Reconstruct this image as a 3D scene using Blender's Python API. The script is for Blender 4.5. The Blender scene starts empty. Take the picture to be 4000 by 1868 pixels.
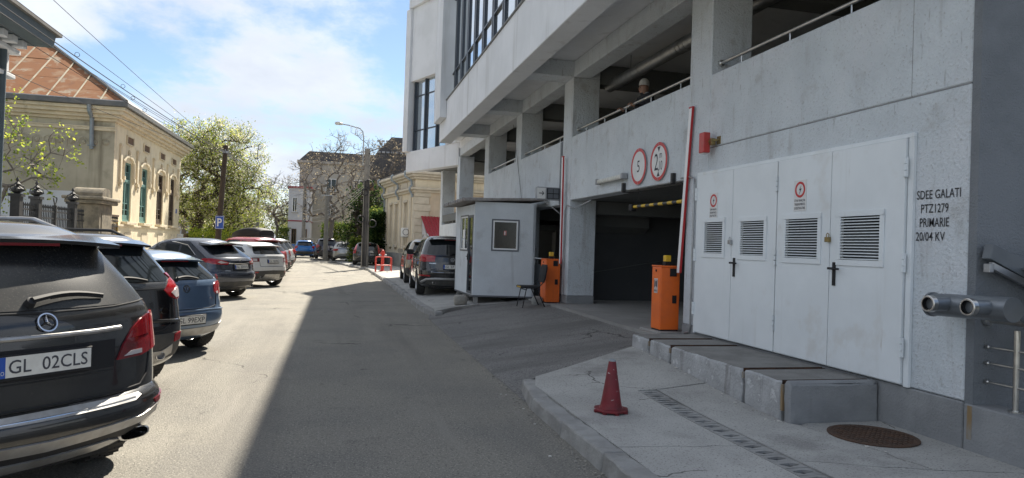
import bpy, bmesh, math, random
import numpy as np
from mathutils import Vector, Matrix
from mathutils.geometry import delaunay_2d_cdt
R = math.radians
random.seed(7)
SC = bpy.context.scene
COL = SC.collection
# ------------------------------------------------------------------ camera
CAM_H = 1.65
cd = bpy.data.cameras.new('camera'); cam = bpy.data.objects.new('camera', cd); COL.objects.link(cam)
cd.sensor_fit = 'HORIZONTAL'; cd.sensor_width = 36.0; cd.lens = 24.957
cd.clip_start = 0.05; cd.clip_end = 6000
cam.matrix_world = Matrix.Translation((0, 0, CAM_H)) @ Matrix.Rotation(R(-13.766), 4, 'Z') @ Matrix.Rotation(R(90.613), 4, 'X') @ Matrix.Rotation(R(1.9), 4, 'Z')
SC.camera = cam
# ------------------------------------------------------------------ sun and sky
SUN_AZ, SUN_EL = 18.0, 47.0          # azimuth measured from +Y towards +X
sd = Vector((math.sin(R(SUN_AZ)) * math.cos(R(SUN_EL)), math.cos(R(SUN_AZ)) * math.cos(R(SUN_EL)), math.sin(R(SUN_EL))))
sl = bpy.data.lights.new('sun', 'SUN'); sl.energy = 4.3; sl.angle = R(0.5); sl.color = (1.0, 0.92, 0.79)
so = bpy.data.objects.new('sun', sl); COL.objects.link(so); so.rotation_euler = (-sd).to_track_quat('-Z', 'Y').to_euler()
so.location = (20, 60, 60)
W = bpy.data.worlds.new('World'); SC.world = W; W.use_nodes = True
nt = W.node_tree; nt.nodes.clear()
def nd(t, **k):
    n = nt.nodes.new(t)
    for a, b in k.items(): setattr(n, a, b)
    return n
def ln(a, b): nt.links.new(a, b)
sky = nd('ShaderNodeTexSky', sky_type='NISHITA', sun_disc=False, sun_elevation=R(SUN_EL), sun_rotation=R(SUN_AZ), altitude=50, air_density=1.0, dust_density=0.15, ozone_density=3.0)
tc = nd('ShaderNodeTexCoord'); sep = nd('ShaderNodeSeparateXYZ'); ln(tc.outputs['Generated'], sep.inputs[0])
def mth(op, a, b=None, c=None):
    n = nd('ShaderNodeMath', operation=op)
    for i, v in enumerate((a, b, c)):
        if v is None: continue
        if isinstance(v, (int, float)): n.inputs[i].default_value = v
        else: ln(v, n.inputs[i])
    return n.outputs[0]
zz = mth('ADD', mth('MAXIMUM', sep.outputs[2], 0.0), 0.30)
cx = mth('DIVIDE', sep.outputs[0], zz); cy = mth('DIVIDE', sep.outputs[1], zz)
comb = nd('ShaderNodeCombineXYZ'); ln(cx, comb.inputs[0]); ln(cy, comb.inputs[1])
def cloudnoise(off, scale, detail, rough, dist=0.0):
    a = nd('ShaderNodeVectorMath', operation='ADD'); ln(comb.outputs[0], a.inputs[0]); a.inputs[1].default_value = off
    n = nd('ShaderNodeTexNoise'); n.inputs['Scale'].default_value = scale; n.inputs['Detail'].default_value = detail
    n.inputs['Roughness'].default_value = rough; n.inputs['Distortion'].default_value = dist
    ln(a.outputs[0], n.inputs['Vector']); return n.outputs['Fac']
CO = (18.9, 9.6, 6.3)
n1 = cloudnoise(CO, 0.85, 9, 0.58, 0.15)
n2 = cloudnoise((CO[0] + 0.12, CO[1] + 0.32, CO[2]), 0.85, 5, 0.5, 0.1)
n3 = cloudnoise((9.3, 4.4, 2.0), 2.6, 8, 0.62)
def ramp(v, a, b, ca=(0, 0, 0, 1), cb=(1, 1, 1, 1)):
    r = nd('ShaderNodeValToRGB'); r.color_ramp.interpolation = 'EASE'
    r.color_ramp.elements[0].position = a; r.color_ramp.elements[1].position = b
    r.color_ramp.elements[0].color = ca; r.color_ramp.elements[1].color = cb
    ln(v, r.inputs[0]); return r.outputs[0]
nn1 = mth('ADD', n1, mth('MULTIPLY', mth('SUBTRACT', n3, 0.5), 0.34))
cov = ramp(nn1, 0.42, 0.535)
shade = ramp(mth('ADD', mth('MULTIPLY', n2, 0.6), mth('MULTIPLY', nn1, 0.4)), 0.42, 0.58, (5.7, 5.95, 6.3, 1), (4.0, 4.3, 4.85, 1))
mix = nd('ShaderNodeMix', data_type='RGBA'); 
hz = ramp(sep.outputs[2], 0.0, 0.14, (0.75, 0.75, 0.75, 1), (0, 0, 0, 1))          # pale haze low over the horizon
ln(mth('MULTIPLY', mth('MAXIMUM', cov, hz), 0.95), mix.inputs['Factor']); 
hs = nd('ShaderNodeHueSaturation'); hs.inputs['Saturation'].default_value = 0.95; hs.inputs['Value'].default_value = 0.74
ln(sky.outputs[0], hs.inputs['Color'])
ln(hs.outputs[0], mix.inputs['A']); ln(shade, mix.inputs['B'])
bg = nd('ShaderNodeBackground'); bg.inputs['Strength'].default_value = 0.072
ln(mix.outputs['Result'], bg.inputs['Color'])
wo = nd('ShaderNodeOutputWorld'); ln(bg.outputs[0], wo.inputs[0])
SC.view_settings.view_transform = 'Standard'; SC.view_settings.look = 'None'
SC.view_settings.exposure = 1.42; SC.view_settings.gamma = 1.0; SC.view_settings.use_curve_mapping = False
SC.render.engine = 'CYCLES'
SC.cycles.max_bounces = 8; SC.cycles.diffuse_bounces = 4; SC.cycles.glossy_bounces = 4

# ------------------------------------------------------------------ materials
MATS = {}
def mat(name, col, rough=0.8, metal=0.0, col2=None, ns=3.0, nd_=6, amt=1.0, lo=0.35, hi=0.65, stretch=(1, 1, 1), bump=0.0, bs=60.0, stain=None, streak=None, spec=0.5, coat=0.0, speck=None, emit=None, trans=0.0, local=False, tracks=None, crack=None, wave=0.0):
    """procedural material: two-tone noise, optional stain layer (col, scale, lo, hi), vertical streaks (col, scale, lo, hi, amount), specks and bump"""
    m = bpy.data.materials.new(name); m.use_nodes = True; t = m.node_tree; n = t.nodes; L = t.links
    b = n['Principled BSDF']
    b.inputs['Roughness'].default_value = rough; b.inputs['Metallic'].default_value = metal
    b.inputs['Specular IOR Level'].default_value = spec; b.inputs['Coat Weight'].default_value = coat; b.inputs['Coat Roughness'].default_value = 0.05
    b.inputs['Base Color'].default_value = (*col, 1)
    if trans: b.inputs['Transmission Weight'].default_value = trans
    if emit: b.inputs['Emission Color'].default_value = (*emit[0], 1); b.inputs['Emission Strength'].default_value = emit[1]
    if local: src = n.new('ShaderNodeTexCoord').outputs['Object']
    else: src = n.new('ShaderNodeNewGeometry').outputs['Position']
    cur = None
    def noise(scale, detail=6, st=(1, 1, 1), rough_=0.6):
        mp = n.new('ShaderNodeMapping'); mp.inputs['Scale'].default_value = st; L.new(src, mp.inputs['Vector'])
        x = n.new('ShaderNodeTexNoise'); x.inputs['Scale'].default_value = scale; x.inputs['Detail'].default_value = detail; x.inputs['Roughness'].default_value = rough_
        L.new(mp.outputs[0], x.inputs['Vector']); return x.outputs['Fac']
    def layer(cur, c2, fac, lo, hi, amount=1.0):
        mr = n.new('ShaderNodeMapRange'); mr.interpolation_type = 'SMOOTHSTEP'; mr.inputs['From Min'].default_value = lo; mr.inputs['From Max'].default_value = hi; mr.inputs['To Max'].default_value = amount
        L.new(fac, mr.inputs['Value'])
        mx = n.new('ShaderNodeMix'); mx.data_type = 'RGBA'; L.new(mr.outputs[0], mx.inputs['Factor'])
        if cur is None: mx.inputs['A'].default_value = (*col, 1)
        else: L.new(cur, mx.inputs['A'])
        mx.inputs['B'].default_value = (*c2, 1); return mx.outputs['Result']
    if col2: cur = layer(cur, col2, noise(ns, nd_, stretch), lo, hi, amt)
    for s in (stain or []): cur = layer(cur, s[0], noise(s[1], 5), s[2], s[3], s[4] if len(s) > 4 else 1.0)
    for s in (streak or []): cur = layer(cur, s[0], noise(s[1], 4, (1, 1, s[5] if len(s) > 5 else 0.07)), s[2], s[3], s[4])
    for s in (speck or []): cur = layer(cur, s[0], noise(s[1], 2, (1, 1, 1), 0.5), s[2], s[3], s[4])
    for s in (tracks or []): cur = layer(cur, s[0], noise(s[1], 4, s[5]), s[2], s[3], s[4])
    for s in (crack or []):          # thin irregular cracks: warped cell borders, broken up by noise
        wn = n.new('ShaderNodeTexNoise'); wn.inputs['Scale'].default_value = 1.7; wn.inputs['Detail'].default_value = 5; L.new(src, wn.inputs['Vector'])
        wa = n.new('ShaderNodeVectorMath'); wa.operation = 'MULTIPLY_ADD'; wa.inputs[1].default_value = (.9, .9, .9); L.new(wn.outputs['Color'], wa.inputs[0]); L.new(src, wa.inputs[2])
        vo = n.new('ShaderNodeTexVoronoi'); vo.feature = 'DISTANCE_TO_EDGE'; vo.inputs['Scale'].default_value = s[1]; L.new(wa.outputs[0], vo.inputs['Vector'])
        ms = n.new('ShaderNodeMapRange'); ms.inputs['From Min'].default_value = .52; ms.inputs['From Max'].default_value = .60; L.new(noise(s[3], 3), ms.inputs['Value'])
        mr_ = n.new('ShaderNodeMapRange'); mr_.inputs['From Min'].default_value = s[2]; mr_.inputs['From Max'].default_value = 0.0; L.new(vo.outputs['Distance'], mr_.inputs['Value'])
        mm = n.new('ShaderNodeMath'); mm.operation = 'MULTIPLY'; L.new(ms.outputs[0], mm.inputs[0]); L.new(mr_.outputs[0], mm.inputs[1])
        cur = layer(cur, s[0], mm.outputs[0], .15, .7, .85)
    if cur is not None: L.new(cur, b.inputs['Base Color'])
    if wave:
        wb = n.new('ShaderNodeBump'); wb.inputs['Strength'].default_value = wave; wb.inputs['Distance'].default_value = 0.05
        L.new(noise(2.2, 2), wb.inputs['Height']); L.new(wb.outputs[0], b.inputs['Normal'])
    if bump:
        bn = n.new('ShaderNodeBump'); bn.inputs['Strength'].default_value = bump; bn.inputs['Distance'].default_value = 0.02
        L.new(noise(bs, 4), bn.inputs['Height']); L.new(bn.outputs[0], b.inputs['Normal'])
    MATS[name] = m; return m
M = MATS
mat('asphalt', (0.265, 0.25, 0.214), 0.9, col2=(0.215, 0.206, 0.184), ns=0.7, bump=1.0, bs=70, stain=[((0.27, 0.25, 0.215), 0.25, 0.5, 0.7, 0.8), ((0.15, 0.143, 0.132), 1.3, 0.60, 0.72, 0.6)], speck=[((0.42, 0.395, 0.34), 62, 0.55, 0.66, 0.9), ((0.10, 0.096, 0.088), 48, 0.56, 0.68, 0.75), ((0.17, 0.162, 0.145), 17, 0.56, 0.70, 0.45)], spec=0.3, tracks=[((0.17, 0.16, 0.145), 1.0, 0.48, 0.68, 0.55, (1.0, 0.06, 1)), ((0.30, 0.28, 0.245), 2.3, 0.55, 0.7, 0.5, (1.0, 0.10, 1)), ((0.09, 0.085, 0.08), 3.1, 0.66, 0.74, 0.6, (1, 0.6, 1))], crack=[((0.07, 0.066, 0.06), 0.33, 0.012, 0.4)])
mat('asphalt_dark', (0.215, 0.21, 0.20), 0.9, col2=(0.175, 0.172, 0.166), ns=1.1, bump=0.5, bs=90, stain=[((0.20, 0.19, 0.178), 0.6, 0.52, 0.7, 0.7)], speck=[((0.31, 0.30, 0.285), 66, 0.55, 0.67, 0.9), ((0.06, 0.058, 0.056), 50, 0.55, 0.67, 0.9)], spec=0.3, tracks=[((0.12, 0.116, 0.11), 1.4, 0.5, 0.68, 0.6, (0.12, 1.0, 1))], crack=[((0.05, 0.048, 0.045), 0.4, 0.012, 0.5)])
mat('ground', (0.16, 0.15, 0.12), 0.95, col2=(0.12, 0.12, 0.08), ns=0.3)
mat('concrete_walk', (0.44, 0.435, 0.41), 0.9, col2=(0.37, 0.365, 0.345), ns=1.6, bump=0.5, bs=80, stain=[((0.19, 0.185, 0.175), 0.9, 0.53, 0.72, 0.7), ((0.35, 0.34, 0.32), 2.7, 0.58, 0.7, 0.5)], speck=[((0.15, 0.145, 0.135), 60, 0.56, 0.68, 0.7), ((0.48, 0.46, 0.43), 75, 0.60, 0.70, 0.6)], spec=0.3, crack=[((0.08, 0.076, 0.07), 0.55, 0.010, 0.7)])
mat('kerb', (0.34, 0.338, 0.325), 0.9, col2=(0.26, 0.256, 0.245), ns=3, bump=0.6, bs=40, stain=[((0.18, 0.175, 0.165), 1.6, 0.55, 0.7, 0.7)], spec=0.3)
mat('stucco', (0.64, 0.685, 0.715), 0.92, col2=(0.57, 0.61, 0.64), ns=1.2, bump=1.0, bs=34, streak=[((0.38, 0.375, 0.37), 5.0, 0.56, 0.74, 0.5, 0.16), ((0.24, 0.235, 0.23), 16.0, 0.62, 0.74, 0.55, 0.22)], stain=[((0.68, 0.70, 0.73), 0.7, 0.5, 0.7, 0.6), ((0.40, 0.395, 0.385), 2.2, 0.56, 0.72, 0.55)], speck=[((0.33, 0.32, 0.31), 34, 0.60, 0.72, 0.5)], spec=0.25)
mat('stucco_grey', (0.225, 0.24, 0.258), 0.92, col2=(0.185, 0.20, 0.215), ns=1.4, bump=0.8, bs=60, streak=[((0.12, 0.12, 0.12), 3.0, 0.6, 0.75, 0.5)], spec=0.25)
mat('plinth', (0.29, 0.297, 0.302), 0.9, col2=(0.235, 0.242, 0.248), ns=2.2, bump=0.6, bs=50, stain=[((0.31, 0.32, 0.33), 3.5, 0.62, 0.72, 0.6)], streak=[((0.13, 0.13, 0.13), 3.5, 0.6, 0.75, 0.5)], spec=0.25)
mat('render_smooth', (0.73, 0.75, 0.775), 0.9, col2=(0.66, 0.68, 0.70), ns=0.8, bump=0.3, bs=30, streak=[((0.44, 0.44, 0.43), 2.2, 0.56, 0.74, 0.5)], spec=0.25)
mat('platform', (0.44, 0.447, 0.452), 0.92, col2=(0.34, 0.345, 0.348), ns=4, bump=0.9, bs=30, streak=[((0.16, 0.15, 0.14), 5, 0.55, 0.7, 0.6)], stain=[((0.62, 0.63, 0.63), 8, 0.58, 0.66, 0.7), ((0.24, 0.235, 0.225), 3, 0.55, 0.7, 0.6)], spec=0.25)
mat('platform_top', (0.27, 0.265, 0.25), 0.92, col2=(0.21, 0.205, 0.195), ns=3, bump=0.8, bs=70, speck=[((0.38, 0.37, 0.35), 50, 0.62, 0.72, 0.5)], spec=0.25)
mat('rust', (0.09, 0.045, 0.025), 0.9, col2=(0.05, 0.03, 0.022), ns=9, bump=0.5, bs=90)
mat('rust_stain', (0.25, 0.17, 0.085), 0.95, col2=(0.26, 0.24, 0.21), ns=14, stretch=(1, 1, .3))
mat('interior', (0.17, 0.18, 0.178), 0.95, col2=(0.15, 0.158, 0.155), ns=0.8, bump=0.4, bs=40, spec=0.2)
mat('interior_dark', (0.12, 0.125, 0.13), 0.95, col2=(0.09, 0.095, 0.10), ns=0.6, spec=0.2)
mat('floor_concrete', (0.30, 0.295, 0.28), 0.85, col2=(0.24, 0.235, 0.225), ns=1.2, bump=0.3, bs=50)
mat('door_white', (0.76, 0.80, 0.82), 0.5, col2=(0.71, 0.75, 0.77), ns=1.5, streak=[((0.55, 0.55, 0.53), 4, 0.58, 0.75, 0.4), ((0.42, 0.37, 0.31), 11, 0.68, 0.76, 0.5, 0.1)], stain=[((0.60, 0.59, 0.56), 1.7, 0.58, 0.72, 0.5)], spec=0.4, wave=0.18)
mat('door_gap', (0.02, 0.02, 0.02), 0.9)
mat('vent_dark', (0.015, 0.015, 0.017), 0.9)
mat('black_plastic', (0.018, 0.018, 0.02), 0.6, spec=0.3)
mat('black_matte', (0.02, 0.02, 0.021), 0.8)
mat('stencil', (0.03, 0.03, 0.032), 0.9, col2=(0.2, 0.2, 0.21), ns=45, lo=0.55, hi=0.72)
mat('sign_red', (0.55, 0.03, 0.035), 0.45, col2=(0.48, 0.04, 0.04), ns=6)
mat('sign_white', (0.72, 0.72, 0.71), 0.5, col2=(0.66, 0.66, 0.65), ns=5)
mat('sign_blue', (0.02, 0.08, 0.38), 0.45)
mat('red_plastic', (0.50, 0.045, 0.04), 0.4, col2=(0.42, 0.05, 0.045), ns=8)
mat('orange', (0.84, 0.16, 0.02), 0.45, col2=(0.76, 0.145, 0.025), ns=5, streak=[((0.45, 0.1, 0.03), 9, 0.62, 0.75, 0.4)])
mat('bar_black', (0.045, 0.045, 0.047), 0.5)
mat('yellow', (0.75, 0.48, 0.02), 0.45, col2=(0.6, 0.4, 0.05), ns=9)
mat('boom_white', (0.8, 0.8, 0.8), 0.4)
mat('boom_red', (0.45, 0.02, 0.025), 0.35)
mat('galv', (0.42, 0.43, 0.44), 0.45, metal=0.8, col2=(0.34, 0.35, 0.36), ns=8)
mat('steel', (0.62, 0.61, 0.58), 0.28, metal=1.0, col2=(0.5, 0.49, 0.47), ns=12)
mat('steel_paint', (0.23, 0.25, 0.27), 0.38, metal=0.55, col2=(0.19, 0.205, 0.22), ns=5)
mat('awning', (0.10, 0.115, 0.13), 0.5, col2=(0.13, 0.145, 0.16), ns=4)
mat('grey_paint', (0.33, 0.345, 0.36), 0.5, col2=(0.27, 0.28, 0.3), ns=5)
mat('brass', (0.32, 0.24, 0.10), 0.45, metal=0.8, col2=(0.25, 0.2, 0.1), ns=30)
mat('lamp_diffuser', (0.62, 0.62, 0.58), 0.35, col2=(0.5, 0.49, 0.44), ns=12)
mat('cone_red', (0.19, 0.014, 0.02), 0.6, col2=(0.14, 0.014, 0.018), ns=7, stain=[((0.45, 0.38, 0.37), 16, 0.64, 0.69, 0.8), ((0.09, 0.02, 0.022), 5, 0.55, 0.7, 0.6)], bump=0.2, bs=30, local=True)
mat('cone_tip', (0.30, 0.32, 0.33), 0.6)
mat('manhole', (0.07, 0.045, 0.032), 0.85, col2=(0.10, 0.055, 0.033), ns=10, bump=0.7, bs=60)
mat('booth', (0.62, 0.66, 0.69), 0.9, col2=(0.56, 0.595, 0.62), ns=1.5, bump=0.4, bs=40, streak=[((0.25, 0.25, 0.25), 3.5, 0.6, 0.75, 0.45)], stain=[((0.27, 0.265, 0.26), 1.3, 0.56, 0.75, 0.5)], spec=0.25)
mat('booth_roof', (0.21, 0.185, 0.175), 0.9, col2=(0.3, 0.29, 0.28), ns=6, bump=0.5, bs=30)
mat('pvc', (0.74, 0.75, 0.75), 0.4)
mat('frame_grey', (0.10, 0.11, 0.125), 0.5)
mat('paper', (0.75, 0.75, 0.73), 0.8)
mat('print', (0.06, 0.06, 0.07), 0.8)
mat('glass_dark', (0.012, 0.015, 0.017), 0.04, spec=0.6)
mat('glass_dusty', (0.02, 0.021, 0.022), 0.22, spec=0.5, stain=[((0.13, 0.12, 0.10), 1.6, 0.42, 0.70, 0.30), ((0.16, 0.145, 0.118), 90, 0.54, 0.68, 0.25)])
mat('glass_mirror', (0.62, 0.68, 0.72), 0.03, metal=0.92, col2=(0.58, 0.65, 0.70), ns=1.5)
mat('mullion', (0.045, 0.055, 0.07), 0.4, metal=0.3)
mat('rubber', (0.022, 0.022, 0.022), 0.85, col2=(0.032, 0.03, 0.028), ns=9)
mat('rim_silver', (0.5, 0.5, 0.5), 0.3, metal=0.9)
mat('rim_dark', (0.06, 0.06, 0.065), 0.4, metal=0.6)
mat('chrome', (0.75, 0.75, 0.76), 0.12, metal=1.0)
mat('silver_trim', (0.42, 0.42, 0.42), 0.38, metal=0.7, col2=(0.34, 0.33, 0.32), ns=9)
mat('tail_red', (0.38, 0.012, 0.018), 0.12, col2=(0.26, 0.008, 0.012), ns=16, coat=0.6)
mat('tail_mid', (0.22, 0.01, 0.015), 0.1, col2=(0.12, 0.006, 0.009), ns=9, coat=0.6)
mat('tail_dark', (0.16, 0.01, 0.014), 0.1, coat=0.6)
mat('tail_clear', (0.55, 0.5, 0.5), 0.12, coat=0.6)
mat('plate_white', (0.72, 0.71, 0.66), 0.5, col2=(0.6, 0.58, 0.53), ns=12, amt=0.7)
mat('cladding', (0.055, 0.055, 0.056), 0.7, col2=(0.085, 0.08, 0.072), ns=5)
mat('skin', (0.30, 0.17, 0.12), 0.6)
mat('knit', (0.5, 0.48, 0.44), 0.95, col2=(0.4, 0.39, 0.37), ns=40, bump=0.6, bs=80)
mat('jacket', (0.02, 0.02, 0.024), 0.85)
mat('trousers', (0.03, 0.032, 0.04), 0.85)
mat('collar', (0.45, 0.45, 0.46), 0.85)
mat('cable', (0.03, 0.03, 0.033), 0.7)
mat('cable_light', (0.30, 0.30, 0.30), 0.6)
mat('wood_pole', (0.075, 0.055, 0.038), 0.9, col2=(0.05, 0.038, 0.028), ns=6, stretch=(6, 6, 0.4), bump=0.5, bs=30)
mat('conc_pole', (0.24, 0.225, 0.20), 0.9, col2=(0.19, 0.18, 0.165), ns=3, bump=0.3, bs=30)
mat('bark', (0.075, 0.058, 0.045), 0.95, col2=(0.05, 0.04, 0.032), ns=14, bump=0.6, bs=30)
mat('bark_grey', (0.21, 0.185, 0.16), 0.95, col2=(0.14, 0.123, 0.108), ns=12, bump=0.6, bs=30)
mat('iron', (0.018, 0.019, 0.021), 0.6, col2=(0.03, 0.03, 0.03), ns=12)
mat('pier_stone', (0.26, 0.225, 0.165), 0.92, col2=(0.17, 0.15, 0.115), ns=4, bump=0.7, bs=25, stain=[((0.10, 0.095, 0.07), 2.2, 0.55, 0.72, 0.7)])
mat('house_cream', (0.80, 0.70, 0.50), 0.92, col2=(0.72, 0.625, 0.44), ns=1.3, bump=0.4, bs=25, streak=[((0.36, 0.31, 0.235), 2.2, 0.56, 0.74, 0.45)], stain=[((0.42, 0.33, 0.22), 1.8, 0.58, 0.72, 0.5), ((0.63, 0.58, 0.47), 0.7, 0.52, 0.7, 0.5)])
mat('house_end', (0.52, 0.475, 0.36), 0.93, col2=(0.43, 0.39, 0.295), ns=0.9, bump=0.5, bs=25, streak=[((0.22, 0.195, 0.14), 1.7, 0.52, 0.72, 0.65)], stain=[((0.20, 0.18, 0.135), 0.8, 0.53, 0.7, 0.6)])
mat('house_trim', (0.72, 0.63, 0.46), 0.92, col2=(0.60, 0.52, 0.375), ns=2.2, bump=0.5, bs=25, stain=[((0.30, 0.255, 0.18), 2.6, 0.57, 0.72, 0.6)])
mat('rust_roof', (0.27, 0.118, 0.052), 0.85, col2=(0.34, 0.21, 0.125), ns=0.9, lo=0.5, hi=0.66, stretch=(1, 1, 2), stain=[((0.42, 0.36, 0.27), 1.5, 0.56, 0.64, 0.8), ((0.19, 0.085, 0.05), 3.0, 0.52, 0.7, 0.6)], spec=0.2, bump=0.15, bs=12)
mat('roof_grey', (0.16, 0.155, 0.145), 0.7, col2=(0.11, 0.105, 0.1), ns=2.0)
mat('gutter', (0.12, 0.125, 0.125), 0.55, metal=0.3, col2=(0.17, 0.165, 0.155), ns=3)
mat('pipe_blue', (0.24, 0.29, 0.33), 0.5, metal=0.3, col2=(0.30, 0.34, 0.37), ns=6)
mat('white_wall', (0.66, 0.68, 0.70), 0.9, col2=(0.60, 0.62, 0.64), ns=1.5)
mat('win_green', (0.10, 0.22, 0.20), 0.6, col2=(0.14, 0.26, 0.24), ns=6)
mat('win_brown', (0.075, 0.052, 0.038), 0.65, col2=(0.11, 0.085, 0.06), ns=6)
mat('wood_brown', (0.17, 0.10, 0.055), 0.8, col2=(0.11, 0.068, 0.04), ns=5)
mat('curtain', (0.34, 0.34, 0.31), 0.9, col2=(0.2, 0.2, 0.19), ns=5, stretch=(5, 5, 0.3))
mat('neigh_wall', (0.52, 0.55, 0.60), 0.9, col2=(0.46, 0.49, 0.54), ns=1.2, bump=0.3, bs=25)
mat('neigh_eave', (0.07, 0.10, 0.12), 0.6, col2=(0.09, 0.12, 0.135), ns=4)
mat('cream2', (0.72, 0.64, 0.50), 0.92, col2=(0.64, 0.565, 0.43), ns=1.4, bump=0.35, bs=25, streak=[((0.42, 0.36, 0.27), 2.2, 0.55, 0.72, 0.5)])
mat('cream2_stone', (0.60, 0.545, 0.45), 0.92, col2=(0.52, 0.47, 0.38), ns=2.5, bump=0.4, bs=25)
mat('peach', (0.58, 0.48, 0.36), 0.92, col2=(0.50, 0.42, 0.32), ns=1.8, streak=[((0.62, 0.56, 0.46), 2.2, 0.5, 0.7, 0.5)])
mat('red_tile', (0.33, 0.02, 0.04), 0.4, col2=(0.27, 0.02, 0.035), ns=7)
mat('apt_grey', (0.42, 0.40, 0.36), 0.92, col2=(0.36, 0.345, 0.315), ns=0.7, bump=0.2, bs=10)
mat('apt_white', (0.60, 0.60, 0.62), 0.9, col2=(0.54, 0.54, 0.56), ns=0.8)
mat('apt_yellow', (0.55, 0.47, 0.24), 0.9, col2=(0.48, 0.42, 0.24), ns=0.9)
mat('mansard', (0.075, 0.075, 0.085), 0.8, col2=(0.10, 0.10, 0.105), ns=1.4)
mat('tile_light', (0.42, 0.42, 0.41), 0.8, col2=(0.32, 0.32, 0.31), ns=3)
mat('hydrant', (0.62, 0.05, 0.03), 0.45, col2=(0.52, 0.05, 0.035), ns=8)
mat('stone', (0.36, 0.34, 0.30), 0.95, col2=(0.28, 0.265, 0.235), ns=6, bump=0.8, bs=20)
mat('chair_seat', (0.02, 0.02, 0.022), 0.9, col2=(0.03, 0.03, 0.032), ns=20)
mat('foam', (0.45, 0.30, 0.06), 0.9)
mat('litter', (0.62, 0.60, 0.56), 0.9)
def paint(name, col, rough=0.3, metal=0.0, dust=None, coat=1.0):
    k = {}
    if dust: k = dict(stain=[(dust[0], 70, 0.50, 0.68, dust[1] * 0.8), (dust[0], 2.1, 0.42, 0.7, dust[1])])
    return mat(name, col, rough, metal, col2=tuple(c * 0.9 for c in col), ns=5, coat=coat, **k)
paint('p_black_dusty', (0.010, 0.010, 0.011), 0.25, dust=((0.10, 0.09, 0.068), 0.16), coat=0.9)
paint('p_black', (0.008, 0.008, 0.010), 0.2, dust=((0.10, 0.09, 0.07), 0.10))
paint('p_blue', (0.115, 0.18, 0.285), 0.28, metal=0.35)
paint('p_grey', (0.060, 0.066, 0.085), 0.25, metal=0.5)
paint('p_white', (0.68, 0.68, 0.67), 0.3)
paint('p_red', (0.36, 0.022, 0.026), 0.25)
paint('p_silver', (0.36, 0.365, 0.37), 0.3, metal=0.6)
paint('p_gold', (0.32, 0.275, 0.21), 0.28, metal=0.6)
paint('p_darkgrey', (0.035, 0.036, 0.038), 0.25, metal=0.3)
paint('p_brightblue', (0.015, 0.16, 0.50), 0.25)
paint('p_purple', (0.035, 0.03, 0.055), 0.25, metal=0.3)
def leafmat(name, c1, c2, c3):
    m = bpy.data.materials.new(name); m.use_nodes = True; t = m.node_tree; n = t.nodes; L = t.links
    n.remove(n['Principled BSDF'])
    g_ = n.new('ShaderNodeNewGeometry')
    x = n.new('ShaderNodeTexNoise'); x.inputs['Scale'].default_value = 1.3; x.inputs['Detail'].default_value = 3; L.new(g_.outputs['Position'], x.inputs['Vector'])
    ad = n.new('ShaderNodeMath'); ad.operation = 'ADD'; L.new(x.outputs['Fac'], ad.inputs[0]); 
    mu = n.new('ShaderNodeMath'); mu.operation = 'MULTIPLY_ADD'; mu.inputs[1].default_value = 0.7; mu.inputs[2].default_value = -0.35; L.new(g_.outputs['Random Per Island'], mu.inputs[0]); L.new(mu.outputs[0], ad.inputs[1])
    r = n.new('ShaderNodeValToRGB'); e = r.color_ramp.elements; e[0].position = 0.25; e[0].color = (*c1, 1); e[1].position = 0.8; e[1].color = (*c3, 1); k = e.new(0.5); k.color = (*c2, 1)
    L.new(ad.outputs[0], r.inputs[0])
    d = n.new('ShaderNodeBsdfDiffuse'); L.new(r.outputs[0], d.inputs['Color']); tr = n.new('ShaderNodeBsdfTranslucent'); L.new(r.outputs[0], tr.inputs['Color'])
    mx = n.new('ShaderNodeMixShader'); mx.inputs[0].default_value = 0.58; L.new(d.outputs[0], mx.inputs[1]); L.new(tr.outputs[0], mx.inputs[2]); L.new(mx.outputs[0], n['Material Output'].inputs[0])
    MATS[name] = m
leafmat('leaf_blossom', (0.18, 0.20, 0.08), (0.42, 0.42, 0.24), (0.80, 0.75, 0.62))
leafmat('leaf_fresh', (0.14, 0.21, 0.03), (0.34, 0.43, 0.07), (0.56, 0.58, 0.10))
leafmat('leaf_bud', (0.24, 0.19, 0.13), (0.34, 0.28, 0.19), (0.44, 0.38, 0.27))
leafmat('leaf_ivy', (0.012, 0.03, 0.012), (0.025, 0.05, 0.018), (0.07, 0.10, 0.03))
leafmat('leaf_hedge', (0.04, 0.08, 0.018), (0.09, 0.14, 0.03), (0.24, 0.26, 0.06))
leafmat('leaf_far', (0.09, 0.12, 0.04), (0.18, 0.22, 0.07), (0.28, 0.27, 0.12))

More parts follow.
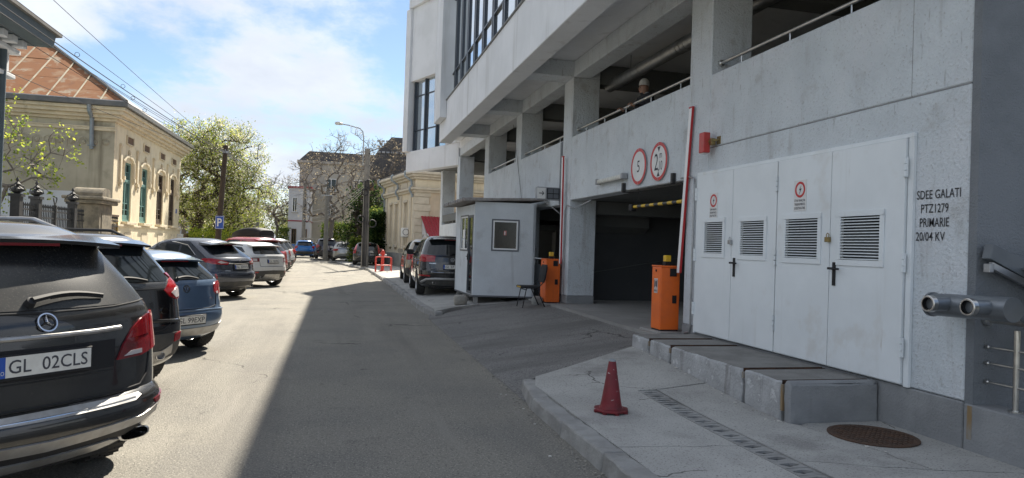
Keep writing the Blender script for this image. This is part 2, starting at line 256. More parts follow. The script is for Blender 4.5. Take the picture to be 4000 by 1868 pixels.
# ------------------------------------------------------------------ mesh helpers
def rootloc(p):
    if p is None: return Vector((0, 0, 0))
    v = Vector(p.location)
    while p.parent: p = p.parent; v += Vector(p.location)
    return v
def tag(o, label=None, cat=None, group=None, kind=None):
    if label: o['label'] = label
    if cat: o['category'] = cat
    if group: o['group'] = group
    if kind: o['kind'] = kind
    return o
def thing(name, label, cat, loc=(0, 0, 0), group=None, rz=0.0):
    o = bpy.data.objects.new(name, None); COL.objects.link(o); o.location = loc; o.rotation_euler = (0, 0, rz); o.empty_display_size = 0.2
    return tag(o, label, cat, group)
class MB:
    def __init__(s): s.v = []; s.f = []; s.mi = []
    def add(s, v, f, mi=0):
        k = len(s.v); s.v += [tuple(p) for p in v]; s.f += [tuple(i + k for i in q) for q in f]; s.mi += [mi] * len(f); return s
    def box(s, x0, x1, y0, y1, z0, z1, mi=0):
        v = [(x, y, z) for z in (z0, z1) for y in (y0, y1) for x in (x0, x1)]
        return s.add(v, [(0, 2, 3, 1), (4, 5, 7, 6), (0, 1, 5, 4), (2, 6, 7, 3), (0, 4, 6, 2), (1, 3, 7, 5)], mi)
    def hexa(s, b, t, mi=0):
        """bottom quad (ccw from above) and top quad"""
        return s.add(list(b) + list(t), [(3, 2, 1, 0), (4, 5, 6, 7)] + [(i, (i + 1) % 4, 4 + (i + 1) % 4, 4 + i) for i in range(4)], mi)
    def prism(s, poly, O, u, v, w, mi=0):
        """polygon in (u,v), extruded by vector w"""
        O, u, v, w = map(Vector, (O, u, v, w)); n = len(poly)
        a = [O + u * p[0] + v * p[1] for p in poly]; b = [q + w for q in a]
        flip = (u.cross(v)).dot(w) * sum(poly[i][0] * poly[(i + 1) % n][1] - poly[(i + 1) % n][0] * poly[i][1] for i in range(n)) < 0
        F = [tuple(range(n - 1, -1, -1)), tuple(range(n, 2 * n))] + [(i, (i + 1) % n, n + (i + 1) % n, n + i) for i in range(n)]
        if flip: F = [tuple(reversed(q)) for q in F]
        return s.add(a + b, F, mi)
    def tube(s, pts, r, n=8, mi=0, closed=False):
        P = [Vector(p) for p in pts]; m = len(P); rr = r if isinstance(r, (list, tuple)) else [r] * m
        T = []
        for i in range(m):
            a = P[(i - 1) % m] if (closed or i > 0) else P[i]; b = P[(i + 1) % m] if (closed or i < m - 1) else P[i]
            d = b - a; T.append(d.normalized() if d.length > 1e-9 else Vector((0, 0, 1)))
        nrm = T[0].orthogonal().normalized(); V = []
        for i in range(m):
            nrm = (nrm - T[i] * nrm.dot(T[i])); nrm = nrm.normalized() if nrm.length > 1e-6 else T[i].orthogonal().normalized()
            bn = T[i].cross(nrm)
            for k in range(n):
                a = 2 * math.pi * k / n; V.append(P[i] + (nrm * math.cos(a) + bn * math.sin(a)) * rr[i])
        F = []
        for i in range(m if closed else m - 1):
            j = (i + 1) % m
            for k in range(n): F.append((i * n + k, i * n + (k + 1) % n, j * n + (k + 1) % n, j * n + k))
        if not closed: F += [tuple(range(n - 1, -1, -1)), tuple(range((m - 1) * n, m * n))]
        return s.add(V, F, mi)
    def cyl(s, a, b, r, n=16, mi=0, r2=None): return s.tube([a, b], [r, r if r2 is None else r2], n, mi)
    def lathe(s, prof, O, axis=(0, 0, 1), n=24, mi=0, caps=True):
        O = Vector(O); A = Vector(axis).normalized(); u = A.orthogonal().normalized(); w = A.cross(u); V = []
        for r, h in prof:
            for k in range(n):
                a = 2 * math.pi * k / n; V.append(O + A * h + (u * math.cos(a) + w * math.sin(a)) * r)
        F = []
        for i in range(len(prof) - 1):
            for k in range(n): F.append((i * n + k, i * n + (k + 1) % n, (i + 1) * n + (k + 1) % n, (i + 1) * n + k))
        if caps: F += [tuple(range(n - 1, -1, -1)), tuple(range((len(prof) - 1) * n, len(prof) * n))]
        return s.add(V, F, mi)
    def build(s, name, m, parent=None, smooth=False, bevel=0.0, local=False, seg=1, ang=35):
        off = Vector((0, 0, 0)) if local else rootloc(parent)
        me = bpy.data.meshes.new(name); me.from_pydata([(p[0] - off[0], p[1] - off[1], p[2] - off[2]) for p in s.v], [], s.f)
        for x in (m if isinstance(m, (list, tuple)) else [m]): me.materials.append(M[x])
        if isinstance(m, (list, tuple)) and len(m) > 1: me.polygons.foreach_set('material_index', s.mi)
        if bevel:
            bm = bmesh.new(); bm.from_mesh(me); bmesh.ops.remove_doubles(bm, verts=bm.verts, dist=1e-5)
            ed = [e for e in bm.edges if len(e.link_faces) == 2 and e.calc_face_angle(0) > R(30)]
            bmesh.ops.bevel(bm, geom=ed, offset=bevel, segments=seg, affect='EDGES', clamp_overlap=True, profile=0.5)
            bm.to_mesh(me); bm.free()
        me.update()
        if smooth:
            me.polygons.foreach_set('use_smooth', [True] * len(me.polygons))
            try: me.set_sharp_from_angle(angle=R(ang))
            except Exception: pass
        o = bpy.data.objects.new(name, me); COL.objects.link(o); o.parent = parent; return o
def inst(o, parent, loc=(0, 0, 0), name=None):
    c = o.copy(); COL.objects.link(c); c.parent = parent; c.location = loc
    return c
def one(name, label, cat, mb, m, group=None, **k):
    """a thing that is a single mesh, its origin at its base"""
    xs = np.array(mb.v); b = Vector(((xs[:, 0].min() + xs[:, 0].max()) / 2, (xs[:, 1].min() + xs[:, 1].max()) / 2, xs[:, 2].min()))
    mb.v = [(p[0] - b[0], p[1] - b[1], p[2] - b[2]) for p in mb.v]
    o = mb.build(name, m, None, **k); o.location = b; return tag(o, label, cat, group)
def text(body, O, r, u, w, h, m, parent, name='lettering', depth=0.0015, bold=0.0, local=False, align='C', keep=False):
    """lettering scaled to w x h metres, centred (or left) at O, along r (right) and u (up)"""
    c = bpy.data.curves.new('t', 'FONT'); c.body = body; c.size = 1.0; c.extrude = 0.0; c.offset = bold; c.resolution_u = 3
    to = bpy.data.objects.new('t', c); COL.objects.link(to)
    me = bpy.data.meshes.new_from_object(to); bpy.data.objects.remove(to); bpy.data.curves.remove(c)
    n = len(me.vertices); co = np.empty(n * 3); me.vertices.foreach_get('co', co); co = co.reshape(-1, 3)
    lo, hi = co.min(0), co.max(0); sx = w / (hi[0] - lo[0]); sy = h / (hi[1] - lo[1]) if h else sx
    if keep: sx = sy
    r = Vector(r).normalized(); u = Vector(u).normalized(); nn = r.cross(u); O = Vector(O)
    off = Vector((0, 0, 0)) if local else rootloc(parent)
    cxx = (lo[0] + hi[0]) / 2 if align == 'C' else lo[0]
    V = [O + r * ((p[0] - cxx) * sx) + u * ((p[1] - (lo[1] + hi[1]) / 2) * sy) + nn * depth - off for p in co]
    me.vertices.foreach_set('co', np.array(V, dtype=float).ravel()); me.update(); me.materials.clear(); me.materials.append(M[m])
    me.name = name; o = bpy.data.objects.new(name, me); COL.objects.link(o); o.parent = parent; return o
def disc(r, n=32): return [(r * math.cos(2 * math.pi * i / n), r * math.sin(2 * math.pi * i / n)) for i in range(n)]
def ringmesh(mb, r0, r1, O, u, v, w, n=36, mi=0):
    O, u, v, w = map(Vector, (O, u, v, w)); V = []
    for k in range(n):
        a = 2 * math.pi * k / n; d = u * math.cos(a) + v * math.sin(a); V += [O + d * r0, O + d * r1, O + d * r1 + w, O + d * r0 + w]
    F = []
    for k in range(n):
        j = (k + 1) % n
        for q in range(4): F.append((k * 4 + q, k * 4 + (q + 1) % 4, j * 4 + (q + 1) % 4, j * 4 + q))
    return mb.add(V, F, mi)
def cdt(poly, step, inner=True):
    """triangulate a 2D polygon with interior grid points; returns pts, tris, boundary loop"""
    P = []
    n = len(poly)
    for i in range(n):
        a, b = poly[i], poly[(i + 1) % n]; k = max(1, int(math.ceil(math.dist(a, b) / step)))
        P += [(a[0] + (b[0] - a[0]) * t / k, a[1] + (b[1] - a[1]) * t / k) for t in range(k)]
    nb = len(P); Q = [Vector(p) for p in P]
    if inner:
        xs = [p[0] for p in P]; ys = [p[1] for p in P]; A = np.array(P)
        for x in np.arange(min(xs) + step / 2, max(xs), step):
            for y in np.arange(min(ys) + step / 2, max(ys), step):
                if np.min(np.hypot(A[:, 0] - x, A[:, 1] - y)) > step * 0.45: Q.append(Vector((x, y)))
    r = delaunay_2d_cdt(Q, [], [list(range(nb))], 1, 1e-6)
    use = sorted({i for f in r[2] for i in f}); ix = {a: b for b, a in enumerate(use)}
    return [tuple(r[0][i]) for i in use], [tuple(ix[i] for i in f) for f in r[2]], P
# ------------------------------------------------------------------ ground
def sheet(name, poly, zf, m, step=0.5, parent=None, thick=0.0, kind='structure', inner=True):
    pts, tris, _ = cdt(poly, step, inner)
    V = [(p[0], p[1], zf(p[0], p[1])) for p in pts]; F = []
    for t in tris:
        a, b, c = (V[i] for i in t[:3])
        F.append(t if (b[0] - a[0]) * (c[1] - a[1]) - (b[1] - a[1]) * (c[0] - a[0]) > 0 else tuple(reversed(t)))
    if thick:
        E_ = {}
        for t in F:
            for i in range(3):
                e = (t[i], t[(i + 1) % 3]); E_[e] = 1
        k = len(V); V += [(p[0], p[1], p[2] - thick) for p in V]
        F = list(F) + [(b, a, a + k, b + k) for (a, b) in E_ if (b, a) not in E_]
    mb = MB().add(V, F); o = mb.build(name, m, parent, smooth=False)
    if kind and parent is None: o['kind'] = kind
    return o
def sm(t): t = min(max(t, 0), 1); return t * t * (3 - 2 * t)
def z_near(x, y): return 0.13 + 0.19 * sm((y - 5.6) / 3.6) * min(1, max(0, (x - 2) / 2))
def z_drive(x, y): return 0.42 * min(1, max(0, (x - 2.0) / 3.0)) + 0.004
def z_far(x, y): return 0.13 + 0.24 * min(1, max(0, (x - 2.1) / 2.9)) * sm((46 - y) / 8)
mb = MB(); mb.add([(-1500, -300, -0.03), (1500, -300, -0.03), (1500, 3000, -0.03), (-1500, 3000, -0.03)], [(0, 1, 2, 3)])
tag(mb.build('ground', 'ground'), kind='structure')
# kerb lines
KN = [(2.0, -6.0), (2.0, 1.0), (1.98, 4.0), (1.97, 6.6), (2.0, 7.5), (2.12, 7.95)]
KF = [(2.2, 15.95), (2.07, 16.6), (2.02, 18), (2.0, 25), (1.88, 33), (1.72, 40.2)]
KG = [(1.45, 42.6), (1.25, 44.5), (0.75, 47.0), (0.35, 50), (-0.1, 55), (-1.0, 64), (-2.4, 80), (-4.6, 110), (-9, 160)]
road = [(-6.8, -8), (2.4, -8), (2.4, 16.0), (2.35, 41), (1.9, 42.6), (1.2, 47), (0.4, 55), (-0.6, 64), (-2.0, 80), (-4.2, 110), (-8.6, 160), (-14, 160), (-10.5, 110), (-8.2, 70), (-6.8, 50)]
sheet('road', road, lambda x, y: 0.0, 'asphalt', step=6.0, inner=False)
from mathutils import noise as mnoise
def roughen(o, cuts, amp, sc):
    bm = bmesh.new(); bm.from_mesh(o.data); bmesh.ops.triangulate(bm, faces=bm.faces)
    for _ in range(cuts):
        ed = [e for e in bm.edges if e.calc_length() > .07]
        if ed: bmesh.ops.subdivide_edges(bm, edges=ed, cuts=1, use_grid_fill=True); bmesh.ops.triangulate(bm, faces=bm.faces)
    for v in bm.verts:
        p = Vector(v.co) + rootloc(o.parent); v.co += mnoise.noise_vector(p * sc) * amp + mnoise.noise_vector(p * sc * 3.1) * amp * .5
    bm.to_mesh(o.data); bm.free(); o.data.polygons.foreach_set('use_smooth', [True] * len(o.data.polygons)); o.data.set_sharp_from_angle(angle=R(40))
def kerbline(pts, w=0.17, h=0.13, ln_=1.0, z0f=None, name='kerb'):
    root = bpy.data.objects.new(name, None); COL.objects.link(root); root['kind'] = 'structure'; root.location = (pts[0][0], pts[0][1], 0)
    P = [Vector((p[0], p[1], 0)) for p in pts]; d = 0; segs = []
    tot = sum((P[i + 1] - P[i]).length for i in range(len(P) - 1))
    def at(s):
        for i in range(len(P) - 1):
            L_ = (P[i + 1] - P[i]).length
            if s <= L_ or i == len(P) - 2: return P[i].lerp(P[i + 1], s / L_)
            s -= L_
    n = max(1, round(tot / ln_))
    for i in range(n):
        a = at(tot * i / n); b = at(tot * (i + 1) / n); t = (b - a).normalized(); r = Vector((t.y, -t.x, 0)); a = a + t * 0.006; b = b - t * 0.006
        dz = random.uniform(-0.008, 0.008); dx = random.uniform(-0.008, 0.008)
        mbk = MB()
        lo = [a - r * (0.03 + dx) + Vector((0, 0, -0.05)), a + r * w + Vector((0, 0, -0.05)), b + r * w + Vector((0, 0, -0.05)), b - r * (0.03 + dx) + Vector((0, 0, -0.05))]
        hi = [a + r * dx + Vector((0, 0, h + dz)), a + r * w + Vector((0, 0, h + dz + 0.003)), b + r * w + Vector((0, 0, h + dz + 0.003)), b + r * dx + Vector((0, 0, h + dz))]
        mbk.hexa(lo, hi); ks = mbk.build('kerb_stone', 'kerb', root, bevel=0.012, seg=1, smooth=True, ang=50)
        if a.y < 22: roughen(ks, 4, .012, 6.0)
    return root
kerbline(KN); kerbline(KF); kerbline(KG, ln_=1.6)
# driveway up into the garage
sheet('driveway', [(1.99, 7.3), (2.3, 8.0), (4.1, 9.1), (5.0, 9.3), (5.0, 17.6), (3.4, 17.6), (2.5, 17.0), (2.12, 16.4), (1.99, 15.6)], z_drive, 'asphalt_dark', step=0.6)
# bed below the near pavement (shows only in the joints)
sheet('pavement_bed', [(2.1, -6), (5.05, -6), (5.05, 9.2), (4.03, 9.22), (2.2, 7.95), (2.1, 7.5)], lambda x, y: z_near(x, y) - 0.03, 'black_matte', step=0.6)
# near pavement: cast slabs separated by joints and cracks
pav = bpy.data.objects.new('pavement', None); COL.objects.link(pav); pav['kind'] = 'structure'; pav.location = (3, 3, 0.1)
def wob(a, b, n=8, amp=0.03, seed=1):
    rr = random.Random(seed); d = (b[0] - a[0], b[1] - a[1]); L_ = math.hypot(*d); nx, ny = -d[1] / L_, d[0] / L_
    return [a] + [(a[0] + d[0] * t / n + nx * (o := rr.uniform(-amp, amp)), a[1] + d[1] * t / n + ny * o) for t in range(1, n)] + [b]
def shrink(poly, e):
    n = len(poly); A = sum(poly[i][0] * poly[(i + 1) % n][1] - poly[(i + 1) % n][0] * poly[i][1] for i in range(n)); s = 1 if A > 0 else -1; out = []
    for i in range(n):
        p0, p1, p2 = poly[i - 1], poly[i], poly[(i + 1) % n]
        d1 = Vector((p1[0] - p0[0], p1[1] - p0[1])).normalized(); d2 = Vector((p2[0] - p1[0], p2[1] - p1[1])).normalized()
        n1 = Vector((-d1.y, d1.x)) * s; n2 = Vector((-d2.y, d2.x)) * s; m_ = (n1 + n2); m_ = m_ / max(0.5, m_.length_squared / 2) 
        out.append((p1[0] + m_.x * e, p1[1] + m_.y * e))
    return out
dl = lambda y: 3.15
dr = lambda y: 3.37
j1 = wob((2.15, 5.14), (dl(5.05), 5.05), 10, 0.012, 3)
j2 = wob((2.15, 1.6), (dl(1.6), 1.6), 8, 0.015, 4)
crk = wob((4.10, 5.60), (4.27, 4.28), 9, 0.025, 5)                     # crack beside the manhole
crk2 = wob((dr(4.45), 4.62), (4.27, 4.28), 8, 0.02, 6)
crk3 = wob((4.27, 4.28), (5.0, 4.1), 6, 0.02, 8)
slabs = [
    [(2.15, 7.5), *j1, (dl(7.0), 7.0), (dl(7.0) + 0.02, 7.02), (dr(7.0) + 0.02, 7.02), (4.03, 5.67 + 1.5), (4.03, 9.2), (2.28, 7.97)],
    [*reversed(j1), *j2, (dl(1.6), 1.6)][:len(j1) + len(j2)],
    [*reversed(j2), (2.15, -6), (dl(-6), -6)],
    [(dr(7.0), 7.0), *[(dr(y), y) for y in (6.4, 5.8, 5.2)], *crk2, *reversed(crk), (4.03, 5.68), (4.03, 7.15)],
    [*crk, *crk3, (5.0, 5.66), (4.2, 5.66)],
    [*reversed(crk3), *reversed(crk2), (dr(4.4), 4.4), (dr(-6), -6), (5.0, -6)],
]
for sp in slabs: sheet('pavement_slab', shrink(sp, 0.007), z_near, 'concrete_walk', step=0.4, parent=pav, thick=0.05)
# drain channel with hexagonal-slot covers
mbd = MB()
ch = sheet('drain_channel', [(dl(7.0), 7.0), (dr(7.0), 7.0), (dr(-2), -2), (dl(-2), -2)], lambda x, y: z_near(x, y) - 0.028, 'black_matte', step=0.6, parent=pav)
y = 6.93
while y > 1.2:
    c = (dl(y) + dr(y)) / 2; hw = 0.10; hl = 0.074; zc = z_near(c, y) - 0.004 + random.uniform(-0.003, 0.002); q = MB()
    # slab with hexagonal opening: ring of quads
    ou = [(c - hw, y - hl), (c, y - hl), (c + hw, y - hl), (c + hw, y + hl), (c, y + hl), (c - hw, y + hl)]
    a = 0.048; iu = [(c - 0.078, y - 0.004), (c - 0.03, y - a), (c + 0.074, y - 0.02), (c + 0.078, y + 0.004), (c + 0.03, y + a * 0.8), (c - 0.074, y + 0.02)]
    V = [(p[0], p[1], zc) for p in ou] + [(p[0], p[1], zc) for p in iu] + [(p[0], p[1], zc - 0.03) for p in ou] + [(p[0], p[1], zc - 0.022) for p in iu]
    F = []
    for i in range(6):
        j = (i + 1) % 6; F += [(i, j, 6 + j, 6 + i), (i, 12 + i, 12 + j, j), (6 + i, 6 + j, 18 + j, 18 + i)]
    q.add(V, F); q.build('drain_cover', 'kerb', pav)
    y -= 0.158
for s_ in (0, 1):
    f_ = dl if s_ == 0 else dr
    MB().tube([(f_(yy), yy, z_near(f_(yy), yy) - 0.002) for yy in np.linspace(7.0, -2, 20)], 0.008, 4).build('drain_edge', 'kerb', pav)
# manhole cover
mh = MB(); mz = 0.134
mh.lathe([(0.36, 0.0), (0.36, 0.010), (0.33, 0.012), (0.325, 0.007), (0.0, 0.007)], (4.50, 5.17, mz - 0.002), n=48, caps=False)
for i in range(-6, 7):
    for j in range(-6, 7):
        if math.hypot(i, j) < 6.1: mh.box(4.50 + i * .05 - .016, 4.50 + i * .05 + .016, 5.17 + j * .05 - .016, 5.17 + j * .05 + .016, mz + 0.003, mz + 0.010)
one('manhole_cover', 'round rusty manhole cover set in the concrete pavement beside the plinth wall', 'manhole cover', mh, 'manhole')
# far pavement on the right, beyond the driveway
sheet('far_pavement', [(2.2, 16.05), (2.6, 16.45), (3.4, 16.95), (5.3, 16.6), (5.3, 45), (4.6, 46), (3.0, 62), (1.0, 80), (-1.5, 112), (-5.5, 160), (-8.8, 160), (-4.45, 110), (-2.25, 80), (-0.85, 64), (0.05, 55), (0.5, 50), (0.9, 47), (1.4, 44.5), (1.6, 42.6), (1.85, 40.2), (2.03, 33), (2.15, 25), (2.17, 18), (2.22, 16.6)], z_far, 'concrete_walk', step=0.9, thick=0.2)
sheet('yard_right', [(5.25, 16.6), (30, 16.6), (30, 60), (5.0, 60), (5.25, 45)], lambda x, y: 0.365 if y < 36 else 0.2, 'asphalt_dark', step=5, inner=False)
# left pavement behind the parked cars
mb = MB(); mb.box(-9.6, -6.8, -8, 62, -0.03, 0.12); tag(mb.build('left_pavement', 'concrete_walk'), kind='structure')
# litter crumbs at the foot of the platform and kerb
rl = random.Random(5)
lit = MB()
for i in range(36):
    t = rl.random(); x = 4.0 - abs(rl.gauss(0, 0.05)); y = 5.7 + 3.4 * t; s_ = rl.uniform(.004, .014)
    if i > 22: x = 1.9 - abs(rl.gauss(0, 0.1)); y = rl.uniform(4, 8)
    if i > 30: x = rl.uniform(3.9, 4.3); y = rl.uniform(4.3, 5.5)
    z = (z_near(x, y) if x > 2 else 0.0) + 0.002
    lit.box(x - s_, x + s_, y - s_ * .6, y + s_ * .6, z, z + s_ * .7)
tag(lit.build('litter_crumbs', 'litter'), 'small pale crumbs of plaster and litter on the pavement', 'litter', kind='stuff')
# grit washed into the gutter along the near kerb
gr = MB(); rg_ = random.Random(9)
for i in range(420):
    y = rg_.uniform(2.5, 15.5); xk = float(np.interp(y, [k[1] for k in KN], [k[0] for k in KN])) if y < 7.9 else 2.1 
    x = xk - .03 - abs(rg_.gauss(0, .10)); s_ = rg_.uniform(.003, .010); gr.box(x - s_, x + s_, y - s_, y + s_, .0005, s_ * 1.2)
tag(gr.build('gutter_grit', 'stone'), 'fine grit lying in the gutter along the kerb', 'grit', kind='stuff')
# ------------------------------------------------------------------ parking building
WX = 5.0
PB = thing('parking_building', 'grey rendered multi-storey parking building with open decks and glazed upper floor', 'building', (10, 15, 0))
def pb(name, m, *boxes, parent=PB, bevel=0.012):
    q = MB()
    for b in boxes: q.box(*b)
    return q.build(name, m, parent, bevel=bevel)
COLS = [(9.0, 9.62), (15.1, 15.73), (19.69, 20.31), (24.2, 24.88), (30.3, 30.95), (35.4, 36.05)]
# solid bay with the steel doors (from the corner to column 2)
pb('wall', 'stucco', (5.0, 5.3, 4.75, 9.0, 0.51, 3.117))
pb('wall', 'stucco', (5.0, 5.3, 4.75, 9.0, 3.123, 4.15))
pb('joint_line', 'plinth', (5.006, 5.2, 4.76, 9.0, 3.113, 3.127), bevel=0)
pb('joint_line', 'plinth', (4.9985, 5.2, 5.377, 5.383, 3.127, 4.15), bevel=0)
pb('plinth', 'plinth', (4.99, 5.3, 4.75, 9.0, -0.1, 0.505))
for i, (a, b) in enumerate(COLS):
    top = 5.49
    pb('column', 'stucco', (5.0, 5.63, a, b, 0.60, top))
    pb('column_base', 'plinth', (4.99, 5.64, a - 0.01, b + 0.01, 0.0, 0.598))
# spandrel walls of the first deck, a gap between bays
SP = [(9.62, 15.1, 2.73), (15.73, 19.69, 2.66), (20.31, 24.2, 0.5)]
for a, b, z0 in SP: pb('spandrel', 'stucco', (5.003, 5.32, a + 0.002, b - 0.002, z0, 4.15))
pb('joint_strip', 'stucco_grey', (4.985, 5.0, 15.745, 15.87, 2.66, 4.12), bevel=0)
pb('spandrel', 'stucco', (5.0, 5.3, 30.95, 35.4, 0.2, 2.62))
# perimeter beams and cantilever beams, deck slab
for (a, b), (c, d) in zip(COLS[:-1], COLS[1:]): pb('edge_beam', 'stucco', (5.0, 5.40, b + 0.002, c - 0.002, 5.49, 5.85))
pb('edge_beam', 'stucco', (5.0, 5.40, 4.76, 8.998, 5.49, 5.85))
for a, b in COLS[:4]: pb('cantilever_beam', 'stucco', (3.83, 5.63, a, b, 5.492, 5.85))
pb('deck_slab', 'render_smooth', (3.83, 24, 4.78, 25.3, 5.852, 6.15))
pb('deck_slab', 'render_smooth', (5.0, 24, 25.3, 36.0, 5.852, 6.15))
pb('fascia', 'render_smooth', (3.40, 3.828, 4.75, 25.34, 5.28, 6.50))
pb('sill', 'plinth', (3.36, 3.9, 4.8, 23.9, 6.502, 6.53), bevel=0.004)
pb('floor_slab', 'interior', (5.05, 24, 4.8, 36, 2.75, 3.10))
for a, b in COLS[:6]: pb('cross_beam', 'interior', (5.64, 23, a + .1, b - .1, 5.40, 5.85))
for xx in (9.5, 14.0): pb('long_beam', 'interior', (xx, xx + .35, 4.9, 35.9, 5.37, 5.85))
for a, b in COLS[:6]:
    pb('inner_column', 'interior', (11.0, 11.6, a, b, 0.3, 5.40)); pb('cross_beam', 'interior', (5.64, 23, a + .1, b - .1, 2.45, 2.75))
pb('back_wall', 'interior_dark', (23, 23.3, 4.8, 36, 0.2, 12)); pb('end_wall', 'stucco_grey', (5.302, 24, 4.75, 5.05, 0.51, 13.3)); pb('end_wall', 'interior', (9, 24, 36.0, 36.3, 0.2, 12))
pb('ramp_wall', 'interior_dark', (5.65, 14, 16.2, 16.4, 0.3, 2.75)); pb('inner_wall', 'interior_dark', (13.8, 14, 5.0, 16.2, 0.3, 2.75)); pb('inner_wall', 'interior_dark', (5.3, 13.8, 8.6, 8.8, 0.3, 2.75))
q = MB(); q.prism([(5.65, 1.02), (13.8, 2.5), (13.8, 2.52), (5.65, 1.04)], (0, 16.19, 0), (1, 0, 0), (0, 0, 1), (0, -0.02, 0)); q.build('ramp_kerb', 'interior', PB)
pb('garage_floor', 'floor_concrete', (5.0, 24, 8.9, 36, 0.2, 0.425), bevel=0)
pb('garage_apron', 'floor_concrete', (4.6, 5.0, 9.7, 15.0, 0.2, 0.424), bevel=0)
# stair behind the second opening
q = MB(); q.prism([(0, 2.54), (3.6, 0.9), (3.6, 0.45), (0, 2.2)], (5.9, 15.9, 0), (0, 1, 0), (0, 0, 1), (1.4, 0, 0)); q.build('stair_flight', 'interior', PB)
pb('low_wall', 'stucco', (4.98, 5.2, 16.3, 19.68, 0.3, 1.21))
pb('low_wall_base', 'plinth', (4.97, 5.21, 16.3, 19.68, 0.2, 0.62))
pb('barrier_plinth', 'kerb', (4.55, 5.0, 15.2, 16.7, 0.2, 0.40)); pb('barrier_plinth', 'kerb', (4.66, 5.2, 9.66, 10.4, 0.2, 0.455))
# upper floor: glazed wall with double mullions
GX = 3.62
mull = [24.55, 23.25, 22.1, 21.0, 19.85, 18.6, 17.35, 16.15, 14.9, 13.6, 12.3, 11.0, 9.7, 8.4, 7.1, 5.8]
for i, yy in enumerate(mull):
    yc = yy - 0.02
    q = MB(); q.box(GX - 0.055, GX + 0.02, yc - 0.135, yc - 0.035, 6.53, 12.4); q.box(GX - 0.055, GX + 0.02, yc + 0.035, yc + 0.135, 6.53, 12.4); q.box(GX - 0.025, GX + 0.02, yc - 0.035, yc + 0.035, 6.53, 12.4)
    q.build('mullion', 'mullion', PB)
    if i + 1 < len(mull):
        y0, y1 = mull[i + 1] + 0.115, yc - 0.135
        for z0, z1 in ((6.53, 7.38), (7.42, 9.9), (9.94, 12.4)):
            p = pb('pane', 'glass_mirror', (GX - 0.01 + random.uniform(-.004, .004), GX + 0.015, y0, y1, z0, z1), bevel=0)
        pb('transom', 'mullion', (GX - 0.06, GX + 0.018, y0, y1, 7.38, 7.42), bevel=0); pb('transom', 'mullion', (GX - 0.06, GX + 0.018, y0, y1, 9.9, 9.94), bevel=0)
pb('upper_wall', 'render_smooth', (3.45, 24, 4.9, 24.66, 12.4, 13.3))
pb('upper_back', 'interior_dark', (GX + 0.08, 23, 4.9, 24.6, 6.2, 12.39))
pb('side_panel', 'render_smooth', (3.17, 4.2, 23.75, 25.2, 6.53, 13.3), (3.17, 3.395, 23.75, 25.2, 5.92, 6.53))
pb('upper_block', 'render_smooth', (4.2, 24, 24.7, 30.4, 6.15, 13.3))
q = MB(); q.prism([(3.5, 4.9), (24, 4.9), (24, 36.2), (5.0, 36.2), (3.1, 35.7), (3.42, 34.2)], (0, 0, 14.0), (1, 0, 0), (0, 1, 0), (0, 0, 0.35)); q.build('unseen_roof_slab', 'render_smooth', PB)  # added above the view, outline shaped to cast a straight shadow edge on the road
pb('roof_wall', 'render_smooth', (4.6, 24, 5.0, 31.5, 13.31, 13.99))
# angled wing beyond
A0 = Vector((3.04, 35.2, 0)); A1 = Vector((4.92, 30.55, 0)); wd = (A1 - A0).normalized(); wn = Vector((wd.y, -wd.x, 0))
if wn.x > 0: wn = -wn                                    # points to the street
def wing(name, m, s0, s1, d0, d1, z0, z1, bevel=0.012):
    """s along the wing front from its far corner, d depth behind the front"""
    c = [A0 + wd * s0 - wn * d0, A0 + wd * s1 - wn * d0, A0 + wd * s1 - wn * d1, A0 + wd * s0 - wn * d1]
    if ((c[1] - c[0]).cross(c[2] - c[1])).z < 0: c.reverse()
    q = MB().hexa([v + Vector((0, 0, z0)) for v in c], [v + Vector((0, 0, z1)) for v in c]); return q.build(name, m, PB, bevel=bevel)
LW = (A1 - A0).length
wing('wing_fascia', 'render_smooth', 0.06, LW - 0.02, 0.06, 0.5, 5.13, 6.12)
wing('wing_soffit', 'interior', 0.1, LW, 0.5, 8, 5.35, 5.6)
wing('wing_pier', 'render_smooth', -0.05, 0.42, -0.12, 3.0, 6.12, 13.1)
wing('wing_wall', 'render_smooth', 0.42, LW + 1.4, 0.0, 3.0, 9.52, 13.1)
wing('wing_cap', 'render_smooth', 0.25, LW + 1.4, -0.15, 3.0, 13.1, 14.0)
wing('wing_wall', 'render_smooth', 3.9, LW + 1.4, 0.0, 0.5, 6.12, 9.52)
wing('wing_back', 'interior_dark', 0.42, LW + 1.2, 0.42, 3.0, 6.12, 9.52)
wins = [0.50, 1.55, 2.70, 3.85]
for i in range(4): wing('mullion', 'mullion', wins[i], wins[i] + 0.09, 0.16, 0.32, 6.125, 9.515, bevel=0)
for i in range(3):
    for z0, z1 in ((6.125, 7.10), (7.15, 8.78), (8.83, 9.515)): wing('pane', 'glass_mirror', wins[i] + 0.09, wins[i + 1], 0.26, 0.29, z0, z1, bevel=0)
    wing('transom', 'mullion', wins[i] + 0.09, wins[i + 1], 0.22, 0.285, 7.10, 7.15, bevel=0); wing('transom', 'mullion', wins[i] + 0.09, wins[i + 1], 0.22, 0.285, 8.78, 8.83, bevel=0)
# recess right of the corner: side wall, low stair wall, awning
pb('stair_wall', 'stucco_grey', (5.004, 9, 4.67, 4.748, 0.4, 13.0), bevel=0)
pb('stair_low_wall', 'plinth', (4.985, 5.24, -2.0, 4.74, -0.1, 0.50)); pb('stair_landing', 'plinth', (5.242, 9, -2.0, 4.65, -0.1, 0.40), bevel=0)
q = MB(); q.box(4.9825, 4.9845, 4.655, 4.70, 0.22, 0.49); q.build('rust_stain', 'rust_stain', PB)
